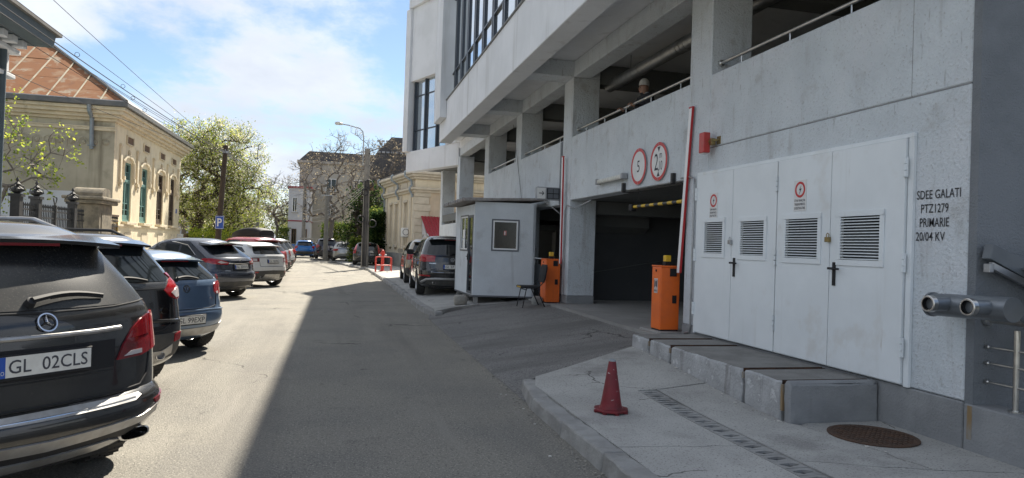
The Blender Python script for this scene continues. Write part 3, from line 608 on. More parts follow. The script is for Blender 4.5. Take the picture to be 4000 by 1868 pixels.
# loading platform in front of the doors: upstand, top slabs, rusty slots
PLT = thing('loading_platform', 'low concrete platform with rusty slots below the white steel doors', 'platform', (4.5, 7.4, 0.1))
ys = [9.23, 8.68, 8.06, 6.43, 5.78, 5.66]
for i in range(5):
    y1, y0 = ys[i] - (0.03 if i else 0), ys[i + 1] + 0.03 if i < 4 else ys[i + 1]
    m_ = 'platform' if i < 4 else 'plinth'
    b = [(4.03, y0, -0.05), (4.98, y0, -0.05), (4.98, y1, -0.05), (4.03, y1, -0.05)]
    t = [(4.03, y0, 0.482), (4.98, y0, 0.482), (4.98, y1, 0.482), (4.03, y1, 0.482)]
    blk = MB().hexa(b, t).build('platform_block', m_, PLT, bevel=0.014, seg=1); roughen(blk, 4, .010, 7.0)
    if i < 4: MB().hexa([(4.055, y0 + .025, 0.478), (4.975, y0 + .025, 0.478), (4.975, y1 - .025, 0.478), (4.055, y1 - .025, 0.478)], [(4.06, y0 + .028, 0.492), (4.974, y0 + .028, 0.492), (4.974, y1 - .028, 0.492), (4.06, y1 - .028, 0.492)]).build('top_slab', 'platform_top', PLT, bevel=0.004)
MB().hexa([(4.035, 5.668, 0.482), (4.98, 5.668, 0.482), (4.98, 5.745, 0.482), (4.035, 5.745, 0.482)], [(4.05, 5.70, 0.505), (4.98, 5.70, 0.505), (4.98, 5.74, 0.505), (4.05, 5.74, 0.505)]).build('end_cap', 'plinth', PLT, bevel=0.006)
for yy in ys[1:5]:
    q = MB(); q.box(4.10, 4.97, yy - 0.029, yy + 0.029, 0.2, 0.455); q.box(4.05, 4.97, yy + 0.020, yy + 0.028, 0.455, 0.497); q.box(4.05, 4.97, yy - 0.028, yy - 0.020, 0.455, 0.492); q.build('rusty_slot', 'rust', PLT)
    MB().box(4.024, 4.05, yy - 0.016, yy + 0.012, 0.40 if yy > 6 else 0.22, 0.46).build('rust_streak', 'rust_stain', PLT)
# steel double doors
LF = [(9.19, 8.25, 1), (8.24, 7.295, 0), (7.275, 6.36, 1), (6.35, 5.37, 0)]
q = MB(); q.box(4.965, 5.0, 5.30, 9.24, 2.75, 2.79); q.box(4.965, 5.0, 5.30, 5.36, 0.51, 2.749); q.box(4.965, 5.0, 9.20, 9.24, 0.51, 2.749); q.box(4.985, 5.0, 5.36, 9.2, 0.515, 0.53); fr = q.build('door_frame', 'door_white', PB, bevel=0.004)
MB().box(4.990, 4.9995, 5.36, 9.2, 0.53, 2.749).build('door_gap', 'door_gap', PB)
VENT = [(9.00, 8.41, 1.59, 2.13), (8.09, 7.47, 1.58, 2.12), (7.16, 6.49, 1.57, 2.12), (6.25, 5.60, 1.57, 2.12)]
vent_in = [(8.95, 8.47), (8.04, 7.55), (7.10, 6.58), (6.19, 5.67)]
slat0 = None
for (y1, y0, hinge_far), (v1, v0, vz0, vz1) in zip(LF, VENT):
    q = MB(); a, b, c, d = y0, v0 + .05, v1 - .05, y1; zz0, zz1 = vz0 + .05, vz1 - .05
    q.box(4.945, 4.985, a, b, 0.535, 2.745); q.box(4.945, 4.985, c, d, 0.535, 2.745); q.box(4.945, 4.985, b, c, 0.535, zz0); q.box(4.945, 4.985, b, c, zz1, 2.745)
    dl_ = q.build('door_leaf', 'door_white', PB)
    q = MB(); q.box(4.933, 4.9445, v0, v1, vz0, zz0 + .008); q.box(4.933, 4.9445, v0, v1, zz1 - .008, vz1); q.box(4.933, 4.9445, v0, b + .008, zz0 + .008, zz1 - .008); q.box(4.933, 4.9445, c - .008, v1, zz0 + .008, zz1 - .008)
    q.build('vent_frame', 'door_white', dl_, bevel=0.003)
    MB().box(4.983, 4.9855, b, c, zz0, zz1).build('vent_backing', 'vent_dark', dl_)
    n = 15; h = (zz1 - zz0 - .016) / n
    for i in range(n):
        z = zz0 + .008 + h * (i + .5); q = MB()
        q.hexa([(4.938, b, z - .30 * h), (4.972, b, z - .05 * h), (4.972, c, z - .05 * h), (4.938, c, z - .30 * h)], [(4.938, b, z - .02 * h), (4.972, b, z + .2 * h), (4.972, c, z + .2 * h), (4.938, c, z - .02 * h)]); q.build('slat', 'door_white', dl_)
    hy = y1 + 0.012 if hinge_far else y0 - 0.010
    for hz in (0.86, 1.62, 2.48):
        q = MB()
        for k in range(3): q.cyl((4.934, hy, hz - .085 + k * .06), (4.934, hy, hz - .085 + k * .06 + .053), 0.017, 10)
        q.box(4.936, 4.945, hy - .025, hy + .025, hz - .085, hz + .088); q.build('hinge', 'door_white', dl_, smooth=True)
    if not hinge_far:
        yk = y1 - 0.075; q = MB(); q.box(4.934, 4.944, yk - .022, yk + .022, 1.36, 1.60); q.tube([(4.94, yk, 1.535), (4.895, yk, 1.535), (4.892, yk - .01, 1.535), (4.892, yk - .125, 1.533)], .011, 8); q.tube([(4.94, yk, 1.535), (4.90, yk + .03, 1.535)], .01, 8); q.box(4.895, 4.93, yk - .02, yk + .05, 1.523, 1.547)
        q.build('door_handle', 'black_plastic', dl_, bevel=0.002, smooth=True)
for i, (yy, zz_, m_) in enumerate(((8.25, 1.83, 'galv'), (6.365, 1.86, 'brass'))):
    q = MB(); q.box(4.905, 4.94, yy - .03, yy + .028, zz_ - .055, zz_ - .003); q.tube([(4.922, yy - .02, zz_ - .01), (4.922, yy - .02, zz_ + .025), (4.922, yy, zz_ + .04), (4.922, yy + .018, zz_ + .025), (4.922, yy + .018, zz_ - .01)], .005, 6)
    one('padlock', ['grey padlock between the two door leaves beside the orange barrier', 'brass padlock on the pair of doors beside the stencilled wall'][i], 'padlock', q, m_, bevel=0.004)
# warning plates
rY = (0, -1, 0); uZ = (0, 0, 1)
for i, (yy, zc, w) in enumerate(((8.72, 2.30, 0.20), (6.86, 2.32, 0.215))):
    t = thing('warning_plate', ['electric shock warning plate on the leaf next to the orange barrier', 'electric shock warning plate on the leaf beside the brass padlock'][i], 'sign', (4.94, yy, zc - .17), 'shock warning plates')
    MB().box(4.939, 4.944, yy - w / 2, yy + w / 2, zc - .17, zc + .17).build('plate', 'sign_white', t)
    q = MB(); ringmesh(q, .063, .088, (4.9385, yy, zc + .065), rY, uZ, (-.0015, 0, 0)); q.build('red_ring', 'sign_red', t)
    q = MB(); q.prism([(0.022, .055), (-.018, -.008), (.004, -.006), (-.02, -.062), (.026, .012), (.002, .010)], (4.9385, yy, zc + .065), rY, uZ, (-.0015, 0, 0)); q.build('lightning_bolt', 'print', t)
    for k, tx in enumerate(('STAI! INALTA', 'TENSIUNE PERICOL', 'DE ELECTROCUTARE')): text(tx, (4.9385, yy, zc - .055 - k * .042), rY, uZ, w * .86, .026, 'print', t, bold=0.01)
# stencil
t = thing('wall_stencil', 'black stencilled lettering on the grey wall beside the white doors', 'lettering', (4.998, 5.06, 1.8))
for k, (tx, w, o) in enumerate((('SDEE GALATI', .46, .0), ('PTZ1279', .29, .05), ('PRIMARIE', .31, .04), ('20/04 KV', .31, .0))):
    text(tx, (4.997, 5.285 - o, 2.225 - k * .122), rY, uZ, w, .078, 'stencil', t, bold=0.005, align='L')
# round traffic signs
def rsign(label, yy, zc, parts):
    t = thing('traffic_sign', label, 'sign', (4.99, yy, zc - .31), 'round traffic signs over the garage entrance')
    q = MB(); q.prism(disc(.31), (4.998, yy, zc), rY, uZ, (-.022, 0, 0)); q.build('sign_plate', 'galv', t, smooth=True)
    q = MB(); q.prism(disc(.262), (4.9755, yy, zc), rY, uZ, (-.002, 0, 0)); q.build('sign_face', 'sign_white', t)
    q = MB(); ringmesh(q, .258, .312, (4.9755, yy, zc), rY, uZ, (-.004, 0, 0)); q.build('red_ring', 'sign_red', t, smooth=True)
    for (tx, dy, dz, w, h) in parts:
        if tx in '^v': 
            s_ = 1 if tx == '^' else -1; q = MB(); q.prism([(-.055, -.04 * s_), (.055, -.04 * s_), (0, .045 * s_)], (4.9735, yy - dy, zc + dz), rY, uZ, (-.001, 0, 0)); q.build('arrow', 'print', t)
        else: text(tx, (4.9735, yy - dy, zc + dz), rY, uZ, w, h, 'print', t)
    q = MB(); q.cyl((4.975, yy, zc + .285), (4.966, yy, zc + .285), .01, 8); q.cyl((4.975, yy, zc - .285), (4.966, yy, zc - .285), .01, 8); q.build('bolt', 'galv', t)
rsign('round white weight limit sign with a red rim and the figure 5', 11.34, 3.10, [('5', 0, 0, .105, .20)])
rsign('round white height limit sign with a red rim reading 2,10 m', 10.55, 3.10, [('2', -.085, 0, .135, .27), (',', .0, -.15, .03, .065), ('m', .075, .09, .085, .075), ('10', .085, -.07, .11, .15), ('^', 0, -.20, 0, 0), ('v', 0, .20, 0, 0)])
# fluorescent fitting over the entrance
def tubelight(label, O, d, group=None):
    O = Vector(O); d = Vector(d); t = thing('batten_light', label, 'light', O, group); L_ = d.length; e = d / L_; up = Vector((0, 0, 1)); n = e.cross(up); 
    q = MB(); q.prism([(-.045, -.03), (.045, -.03), (.05, .03), (-.05, .03)], O, n, up, d); q.build('housing', 'galv', t, bevel=.005)
    q = MB(); q.prism([(-.04, -.031), (.04, -.031), (.032, -.075), (-.032, -.075)], O + e * .02, n, up, d - e * .04); q.build('diffuser', 'lamp_diffuser', t, bevel=.01)
    q = MB()
    for k in (0.0, .98): q.prism([(-.052, -.08), (.052, -.08), (.055, .033), (-.055, .033)], O + d * k - e * .005, n, up, e * .03)
    q.build('end_cap', 'grey_paint', t); return t
q = thing('batten_light', 'long weatherproof tube light on the wall above the garage entrance', 'light', (4.95, 12.5, 2.9))
MB().box(4.955, 4.999, 11.86, 13.2, 2.94, 3.03).build('housing', 'grey_paint', q, bevel=.008)
MB().box(4.885, 4.954, 11.92, 13.14, 2.93, 3.02).build('diffuser', 'lamp_diffuser', q, bevel=.03, seg=2)
MB().box(4.88, 4.999, 11.84, 11.915, 2.925, 3.035).build('end_cap', 'grey_paint', q, bevel=.012); MB().box(4.88, 4.999, 13.145, 13.215, 2.925, 3.035).build('end_cap', 'grey_paint', q, bevel=.012)
# alarm box on a bracket
t = thing('alarm_siren', 'red alarm box on a brass bracket above the white doors', 'alarm box', (4.9, 9.03, 3.0))
MB().box(4.82, 4.92, 8.82, 8.96, 3.03, 3.31).build('case', 'red_plastic', t, bevel=.008, seg=1); MB().box(4.835, 4.905, 8.845, 8.935, 3.015, 3.031).build('lens', 'tail_clear', t)
q = MB(); q.box(4.992, 4.999, 8.68, 8.78, 3.14, 3.25); q.tube([(4.995, 8.73, 3.2), (4.93, 8.75, 3.19), (4.90, 8.83, 3.18)], .018, 8); q.box(4.90, 4.96, 8.75, 8.83, 3.13, 3.22); q.build('bracket', 'brass', t, bevel=.004)
# height bar hanging in the entrance
t = thing('height_bar', 'striped yellow and black height bar hanging on chains in the garage entrance', 'height bar', (5.1, 10.9, 2.4))
ya, yb, n = 11.75, 9.75, 12
for i in range(n):
    y0 = ya + (yb - ya) * i / n; y1 = ya + (yb - ya) * (i + 1) / n; MB().cyl((5.1, y0, 2.43), (5.1, y1, 2.43), .027 if i % 2 else .0275, 14).build('stripe_band', 'yellow' if i % 2 == 0 else 'bar_black', t, smooth=True)
MB().box(5.05, 5.15, 11.76, 11.9, 2.36, 2.48).build('end_block', 'black_plastic', t, bevel=.01)
for yy in (11.6, 10.0):
    q = MB(); z = 2.47; k = 0
    while z < 2.74:
        d_ = Vector((0, .011, 0)) if k % 2 else Vector((.011, 0, 0)); c = Vector((5.1, yy, z + .014)); q.tube([c + Vector((0, 0, -.018)), c + d_, c + Vector((0, 0, .018)), c - d_], .0035, 5, closed=True); z += .027; k += 1
    q.build('chain', 'iron', t)
q = MB(); q.box(4.94, 5.0, 11.93, 11.99, 2.70, 2.86); q.box(4.94, 5.0, 9.98, 10.04, 2.70, 2.86); q.box(4.95, 5.15, 11.94, 11.98, 2.69, 2.71); q.box(5.08, 5.12, 9.9, 12.0, 2.69, 2.715); q.build('bracket', 'iron', t)
# parking barriers
def barrier(label, x0, x1, y0, y1, z0, z1, bx, by, bz1, lean):
    t = thing('parking_barrier', label, 'barrier', ((x0 + x1) / 2, (y0 + y1) / 2, z0), 'orange parking barriers at the garage entrance')
    MB().box(x0, x1, y0, y1, z0 + .02, z1 - .025).build('cabinet', 'orange', t, bevel=.012, seg=2)
    MB().box(x0 - .008, x1 + .008, y0 - .008, y1 + .008, z1 - .024, z1).build('lid', 'orange', t, bevel=.006)
    MB().box(x0 + .01, x1 - .01, y0 + .01, y1 - .01, z0, z0 + .02).build('foot', 'black_matte', t)
    MB().box(x0 - .004, x0 - .0005, y0 + .02, y1 - .02, z0 + .05, z1 - .05).build('service_door', 'orange', t, bevel=.0015)
    xm = (x0 + x1) / 2; ym = (y0 + y1) / 2
    MB().box(x0 - .0075, x0 - .0045, ym - .06, ym + .06, z1 - .42, z1 - .20).build('maker_plate', 'tail_clear', t)
    q = MB(); 
    for s_ in (-1, 1): q.prism([(s_ * .008, -.04), (s_ * .045, -.075), (s_ * .045, .05), (s_ * .008, .02)], (x0 - .0078, ym, z1 - .27), rY, uZ, (-.001, 0, 0))
    q.build('maker_logo', 'print', t); text('BENINCA', (x0 - .0078, ym, z1 - .385), rY, uZ, .10, .025, 'print', t, bold=.02)
    q = MB(); q.cyl((x0 - .005, ym, z1 - .08), (x0 - .014, ym, z1 - .08), .018, 12); q.build('lock', 'black_plastic', t)
    MB().box(x1 - .17, x1 - .06, y0 - .015, y0 - .0005, z1 - .16, z1 - .04).build('hinge_block', 'black_plastic', t, bevel=.004)
    MB().box(x1 - .12, x1 - .05, y0 - .008, y0 - .0005, z0 + .42, z0 + .54).build('latch_block', 'black_plastic', t, bevel=.002)
    MB().box(xm - .04, xm + .05, ym - .06, ym + .03, z1 + .06, z1 + .155).build('beacon', 'yellow', t, bevel=.006); MB().box(xm - .045, xm + .055, ym - .065, ym + .035, z1, z1 + .059).build('beacon_base', 'black_plastic', t, bevel=.004)
    # raised boom: white sides, red edge
    B0 = Vector((bx, by, z1 - .1)); B1 = Vector((bx + lean[0], by + lean[1], bz1)); e = (B1 - B0)
    q = MB(); q.prism([(-.017, -.042), (.017, -.042), (.017, .042), (-.017, .042)], B0, (1, 0, 0), (0, 1, 0), e); bo = q.build('boom', 'boom_white', t, bevel=.006)
    q = MB(); q.prism([(-.018, -.056), (.018, -.056), (.018, -.0425), (-.018, -.0425)], B0, (1, 0, 0), (0, 1, 0), e); q.build('rubber_edge', 'boom_red', bo, bevel=.003)
    q = MB(); q.prism([(-.02, -.058), (.02, -.058), (.02, .045), (-.02, .045)], B1, (1, 0, 0), (0, 1, 0), (0, 0, .02)); q.build('end_cap', 'boom_red', bo)
    return t

barrier('orange parking barrier with raised boom beside the white steel doors', 4.73, 5.04, 9.82, 10.14, .455, 1.44, 4.955, 9.70, 3.76, (.0, -.24))
barrier('orange parking barrier with raised boom beside the guard booth and chair', 4.60, 4.93, 15.42, 15.86, .40, 1.40, 4.90, 15.34, 3.72, (.0, .05))
# conduits
q = MB(); q.tube([(4.97, 9.33, .62), (4.97, 9.36, .50), (4.97, 9.5, .47)][::-1] + [(4.97, 9.33, 2.6), (4.97, 9.36, 2.72), (4.97, 9.48, 2.76), (4.97, 9.75, 2.76)], .014, 8)
one('conduit_pipe', 'thin grey conduit running up the wall between barrier and white doors', 'pipe', q, 'galv', smooth=True)
q = MB(); q.tube([(4.95, 15.30, .6), (4.96, 15.30, 2.5), (4.97, 15.22, 2.62), (5.05, 14.9, 2.54), (5.1, 14.0, 2.67)], .014, 8)
one('conduit_pipe', 'thin grey conduit running up the column beside the far orange barrier', 'pipe', q, 'galv', smooth=True)
# arrow display box
t = thing('direction_display', 'lit-type display box with a black arrow on a white panel above the guard booth', 'sign', (4.7, 15.8, 2.76))
MB().box(4.42, 4.99, 15.80, 15.92, 2.76, 3.06).build('case', 'grey_paint', t, bevel=.02, seg=2)
MB().box(4.435, 4.635, 15.788, 15.7995, 2.785, 3.035).build('arrow_panel', 'sign_white', t, bevel=.005); MB().box(4.665, 4.97, 15.788, 15.7995, 2.785, 3.035).build('display_panel', 'black_plastic', t, bevel=.005)
q = MB(); q.prism([(-.06, -.011), (.03, -.011), (.004, -.05), (.024, -.05), (.062, 0), (.024, .05), (.004, .05), (.03, .011), (-.06, .011)], (4.537, 15.787, 2.91), (1, 0, 0), uZ, (0, -.001, 0)); q.build('arrow', 'print', t)
for i in range(2):
    for j in range(2): MB().box(4.685 + i * .14, 4.81 + i * .14, 15.785, 15.7875, 2.80 + j * .12, 2.90 + j * .12).build('display_module', 'frame_grey', t)
q = MB(); q.tube([(4.62, 15.86, 2.75), (4.99, 15.76, 2.45)], .012, 6); q.build('bracket', 'galv', t)
# handrails along the parapet
def rail(label, y0, y1, z=4.32, x=5.14, step=1.15, group='handrails along the parking deck parapet', zb=4.15):
    t = thing('parapet_handrail', label, 'handrail', (x, (y0 + y1) / 2, zb), group)
    MB().cyl((x, y0, z), (x, y1, z), .024, 12).build('rail', 'steel', t, smooth=True)
    n = max(2, round(abs(y1 - y0) / step)); 
    for i in range(n):
        yy = y0 + (y1 - y0) * (i + .5) / n; q = MB(); q.cyl((x, yy, zb - .002), (x, yy, z - .02), .010, 8); q.cyl((x, yy, zb - .002), (x, yy, zb + .03), .022, 10); q.build('post', 'steel', t, smooth=True)
    q = MB(); q.lathe([(.0, 0), (.045, 0), (.045, .03), (.025, .04)], (x, y1, z), (0, -1, 0), 12); q.build('end_flange', 'steel', t, smooth=True)
    return t
rail('stainless handrail on the parapet above the stencilled wall', 4.8, 8.98); rail('stainless handrail on the parapet above the round traffic signs', 9.64, 15.08); rail('stainless handrail on the parapet above the arrow display box', 15.75, 19.67); rail('stainless handrail on the parapet above the guard booth', 20.33, 24.18)
rail('stainless handrail on the low wall behind the parked black car', 31.0, 35.3, 2.82, 5.12, zb=2.62); rail('dark handrail on the low wall beside the folding chair', 16.35, 19.6, 1.36, 5.08, zb=1.21)
# duct, tube lights and bundle under the deck ceiling
DX, DZ = 5.98, 5.42; q = MB(); q.cyl((DX, 6.0, DZ), (DX, 15.4, DZ), .13, 20)
for yy in (11.6, 11.75, 11.9, 13.6, 14.9): q.cyl((DX, yy, DZ), (DX, yy + .04, DZ), .138, 20)
for yy in (11.5, 14.2): q.cyl((DX, yy, DZ + .1), (DX, yy, 5.86), .01, 6)
one('ventilation_duct', 'round galvanised duct hung under the parking deck ceiling', 'duct', q, 'galv', smooth=True)
tubelight('tube light under the deck ceiling beside the standing person', (8.6, 14.2, 5.3), (0, 1.3, 0), 'tube lights under the deck'); tubelight('tube light under the deck ceiling behind the round duct', (8.9, 10.6, 5.3), (0, 1.3, 0), 'tube lights under the deck'); tubelight('tube light in the bay above the arrow display box', (7.4, 18.6, 5.3), (0, 1.3, 0), 'tube lights under the deck')
# fire brigade connection on the corner
t = thing('fire_inlet_manifold', 'silver fire brigade pipe manifold with two hose couplings at the wall corner', 'pipe', (5.0, 4.5, 1.0))
q = MB(); q.cyl((4.78, 4.86, 1.29), (4.78, 4.14, 1.31), .092, 24); q.lathe([(.0, -.012), (.10, -.012), (.10, .012), (.0, .012)], (4.78, 4.86, 1.29), (0, 1, 0), 24); q.cyl((4.78, 4.80, 1.29), (5.0, 4.80, 1.29), .05, 12); q.cyl((4.86, 4.2, 1.30), (5.24, 4.2, 1.05), .03, 8); q.build('header_pipe', 'steel_paint', t, smooth=True)
dvec = Vector((-1.0, -.04, .0)).normalized()
for c in (Vector((4.75, 4.65, 1.31)), Vector((4.75, 4.29, 1.315))):
    q = MB(); q.cyl(c, c + dvec * .20, .055, 16); s_ = q.build('branch_pipe', 'steel_paint', t, smooth=True)
    q = MB(); q.lathe([(.056, .19), (.066, .195), (.066, .235), (.060, .24), (.051, .24), (.048, .17), (.0, .17)], c, dvec, 20, caps=False); q.build('hose_coupling', 'steel', s_, smooth=True)
    q = MB(); q.lathe([(.0, .172), (.046, .172), (.0475, .225), (.042, .232)], c, dvec, 20, caps=False); q.build('gasket', 'black_plastic', s_)
# stair railing on the low wall
t = thing('stair_railing', 'stainless stair railing on the low wall right of the corner', 'railing', (5.11, 4.2, .5))
for yy in (4.39, 3.0, 1.7):
    q = MB(); q.cyl((5.11, yy, .5), (5.11, yy, 1.13), .021, 12); q.cyl((5.11, yy, .5), (5.11, yy, .512), .05, 16); q.build('post', 'steel', t, smooth=True)
for z, r in ((1.19, .026), (.97, .009), (.84, .009), (.69, .009)):
    q = MB(); q.cyl((5.11, 4.62, z), (5.11, 1.5, z), r, 10); q.lathe([(0, 0), (r * 1.9, 0), (r * 1.9, .03), (r, .04)], (5.11, 4.66, z), (0, -1, 0), 12); q.build('rail', 'steel', t, smooth=True)
# awning over the stair
t = thing('stair_awning', 'grey sloping sheet-metal awning edge over the stair beside the corner', 'awning', (5.4, 4.4, 1.4))
q = MB(); q.prism([(5.01, 1.68), (5.04, 1.80), (6.4, 1.30), (6.4, 1.12), (5.06, 1.66)], (0, 4.63, 0), (1, 0, 0), (0, 0, 1), (0, -.08, 0)); q.build('edge_profile', 'awning', t, bevel=.004)
q = MB(); q.prism([(5.05, 1.60), (5.05, 1.655), (6.4, 1.13), (6.4, 1.07)], (0, 4.60, 0), (1, 0, 0), (0, 0, 1), (0, -.04, 0)); q.box(5.02, 5.06, 4.56, 4.62, 1.57, 1.64); q.build('support_bar', 'galv', t, bevel=.003)
q = MB(); q.prism([(5.32, 1.60), (5.32, 1.615), (6.6, 1.25), (6.6, 1.235)], (0, 4.55, 0), (1, 0, 0), (0, 0, 1), (0, -2.2, 0)); q.build('roof_sheet', 'awning', t)
q = MB(); q.prism([(5.62, 1.72), (5.64, 1.79), (6.8, 1.40), (6.8, 1.30)], (0, 4.40, 0), (1, 0, 0), (0, 0, 1), (0, -.08, 0)); q.build('edge_profile', 'awning', t, bevel=.004)
# traffic cone
t = thing('traffic_cone', 'scuffed dark red traffic cone with a broken grey tip on the pavement', 'cone', (2.54, 6.25, z_near(2.54, 6.25)))
cz = z_near(2.54, 6.25); q = MB(); q.lathe([(.112, .035), (.104, .05), (.092, .10), (.034, .47), (.03, .475), (.022, .475)], (2.54, 6.25, cz), n=28, caps=False); q.build('body', 'cone_red', t, smooth=True, ang=60)
q = MB(); q.prism([(.17 * math.cos(a) * (1.0 if k % 2 == 0 else .93), .17 * math.sin(a) * (1.0 if k % 2 == 0 else .93)) for k, a in enumerate(np.linspace(0, 2 * math.pi, 17)[:-1])], (2.54, 6.25, cz + .012), (1, 0, 0), (0, 1, 0), (0, 0, .022)); q.build('base', 'cone_red', t, bevel=.006, seg=2)
for k in range(8):
    a = k * math.pi / 4; MB().box(2.54 + .145 * math.cos(a) - .018, 2.54 + .145 * math.cos(a) + .018, 6.25 + .145 * math.sin(a) - .018, 6.25 + .145 * math.sin(a) + .018, cz - .001, cz + .014).build('foot_pad', 'cone_red', t)
q = MB(); q.lathe([(.0345, .445), (.031, .488), (.026, .49), (.022, .47)], (2.54, 6.25, cz), n=20, caps=False); q.build('tip', 'cone_tip', t, smooth=True)
# ------------------------------------------------------------------ guard booth
BA, BB = Vector((3.22, 17.02, 0)), Vector((4.70, 16.78, 0)); BD = Vector((3.14, 19.25, 0)); BC = BB + (BD - BA)
t = thing('guard_booth', 'small grey rendered guard booth on legs beside the garage entrance', 'booth', (3.9, 17.9, .25))
en = (BB - BA).normalized(); nn_ = Vector((en.y, -en.x, 0)); ef = (BD - BA).normalized(); nf = Vector((-ef.y, ef.x, 0))
WN = (BB - BA).length; WF = (BD - BA).length
def wallpanel(name, m, O, e, n, L_, z0, z1, holes, th=.06, parent=t):
    """wall with rectangular holes (s0,s1,z0,z1), thickness inward"""
    q = MB(); ss = sorted({0, L_, *[h[0] for h in holes], *[h[1] for h in holes]}); zs = sorted({z0, z1, *[h[2] for h in holes], *[h[3] for h in holes]})
    for i in range(len(ss) - 1):
        for j in range(len(zs) - 1):
            c = ((ss[i] + ss[i + 1]) / 2, (zs[j] + zs[j + 1]) / 2)
            if any(h[0] < c[0] < h[1] and h[2] < c[1] < h[3] for h in holes): continue
            q.prism([(ss[i], zs[j]), (ss[i + 1], zs[j]), (ss[i + 1], zs[j + 1]), (ss[i], zs[j + 1])], O, e, (0, 0, 1), -n * th)
    o = q.build(name, m, parent)
    bm = bmesh.new(); bm.from_mesh(o.data); bmesh.ops.remove_doubles(bm, verts=bm.verts, dist=1e-5)
    fs = [f for f in bm.faces]; seen = {}
    for f in fs:
        k = tuple(round(c, 4) for c in f.calc_center_median())
        seen.setdefault(k, []).append(f)
    bmesh.ops.delete(bm, geom=[f for l in seen.values() if len(l) > 1 for f in l], context='FACES_ONLY'); bm.to_mesh(o.data); bm.free(); return o
wallpanel('wall', 'booth', BA, en, nn_, WN, .44, 2.72, [(.42, 1.10, 1.53, 2.31)])
wallpanel('wall', 'booth', BA, ef, nf, WF, .44, 2.66, [(.10, .66, .50, 2.40), (.70, 1.62, 1.50, 2.42)])
q = MB(); q.hexa([BB, BC, BC - en * .06, BB - en * .06], [BB, BC, BC - en * .06, BB - en * .06]) if False else None
q = MB(); q.hexa([BB - en * .06 + Vector((0, 0, .44)), BB + Vector((0, 0, .44)), BC + Vector((0, 0, .44)), BC - en * .06 + Vector((0, 0, .44))], [BB - en * .06 + Vector((0, 0, 2.7)), BB + Vector((0, 0, 2.7)), BC + Vector((0, 0, 2.7)), BC - en * .06 + Vector((0, 0, 2.7))]); q.build('wall', 'booth', t)
q = MB(); q.hexa([BD - ef * .06 + Vector((0, 0, .44)), BC - ef * .06 + Vector((0, 0, .44)), BC + Vector((0, 0, .44)), BD + Vector((0, 0, .44))], [BD - ef * .06 + Vector((0, 0, 2.7)), BC - ef * .06 + Vector((0, 0, 2.7)), BC + Vector((0, 0, 2.7)), BD + Vector((0, 0, 2.7))]); q.build('wall', 'booth', t)
q = MB(); q.hexa([p + Vector((0, 0, .40)) for p in (BA, BB, BC, BD)], [p + Vector((0, 0, .439)) for p in (BA, BB, BC, BD)]); q.build('floor_frame', 'frame_grey', t)
ro = [BA - en * .12 - ef * .14, BB + en * .25 - ef * .10, BC + en * .25 + ef * .1, BD - en * .36 + ef * .1]; ro[0] = BA - en * .30 - ef * .14
q = MB(); q.hexa([ro[0] + Vector((0, 0, 2.72)), ro[1] + Vector((0, 0, 2.80)), ro[2] + Vector((0, 0, 2.80)), ro[3] + Vector((0, 0, 2.66))], [ro[0] + Vector((0, 0, 2.79)), ro[1] + Vector((0, 0, 2.86)), ro[2] + Vector((0, 0, 2.86)), ro[3] + Vector((0, 0, 2.73))]); rf = q.build('roof', 'booth_roof', t, bevel=.008)
for i in range(9):       # corrugation ends along the street edge
    p = ro[0].lerp(ro[3], (i + .5) / 9) + Vector((0, 0, 2.77 - .055 * (i + .5) / 9)); q = MB(); q.cyl(p - en * .02, p + en * .5 + Vector((0, 0, .02)), .04, 10); q.build('corrugation', 'booth_roof', rf, smooth=True)
def pane_in(O, e, n, s0, s1, z0, z1, fm, parent, fw=.05, out=.03, gm='glass_dark', bars=()):
    fr_ = MB()
    for a, b, c, d in ((s0, s1, z0, z0 + fw), (s0, s1, z1 - fw, z1), (s0, s0 + fw, z0 + fw, z1 - fw), (s1 - fw, s1, z0 + fw, z1 - fw)): fr_.prism([(a, c), (b, c), (b, d), (a, d)], O + n * out, e, (0, 0, 1), -n * .07)
    for b in bars: fr_.prism([(b - fw / 2, z0 + fw), (b + fw / 2, z0 + fw), (b + fw / 2, z1 - fw), (b - fw / 2, z1 - fw)], O + n * (out - .005), e, (0, 0, 1), -n * .06)
    f_ = fr_.build('window_frame', fm, parent)
    q = MB(); q.prism([(s0 + fw * .6, z0 + fw * .6), (s1 - fw * .6, z0 + fw * .6), (s1 - fw * .6, z1 - fw * .6), (s0 + fw * .6, z1 - fw * .6)], O - n * .01, e, (0, 0, 1), -n * .012); q.build('pane', gm, f_); return f_
pane_in(BA, en, nn_, .42, 1.10, 1.53, 2.31, 'frame_grey', t, .035, .012); w_ = pane_in(BA, en, nn_, .455, 1.065, 1.565, 2.275, 'pvc', t, .035, .006)
q = MB(); q.prism([(.72, 1.92), (.785, 1.92), (.785, 2.03), (.72, 2.03)], BA + nn_ * .002, en, (0, 0, 1), -nn_ * .004); st = q.build('extinguisher_sticker', 'tail_red', w_)
q = MB(); q.prism([(.735, 1.93), (.755, 1.93), (.755, 1.99), (.748, 2.02), (.74, 2.02), (.735, 1.99)], BA + nn_ * .0035, en, (0, 0, 1), -nn_ * .001); q.build('extinguisher_symbol', 'sign_white', st)
pane_in(BA, ef, nf, .70, 1.62, 1.50, 2.42, 'frame_grey', t, .035, .012); w_ = pane_in(BA, ef, nf, .735, 1.585, 1.535, 2.385, 'pvc', t, .035, .006, bars=(1.15,), gm='glass_mirror')
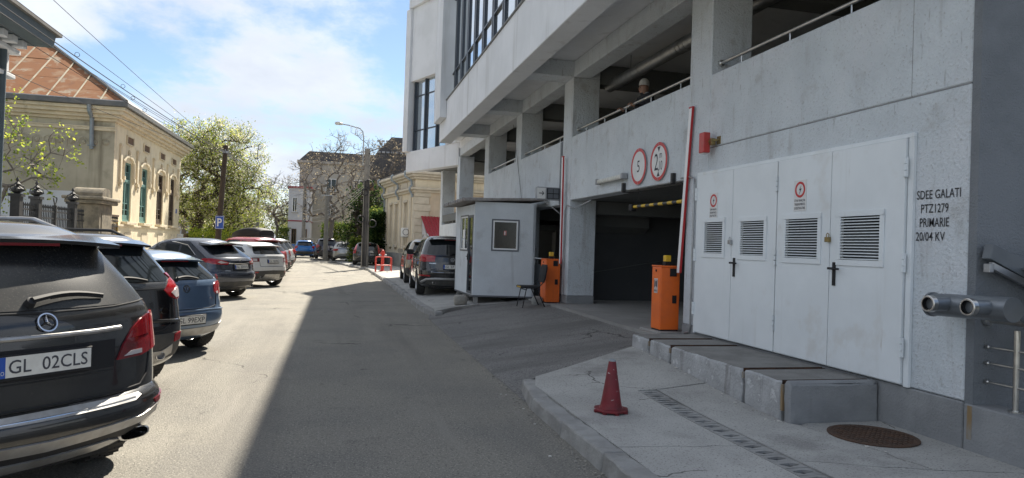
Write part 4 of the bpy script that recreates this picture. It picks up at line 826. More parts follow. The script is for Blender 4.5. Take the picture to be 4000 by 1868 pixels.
for (s0, s1, z0, z1) in ((1.05, 1.33, 1.82, 2.05), (1.05, 1.33, 1.57, 1.80)):
    q = MB(); q.prism([(s0, z0), (s1, z0), (s1, z1), (s0, z1)], BA + nf * .004, ef, (0, 0, 1), -nf * .003); pz_ = q.build('notice', 'paper', w_)
    q = MB()
    for k in range(3): q.prism([(s0 + .06, z1 - .08 - .05 * k), (s1 - .06, z1 - .08 - .05 * k), (s1 - .06, z1 - .055 - .05 * k), (s0 + .06, z1 - .055 - .05 * k)], BA + nf * .0055, ef, (0, 0, 1), -nf * .001)
    q.build('notice_print', 'print', pz_) if False else None
dr_ = pane_in(BA, ef, nf, .10, .66, .46, 2.40, 'frame_grey', t, .06, .012); q = MB(); q.prism([(.60, 1.28), (.63, 1.28), (.63, 1.44), (.60, 1.44)], BA + nf * .03, ef, (0, 0, 1), -nf * .02); q.prism([(.52, 1.36), (.62, 1.36), (.62, 1.38), (.52, 1.38)], BA + nf * .06, ef, (0, 0, 1), -nf * .02); q.build('door_handle', 'black_plastic', dr_)
for p in (BA + en * .1 + ef * .1, BB - en * .1 + ef * .1, BD + en * .1 - ef * .1, BC - en * .1 - ef * .1, BA + en * .1 + ef * 1.1):
    z0 = z_far(p.x, p.y) - .02; MB().box(p.x - .05, p.x + .05, p.y - .05, p.y + .05, z0, .40).build('leg', 'kerb', t)
def rock(name, label, c, r, seed, m, cat='stone'):
    rr = random.Random(seed); bm = bmesh.new(); bmesh.ops.create_icosphere(bm, subdivisions=2, radius=1)
    for v in bm.verts: 
        v.co = Vector([math.copysign(abs(x) ** .6, x) for x in v.co]); v.co *= rr.uniform(.86, 1.06); v.co = Vector((v.co.x * r[0], v.co.y * r[1], max(v.co.z, -.75) * r[2]))
    me = bpy.data.meshes.new(name); bm.to_mesh(me); bm.free(); me.materials.append(M[m]); me.polygons.foreach_set('use_smooth', [True] * len(me.polygons))
    o = bpy.data.objects.new(name, me); COL.objects.link(o); o.location = (c[0], c[1], c[2] + r[2] * .74); return tag(o, label, cat)
rock('stone_block', 'pale rough stone block lying at the corner of the guard booth', (2.93, 17.05, .19), (.17, .16, .15), 4, 'stone')
rock('concrete_lump', 'broken concrete lump beside the orange barrier and chair', (4.46, 15.62, .33), (.13, .12, .12), 6, 'kerb')
# wheel-like reel on the low wall
t2 = thing('hose_reel', 'dark round hose reel on the low wall behind the chair', 'reel', (4.9, 17.9, .6)); q = MB(); ringmesh(q, .19, .23, (4.93, 17.9, .86), (0, 1, 0), (0, 0, 1), (-.05, 0, 0)); q.build('ring', 'black_plastic', t2, smooth=True); q = MB()
for k in range(6): a = k * math.pi / 3; q.tube([(4.92, 17.9, .86), (4.92, 17.9 + .2 * math.cos(a), .86 + .2 * math.sin(a))], .012, 6)
q.cyl((4.97, 17.9, .86), (4.86, 17.9, .86), .03, 10); q.build('hub', 'black_plastic', t2)
# office chair
cxp, cyp = 4.22, 15.25; cz = z_drive(cxp, cyp) + .0
t = thing('visitor_chair', 'black visitor chair with torn seat beside the orange barrier', 'chair', (cxp, cyp, cz))
def cp(a, b, c): return (cxp + a, cyp + b, cz + c)      # seat faces the booth (-x)
q = MB(); q.prism([(-.30, -.22), (.14, -.22), (.18, 0), (.14, .22), (-.30, .22)], cp(0, 0, .43), (1, 0, 0), (0, 1, 0), (0, 0, .055)); q.build('seat', 'chair_seat', t, bevel=.02, seg=2, smooth=True)
q = MB(); q.prism([(-.315, -.2), (-.27, -.2), (-.27, .1), (-.315, .1)], cp(0, 0, .44), (1, 0, 0), (0, 1, 0), (0, 0, .035)); q.build('exposed_foam', 'foam', t, bevel=.01)
q = MB(); q.prism([(-.20, .0), (.20, .0), (.23, .12), (.22, .34), (.15, .40), (-.15, .40), (-.22, .34), (-.23, .12)], cp(.20, 0, .56), (0, 1, 0), (.17, 0, 1), (.045, 0, 0)); q.build('backrest', 'chair_seat', t, bevel=.015, seg=2, smooth=True)
for s_ in (-1, 1):
    q = MB(); q.tube([cp(-.26, s_ * .25, 0), cp(-.18, s_ * .24, .43), cp(.10, s_ * .24, .46), cp(.22, s_ * .22, .58)], .012, 8); q.build('leg', 'black_plastic', t, smooth=True)
    q = MB(); q.tube([cp(.26, s_ * .25, 0), cp(.05, s_ * .245, .43), cp(-.02, s_ * .24, .455)], .012, 8); q.build('leg', 'black_plastic', t, smooth=True)
q = MB(); q.tube([cp(.05, -.245, .40), cp(.05, .245, .40)], .01, 8); q.tube([cp(-.18, -.24, .40), cp(-.18, .24, .40)], .01, 8); q.build('cross_rail', 'black_plastic', t)
# ------------------------------------------------------------------ person on the deck
def person():
    px_, py_, pz_ = 5.55, 12.3, 3.10
    t = thing('person', 'person in a pale knit cap and dark jacket leaning on the deck handrail', 'person', (px_, py_, pz_))
    nodes = {'pel': (0, 0, .93, .19, .15), 'spi': (0, 0, 1.10, .20, .14), 'che': (-.03, 0, 1.34, .24, .16), 'nek': (-.07, 0, 1.46, .075, .07), 'hd0': (-.09, 0, 1.51, .085, .09), 'hd1': (-.10, 0, 1.58, .115, .105), 'hd2': (-.095, 0, 1.66, .105, .095),
             'shR': (-.05, -.21, 1.41, .11, .10), 'elR': (-.12, -.30, 1.15, .07, .07), 'wrR': (-.36, -.26, 1.20, .036, .036), 'haR': (-.43, -.25, 1.22, .035, .025),
             'shL': (-.05, .21, 1.41, .11, .10), 'elL': (-.12, .30, 1.15, .07, .07), 'wrL': (-.36, .26, 1.20, .036, .036), 'haL': (-.43, .25, 1.22, .035, .025),
             'hiR': (0, -.10, .86, .10, .10), 'knR': (0, -.11, .47, .065, .065), 'anR': (.01, -.11, .09, .045, .045), 'toR': (-.14, -.12, .035, .04, .03),
             'hiL': (0, .10, .86, .10, .10), 'knL': (0, .11, .47, .065, .065), 'anL': (.01, .11, .09, .045, .045), 'toL': (-.14, .12, .035, .04, .03)}
    ed = [('pel', 'spi'), ('spi', 'che'), ('che', 'nek'), ('nek', 'hd0'), ('hd0', 'hd1'), ('hd1', 'hd2')]
    for s_ in 'RL': ed += [('che', 'sh' + s_), ('sh' + s_, 'el' + s_), ('el' + s_, 'wr' + s_), ('wr' + s_, 'ha' + s_), ('pel', 'hi' + s_), ('hi' + s_, 'kn' + s_), ('kn' + s_, 'an' + s_), ('an' + s_, 'to' + s_)]
    # five fingers per hand curled over the rail
    for s_, sg in (('R', -1), ('L', 1)):
        for k in range(4):
            y0 = sg * .25 + (k - 1.5) * .02; l_ = (.045, .052, .05, .04)[k]
            nodes[f'f{s_}{k}a'] = (-.47, y0, 1.235, .0095, .0095); nodes[f'f{s_}{k}b'] = (-.47 - l_ * .6, y0, 1.22, .0085, .0085); nodes[f'f{s_}{k}c'] = (-.48 - l_ * .55, y0, 1.19, .0075, .0075)
            ed += [('ha' + s_, f'f{s_}{k}a'), (f'f{s_}{k}a', f'f{s_}{k}b'), (f'f{s_}{k}b', f'f{s_}{k}c')]
        nodes[f't{s_}a'] = (-.43, sg * .25 - sg * .04, 1.21, .010, .010); nodes[f't{s_}b'] = (-.46, sg * .25 - sg * .05, 1.18, .009, .009); ed += [('ha' + s_, f't{s_}a'), (f't{s_}a', f't{s_}b')]
    names = list(nodes); me = bpy.data.meshes.new('body'); me.from_pydata([nodes[n][:3] for n in names], [(names.index(a), names.index(b)) for a, b in ed], [])
    o = bpy.data.objects.new('body', me); COL.objects.link(o)
    sk = o.modifiers.new('s', 'SKIN'); sk.use_smooth_shade = True
    for i, n in enumerate(names): me.skin_vertices[0].data[i].radius = nodes[n][3:5]
    me.skin_vertices[0].data[0].use_root = True
    sb = o.modifiers.new('d', 'SUBSURF'); sb.levels = 1; sb.render_levels = 1
    bpy.context.view_layer.update(); ev = o.evaluated_get(bpy.context.evaluated_depsgraph_get()); m2 = bpy.data.meshes.new_from_object(ev); bpy.data.objects.remove(o)
    m2.name = 'body'
    for x in ('jacket', 'skin', 'trousers'): m2.materials.append(M[x])
    for p in m2.polygons:
        c = p.center; p.material_index = 1 if (c.z > 1.49 or c.x < -.385) else (2 if c.z < .88 else 0)
        if c.z < .1: p.material_index = 0
    b = bpy.data.objects.new('body', m2); COL.objects.link(b); b.parent = t
    q = MB(); hc = Vector((px_ - .085, py_, pz_ + 1.625)); n = 20
    hc = hc + Vector((-.005, 0, .03)); q.lathe([(.092, -.02), (.096, .0), (.095, .03), (.085, .07), (.058, .105), (.02, .12), (.0, .122)], hc, (.05, 0, 1), n, caps=False); q.lathe([(.094, -.02), (.099, -.015), (.099, .015), (.094, .02)], hc, (.05, 0, 1), n, caps=False); q.build('knit_cap', 'knit', t, smooth=True)
    hc = hc - Vector((-.005, 0, .03)); q = MB(); fx = hc.x - .098; 
    for sg in (-1, 1): q.lathe([(0, .008), (.009, .006), (.012, 0)], (fx + .004, py_ + sg * .032, hc.z - .035), (-1, 0, 0), 8, caps=False)
    q.build('eye', 'black_plastic', t); q = MB(); q.prism([(-.016, -.075), (.016, -.075), (.006, -.035), (-.006, -.035)], (fx + .006, py_, hc.z), (0, 1, 0), (0, 0, 1), (-.022, 0, 0)); q.build('nose', 'skin', t, bevel=.006)
    q = MB(); q.prism([(-.025, -.10), (.025, -.10), (.02, -.092), (-.02, -.092)], (fx + .012, py_, hc.z), (0, 1, 0), (0, 0, 1), (-.012, 0, 0)); q.build('mouth', 'tail_dark', t)
    q = MB(); q.lathe([(.08, 0), (.078, .05), (.07, .06)], (px_ - .06, py_, pz_ + 1.455), (-.15, 0, 1), 16, caps=False); q.build('shirt_collar', 'collar', t, smooth=True)
    return t
person()
# ------------------------------------------------------------------ cars
# local frame: x right, y forward from the rear end, z up
def prof(tab, z):
    return float(np.interp(z, [a for a, _ in tab], [b for _, b in tab]))
class CarShape:
    def __init__(s, L, rear, front, wid, Rr=.42, m=2.6, bow=.05, Rf=.5, gz=1.05, Rg=.34, crown=.035, taper=.07):
        s.L, s.rear, s.front, s.wid, s.Rr, s.m, s.bow, s.Rf, s.gz, s.Rg, s.crown, s.taper = L, rear, front, wid, Rr, m, bow, Rf, gz, Rg, crown, taper; s.c = {}
    def half(s, z):
        k = round(z, 3)
        if k in s.c: return s.c[k]
        yr, yf, hw = prof(s.rear, z), s.L - prof(s.front, z), prof(s.wid, z)
        T = lambda y: 1 - s.taper * max(0.0, abs(y - .47 * s.L) / (.5 * s.L)) ** 2.2
        w = min(1, max(0, (z - s.gz + .1) / .2)); Rr = s.Rr * (1 - w) + s.Rg * w; Rf = s.Rf
        u = np.sin(np.linspace(0, 1, 13) * math.pi / 2); P = []
        ya = yr + s.bow + Rr; yb = yf - .08 - Rf
        for a in u:
            y = yr + s.bow * a * a + Rr * (1 - max(0, 1 - a ** s.m) ** (1 / s.m)); P.append((hw * T(ya) * a, y))
        for y in np.linspace(ya, yb, 19)[1:-1]: P.append((hw * T(y), y))
        for a in u[::-1]:
            y = yf - .08 * a * a - Rf * (1 - max(0, 1 - a ** 2.4) ** (1 / 2.4)); P.append((hw * T(yb) * a, y))
        P = np.array(P); d = np.r_[0, np.cumsum(np.hypot(*np.diff(P, axis=0).T))]; s.c[k] = (P, d); return s.c[k]
    def pt(s, q, z):
        P, d = s.half(z); a = abs(q); return Vector((math.copysign(1, q) * np.interp(a, d, P[:, 0]), np.interp(a, d, P[:, 1]), z))
    def nrm(s, q, z):
        e = .02; t = s.pt(q + e, z) - s.pt(q - e, z); v = s.pt(q, z + e) - s.pt(q, z - e); n = t.cross(v)
        return n.normalized() if n.length > 1e-9 else Vector((0, -1, 0))
    def sr(s, x, z):                       # rear x -> arc coordinate
        P, d = s.half(z); return math.copysign(float(np.interp(abs(x), P[:13, 0], d[:13])), x)
    def ss(s, y, z, side=1):               # side y -> arc coordinate
        P, d = s.half(z); i = 12; j = len(P) - 13
        # include the rear quarter so that points behind the straight side also work
        return side * float(np.interp(y, P[8:j + 4, 1], d[8:j + 4]))
    def body(s, arches, ztop):
        zs = sorted({round(a, 3) for a, _ in s.rear} | {round(a, 3) for a, _ in s.front} | {round(a, 3) for a, _ in s.wid})
        zz = []
        for a, b in zip(zs[:-1], zs[1:]):
            k = max(1, int((b - a) / .07)); zz += [a + (b - a) * i / k for i in range(k)]
        zz.append(zs[-1]); V = []; F = []; n = None
        for z in zz:
            P, _ = s.half(z); ring = [(x, y, z) for x, y in P] + [(-x, y, z) for x, y in P[-2:0:-1]]; n = len(ring); V += ring
        for i in range(len(zz) - 1):
            for k in range(n): F.append((i * n + k, i * n + (k + 1) % n, (i + 1) * n + (k + 1) % n, (i + 1) * n + k))
        F.append(tuple(range(n - 1, -1, -1)))
        # roof crown
        base = (len(zz) - 1) * n; ring = V[base:]; yc = (ring[0][1] + ring[n // 2][1]) / 2; prev = base
        for f_, dz in ((.82, .45), (.6, .75), (.35, .93), (.12, 1.0)):
            k0 = len(V); V += [(x * f_, yc + (y - yc) * (1 - (1 - f_) * .55), z + s.crown * dz) for x, y, z in ring]
            for k in range(n): F.append((prev + k, prev + (k + 1) % n, k0 + (k + 1) % n, k0 + k))
            prev = k0
        F.append(tuple(range(prev, prev + n)))
        me = bpy.data.meshes.new('body'); me.from_pydata(V, [], F)
        bm = bmesh.new(); bm.from_mesh(me); bmesh.ops.recalc_face_normals(bm, faces=bm.faces); bm.to_mesh(me); bm.free()
        o = bpy.data.objects.new('body', me); COL.objects.link(o)
        cu = MB()
        for (yw, rw, hw) in arches:
            for sg in (-1, 1): cu.cyl((sg * (hw - .34), yw, rw - .03), (sg * (hw + .3), yw, rw - .03), rw + .055, 28)
        c = cu.build('cutter', 'black_matte', None); me.materials.append(M['black_matte']); me.materials.append(M['black_matte'])
        c.data.materials.append(M['black_matte']); c.data.polygons.foreach_set('material_index', [1] * len(c.data.polygons))
        md = o.modifiers.new('b', 'BOOLEAN'); md.object = c; md.operation = 'DIFFERENCE'; md.solver = 'EXACT'
        bpy.context.view_layer.update(); ev = o.evaluated_get(bpy.context.evaluated_depsgraph_get()); m2 = bpy.data.meshes.new_from_object(ev)
        bpy.data.objects.remove(o); bpy.data.objects.remove(c)
        m2.polygons.foreach_set('use_smooth', [True] * len(m2.polygons)); m2.set_sharp_from_angle(angle=R(38)); m2.name = 'body'
        return m2
def patch(cs, name, poly, m, parent, off=.006, depth=.018, step=.07, smooth=True):
    """panel laid on the car skin; poly in (arc, z)"""
    pts, tris, _ = cdt(poly, step); V = []; N = []
    for a, z in pts:
        n = cs.nrm(a, z); p = cs.pt(a, z); V.append(p + n * off); N.append(n)
    F = []; E_ = set()
    for t in tris:
        a, b, c = (V[i] for i in t)
        if (b - a).cross(c - a).dot(N[t[0]]) < 0: t = tuple(reversed(t))
        F.append(t)
        for i in range(3): E_.add((t[i], t[(i + 1) % 3]))
    k = len(V); V2 = [v - n * depth for v, n in zip(V, N)]
    F += [(b, a, a + k, b + k) for a, b in E_ if (b, a) not in E_]
    o = MB().add(V + V2, F).build(name, m, parent, smooth=smooth, local=True, ang=45); return o
def wheel_meshes():
    q = MB(); q.lathe([(.66, -.5), (.80, -.52), (.95, -.47), (.99, -.36), (1.0, 0), (.99, .36), (.95, .47), (.80, .52), (.66, .5)], (0, 0, 0), (1, 0, 0), 36, caps=False)
    for k in range(36):       # tread blocks
        a = 2 * math.pi * (k + .5) / 36; c, s_ = math.cos(a), math.sin(a)
        for xx in (-.27, 0.0, .27): q.box(xx - .115, xx + .115, c * .978 - .03, c * .978 + .03, s_ * .978 - .03, s_ * .978 + .03)
    ty = q.build('tyre', 'rubber', None, smooth=True, local=True)
    q = MB(); q.lathe([(.66, -.5), (.64, -.45), (.60, .2), (.60, .36), (.64, .42), (.68, .5)], (0, 0, 0), (1, 0, 0), 36, caps=False)
    q.lathe([(.0, .30), (.13, .30), (.15, .2), (.0, .2)], (0, 0, 0), (1, 0, 0), 16, caps=False)
    for k in range(5):
        a = 2 * math.pi * k / 5; u = Vector((0, math.cos(a), math.sin(a))); w = Vector((0, -math.sin(a), math.cos(a)))
        for dd in (-.06, .06): q.prism([(.1, dd - .04), (.64, dd * 2.2 - .035), (.64, dd * 2.2 + .035), (.1, dd + .04)], (.26, 0, 0), u, w, (.12, 0, 0))
    rm = q.build('rim', 'rim_silver', None, smooth=True, local=True)
    q = MB(); q.lathe([(.0, -.1), (.42, -.1), (.42, -.02), (.0, -.02)], (0, 0, 0), (1, 0, 0), 24, caps=False); dk = q.build('brake_disc', 'rim_dark', None, local=True)
    return ty, rm, dk
_ty, _rm, _dk = wheel_meshes()
def add_wheel(root, x, y, r, w=.25, rim='rim_silver'):
    s_ = 1 if x > 0 else -1
    e = bpy.data.objects.new('wheel', None); COL.objects.link(e); e.parent = root; e.location = (x, y, r); e.scale = (s_ * w, r, r) if s_ > 0 else (w, r, r)
    if s_ < 0: e.rotation_euler = (0, 0, math.pi)
    for src in (_ty, _rm, _dk): c = src.copy(); COL.objects.link(c); c.parent = e
    return e
def star(O, r, parent):
    q = MB(); ringmesh(q, r * .86, r, (0, 0, 0), (1, 0, 0), (0, 0, 1), (0, -.012, 0)) 
    for k in range(3):
        a = math.pi / 2 + k * 2 * math.pi / 3; t_ = Vector((math.cos(a) * r * .9, -.008, math.sin(a) * r * .9)); l = Vector((math.cos(a + math.pi / 3) * r * .16, -.002, math.sin(a + math.pi / 3) * r * .16)); rr = Vector((math.cos(a - math.pi / 3) * r * .16, -.002, math.sin(a - math.pi / 3) * r * .16)); c = Vector((0, -.016, 0))
        q.add([t_, l, rr, c], [(0, 1, 3), (0, 3, 2)])
    return q
def emblem(kind, O, r, n, parent):
    n = Vector(n); 
    if kind == 'star': q = star(O, r, parent)
    elif kind == 'ringvw':
        q = MB(); ringmesh(q, r * .86, r, (0, 0, 0), (1, 0, 0), (0, 0, 1), (0, -.012, 0))
        def st(a, b, w=.13):
            d = Vector((b[0] - a[0], 0, b[1] - a[1])).normalized(); p = Vector((-d.z, 0, d.x)) * w * r * .5; A = Vector((a[0] * r, 0, a[1] * r)); B = Vector((b[0] * r, 0, b[1] * r)); w_ = Vector((0, -.010, 0))
            q.hexa([A - p, A + p, B + p, B - p], [A - p + w_, A + p + w_, B + p + w_, B - p + w_])
        st((-.38, .80), (0, .08)); st((.38, .80), (0, .08)); st((-.78, .42), (-.34, -.72)); st((-.34, -.72), (0, .0)); st((0, .0), (.34, -.72)); st((.34, -.72), (.78, .42))
    elif kind == 'oval':
        q = MB(); ringmesh(q, r * .84, r, (0, 0, 0), (1, 0, 0), (0, 0, .62), (0, -.012, 0)); q.box(-r * .22, -r * .02, -.010, 0, -r * .3, r * .45); q.box(-r * .22, r * .55, -.0105, 0, -r * .36, -r * .2)
    else:
        q = MB(); q.prism(disc(r, 20), (0, 0, 0), (1, 0, 0), (0, 0, .55), (0, -.008, 0))
    o = q.build('badge', 'chrome', parent, local=True, smooth=True, ang=40); o.location = O + n * .004
    z = -n; o.rotation_euler = Matrix.Rotation(0, 4, 'Z').to_euler()
    q_ = Vector((0, -1, 0)).rotation_difference(n); o.rotation_mode = 'QUATERNION'; o.rotation_quaternion = q_
    return o
def plate(cs, txt, x, z, parent, w=.52, h=.113, y=None):
    a = cs.sr(x, z); p = cs.pt(a, z); n = cs.nrm(a, z); 
    if y is None: y = p.y - .02
    c = Vector((x, y, z)); u = Vector((0, 0, 1)); n = Vector((0, n.y, max(-.1, min(.35, n.z)))).normalized(); u = (u - n * u.dot(n)).normalized(); r = Vector((1, 0, 0))
    q = MB(); q.prism([(-w / 2 - .012, -h / 2 - .018), (w / 2 + .012, -h / 2 - .018), (w / 2 + .012, h / 2 + .01), (-w / 2 - .012, h / 2 + .01)], c + n * -.03, r, u, n * .036); b = q.build('plate_holder', 'black_plastic', parent, local=True, bevel=.004)
    q = MB(); q.prism([(-w / 2, -h / 2), (w / 2, -h / 2), (w / 2, h / 2), (-w / 2, h / 2)], c + n * .0065, r, u, n * .002); pl = q.build('number_plate', 'plate_white', parent, local=True)
    q = MB(); q.prism([(-w / 2, -h / 2), (-w / 2 + .045, -h / 2), (-w / 2 + .045, h / 2), (-w / 2, h / 2)], c + n * .0088, r, u, n * .001); q.build('country_band', 'sign_blue', pl, local=True)
    text('RO', c + r * (-w / 2 + .0225) - u * .03 + n * .0095, r, u, .032, .022, 'plate_white', pl, local=True)
    text(txt, c + r * .02 + n * .0085, r, u, w * .84, h * .66, 'print', pl, local=True, bold=.006)
    return pl
def make_car(label, cname, corner, h, cs, paint_, hw, wb, ro, rw, feats, group='cars parked along the street', z0=0.0, cat='car', right=True, sc=1.0):
    """corner = rear right corner on the ground, h = heading (deg from +Y towards +X)"""
    f = Vector((math.sin(R(h)), math.cos(R(h)), 0)); r = Vector((math.cos(R(h)), -math.sin(R(h)), 0))
    loc = Vector((corner[0], corner[1], 0)) - r * (hw * sc if right else -hw * sc)
    t = thing(cname, label, cat, (loc.x, loc.y, z0), group, rz=-R(h)); t.scale = (sc, sc, sc)
    me = cs.body([(ro, rw, hw), (ro + wb, rw, hw)], 0)
    me.materials[0] = M[paint_]; b = bpy.data.objects.new('body', me); COL.objects.link(b); b.parent = t
    for yy in (ro, ro + wb):
        for sg in (-1, 1): add_wheel(t, sg * (hw - .135), yy, rw, feats.get('tw', .25), 'rim_silver')
    q = MB(); q.box(-hw + .36, hw - .36, .4, cs.L - .4, .20, .30); q.build('underbody', 'black_matte', t, local=True)
    S = cs
    # rear window
    rwz = feats.get('rwin')
    if rwz:
        (z0_, x0), (z1_, x1) = rwz; zm = (z0_ + z1_) / 2; xm = (x0 + x1) / 2 + .01
        L_ = [(S.sr(x0 - .03, z0_), z0_), (S.sr(x0, z0_ + .03), z0_ + .03), (S.sr(xm, zm), zm), (S.sr(x1, z1_ - .02), z1_ - .02), (S.sr(x1 - .03, z1_), z1_)]
        poly = L_ + [(-a, z) for a, z in reversed(L_)]
        patch(S, 'rear_window', poly, feats.get('glass', 'glass_dark'), t, off=.005)
    # side windows, given in (y, z)
    for sw in feats.get('side', []):
        for sg in (-1, 1):
            patch(S, 'side_window', [(S.ss(y, z, sg), z) for y, z in sw], 'glass_dark', t, off=.005, step=.09)
    if feats.get('wtrim'):
        yy = feats['wtrim']
        for sg in (-1, 1):
            q = MB(); q.tube([S.pt(S.ss(y, z, sg), z) + S.nrm(S.ss(y, z, sg), z) * .006 for y, z in yy], .009, 6); q.build('window_trim', 'chrome', t, local=True, smooth=True)
    # windscreen
    if feats.get('wscreen'):
        z0_, z1_ = feats['wscreen']; P0, d0 = S.half(z0_); P1, d1 = S.half(z1_); D0, D1 = d0[-1], d1[-1]
        for sg in (-1, 1): patch(S, 'windscreen', [(sg * (D0 - .001), z0_), (sg * (D0 - .62), z0_), (sg * (D1 - .50), z1_), (sg * (D1 - .001), z1_)], 'glass_dark', t, off=.005, step=.12)
    for item in feats.get('panels', []):
        nm, m_, pts, mirror = item[:4]; off = item[4] if len(item) > 4 else .006
        def cv(p): return (S.sr(p[1], p[2]) if p[0] == 'r' else S.ss(p[1], p[2], 1), p[2])
        pp = [cv(p) for p in pts]
        if mirror == 'span':
            poly = pp + [(-a, z) for a, z in reversed(pp)]; 
            patch(S, nm, poly, m_, t, off=off)
        else:
            patch(S, nm, pp, m_, t, off=off, step=.05); patch(S, nm, [(-a, z) for a, z in pp], m_, t, off=off, step=.05)
    for item in feats.get('bars', []):          # rounded bars across the rear: name, mat, [(x,z)...] half, radius
        nm, m_, pts, rad = item
        full = [(-x, z) for x, z in reversed(pts) if x > 1e-6] + list(pts); dense = []
        for a, b in zip(full[:-1], full[1:]):
            for k in range(6): dense.append((a[0] + (b[0] - a[0]) * k / 6, a[1] + (b[1] - a[1]) * k / 6))
        dense.append(full[-1]); q = MB(); q.tube([S.pt(S.sr(x, z), z) + S.nrm(S.sr(x, z), z) * (rad * .3) for x, z in dense], rad, 8); q.build(nm, m_, t, local=True, smooth=True)
    if feats.get('plate'):
        tx, x, z = feats['plate']; plate(S, tx, x, z, t)
    if feats.get('badge'):
        k, x, z, r_ = feats['badge']; a = S.sr(x, z); emblem(k, S.pt(a, z), r_, S.nrm(a, z), t)
    for tx, x, z, w_ in feats.get('letters', []):
        a = S.sr(x, z); n = S.nrm(a, z); e = (S.pt(a + .05, z) - S.pt(a - .05, z)).normalized(); text(tx, S.pt(a, z) + n * .006, e, n.cross(e) if n.cross(e).z > 0 else e.cross(n), w_, .028, 'chrome', t, local=True, bold=.02)
    if feats.get('spoiler'):
        z, x, y0, y1 = feats['spoiler']; q = MB(); V = []; n = 12
        for i in range(n + 1):
            u = -1 + 2 * i / n; xx = x * u; e = .10 * abs(u) ** 3; c_ = .03 * u * u
            V += [(xx, y0 + e, z - c_), (xx, y1 + .25, z + .052 - c_), (xx, y1 + .25, z - .03 - c_), (xx, y0 + e + .01, z - .022 - c_)]
        F = []
        for i in range(n):
            for k in range(4): F.append((i * 4 + k, i * 4 + (k + 1) % 4, (i + 1) * 4 + (k + 1) % 4, (i + 1) * 4 + k))
        F += [(3, 2, 1, 0), tuple(n * 4 + k for k in range(4))]; q.add(V, F); sp_ = q.build('roof_spoiler', feats.get('spm', paint_), t, local=True, smooth=True, ang=30)
        bm = bmesh.new(); bm.from_mesh(sp_.data); bmesh.ops.recalc_face_normals(bm, faces=bm.faces); bm.to_mesh(sp_.data); bm.free()
        MB().box(-.22, .22, y0 + .012, y0 + .03, z - .040, z - .022).build('brake_light', 'tail_dark', sp_, local=True)
    if feats.get('wiper'):
        x, z, l_, tilt = feats['wiper']; a = S.sr(x, z); p = S.pt(a, z); n = S.nrm(a, z); q = MB(); q.lathe([(.0, .05), (.025, .045), (.03, 0)], p, n, 12, caps=False)
        P = []
        for k in range(9):
            xx = x + l_ * k / 8; zz_ = z + tilt * k / 8 + .025 * math.sin(math.pi * k / 8); aa = S.sr(xx, zz_); P.append(S.pt(aa, zz_) + S.nrm(aa, zz_) * (.045 - .02 * k / 8))
        q.tube(P, [.020 - .010 * k / 8 for k in range(9)], 6); w_ = q.build('rear_wiper', 'black_plastic', t, local=True, smooth=True)
        q = MB(); q.tube([Vector(v) - Vector((0, .0, .012)) for v in P[2:]], .009, 5); q.build('wiper_blade', 'rubber', w_, local=True)
    if feats.get('rails'):
        y0, y1, x, z, m_ = feats['rails']
        for sg in (-1, 1):
            q = MB(); n = 14; q.tube([(sg * (x + .03 * math.sin(math.pi * i / n)), y0 + (y1 - y0) * i / n, z - .03 + .075 * min(1, math.sin(math.pi * i / n) * 2.2)) for i in range(n + 1)], .017, 8); q.build('roof_rail', m_, t, local=True, smooth=True)
    for (x, z, w_, h_) in feats.get('exhaust', []):
        for sg in (-1, 1):
            y = S.pt(S.sr(sg * x, z), z).y; q = MB(); V = []; n = 20
            pr = [(1.0, .16), (1.0, -.035), (.86, -.04), (.82, .08)]
            for rr, dy in pr: V += [(sg * x + w_ * rr * math.copysign(abs(math.cos(2 * math.pi * k / n)) ** .7, math.cos(2 * math.pi * k / n)), y + dy, z + h_ * rr * math.copysign(abs(math.sin(2 * math.pi * k / n)) ** .7, math.sin(2 * math.pi * k / n))) for k in range(n)]
            F = [(i * n + k, i * n + (k + 1) % n, (i + 1) * n + (k + 1) % n, (i + 1) * n + k) for i in range(3) for k in range(n)]; q.add(V, F); e_ = q.build('exhaust_tip', 'chrome', t, local=True, smooth=True)
            q = MB(); q.prism([(w_ * .8 * math.cos(2 * math.pi * k / n), h_ * .8 * math.sin(2 * math.pi * k / n)) for k in range(n)], (sg * x, y + .07, z), (1, 0, 0), (0, 0, 1), (0, .005, 0)); q.build('exhaust_bore', 'black_matte', e_, local=True)
    if feats.get('mirror'):
        y, z = feats['mirror']
        for sg in (-1, 1):
            p = S.pt(S.ss(y, z, sg), z); c = p + Vector((sg * .13, 0, .05)); q = MB(); n = 10
            V = []
            for k in range(n):
                a = 2 * math.pi * k / n; ca, sa = math.copysign(abs(math.cos(a)) ** .6, math.cos(a)), math.copysign(abs(math.sin(a)) ** .6, math.sin(a))
                V += [c + Vector((ca * .115, -.03, sa * .085)), c + Vector((ca * .105, .045, sa * .075)), c + Vector((ca * .05, .09, sa * .04))]
            F = [(k * 3 + i, ((k + 1) % n) * 3 + i, ((k + 1) % n) * 3 + i + 1, k * 3 + i + 1) for k in range(n) for i in range(2)] + [tuple(k * 3 for k in range(n)), tuple(k * 3 + 2 for k in range(n - 1, -1, -1))]
            q.add(V, F); q.tube([p - Vector((sg * .03, 0, 0)), c + Vector((-sg * .05, .02, -.06))], .022, 6); q.build('door_mirror', paint_ if not feats.get('mblack') else 'black_plastic', t, local=True, smooth=True)
    # door gaps and handles on the sides
    for yg in feats.get('gaps', []):
        for sg in (-1, 1):
            q = MB(); q.tube([S.pt(S.ss(yg, z, sg), z) + S.nrm(S.ss(yg, z, sg), z) * .001 for z in np.linspace(.42, feats.get('belt', 1.0), 10)], .005, 4); q.build('door_gap', 'black_matte', t, local=True)
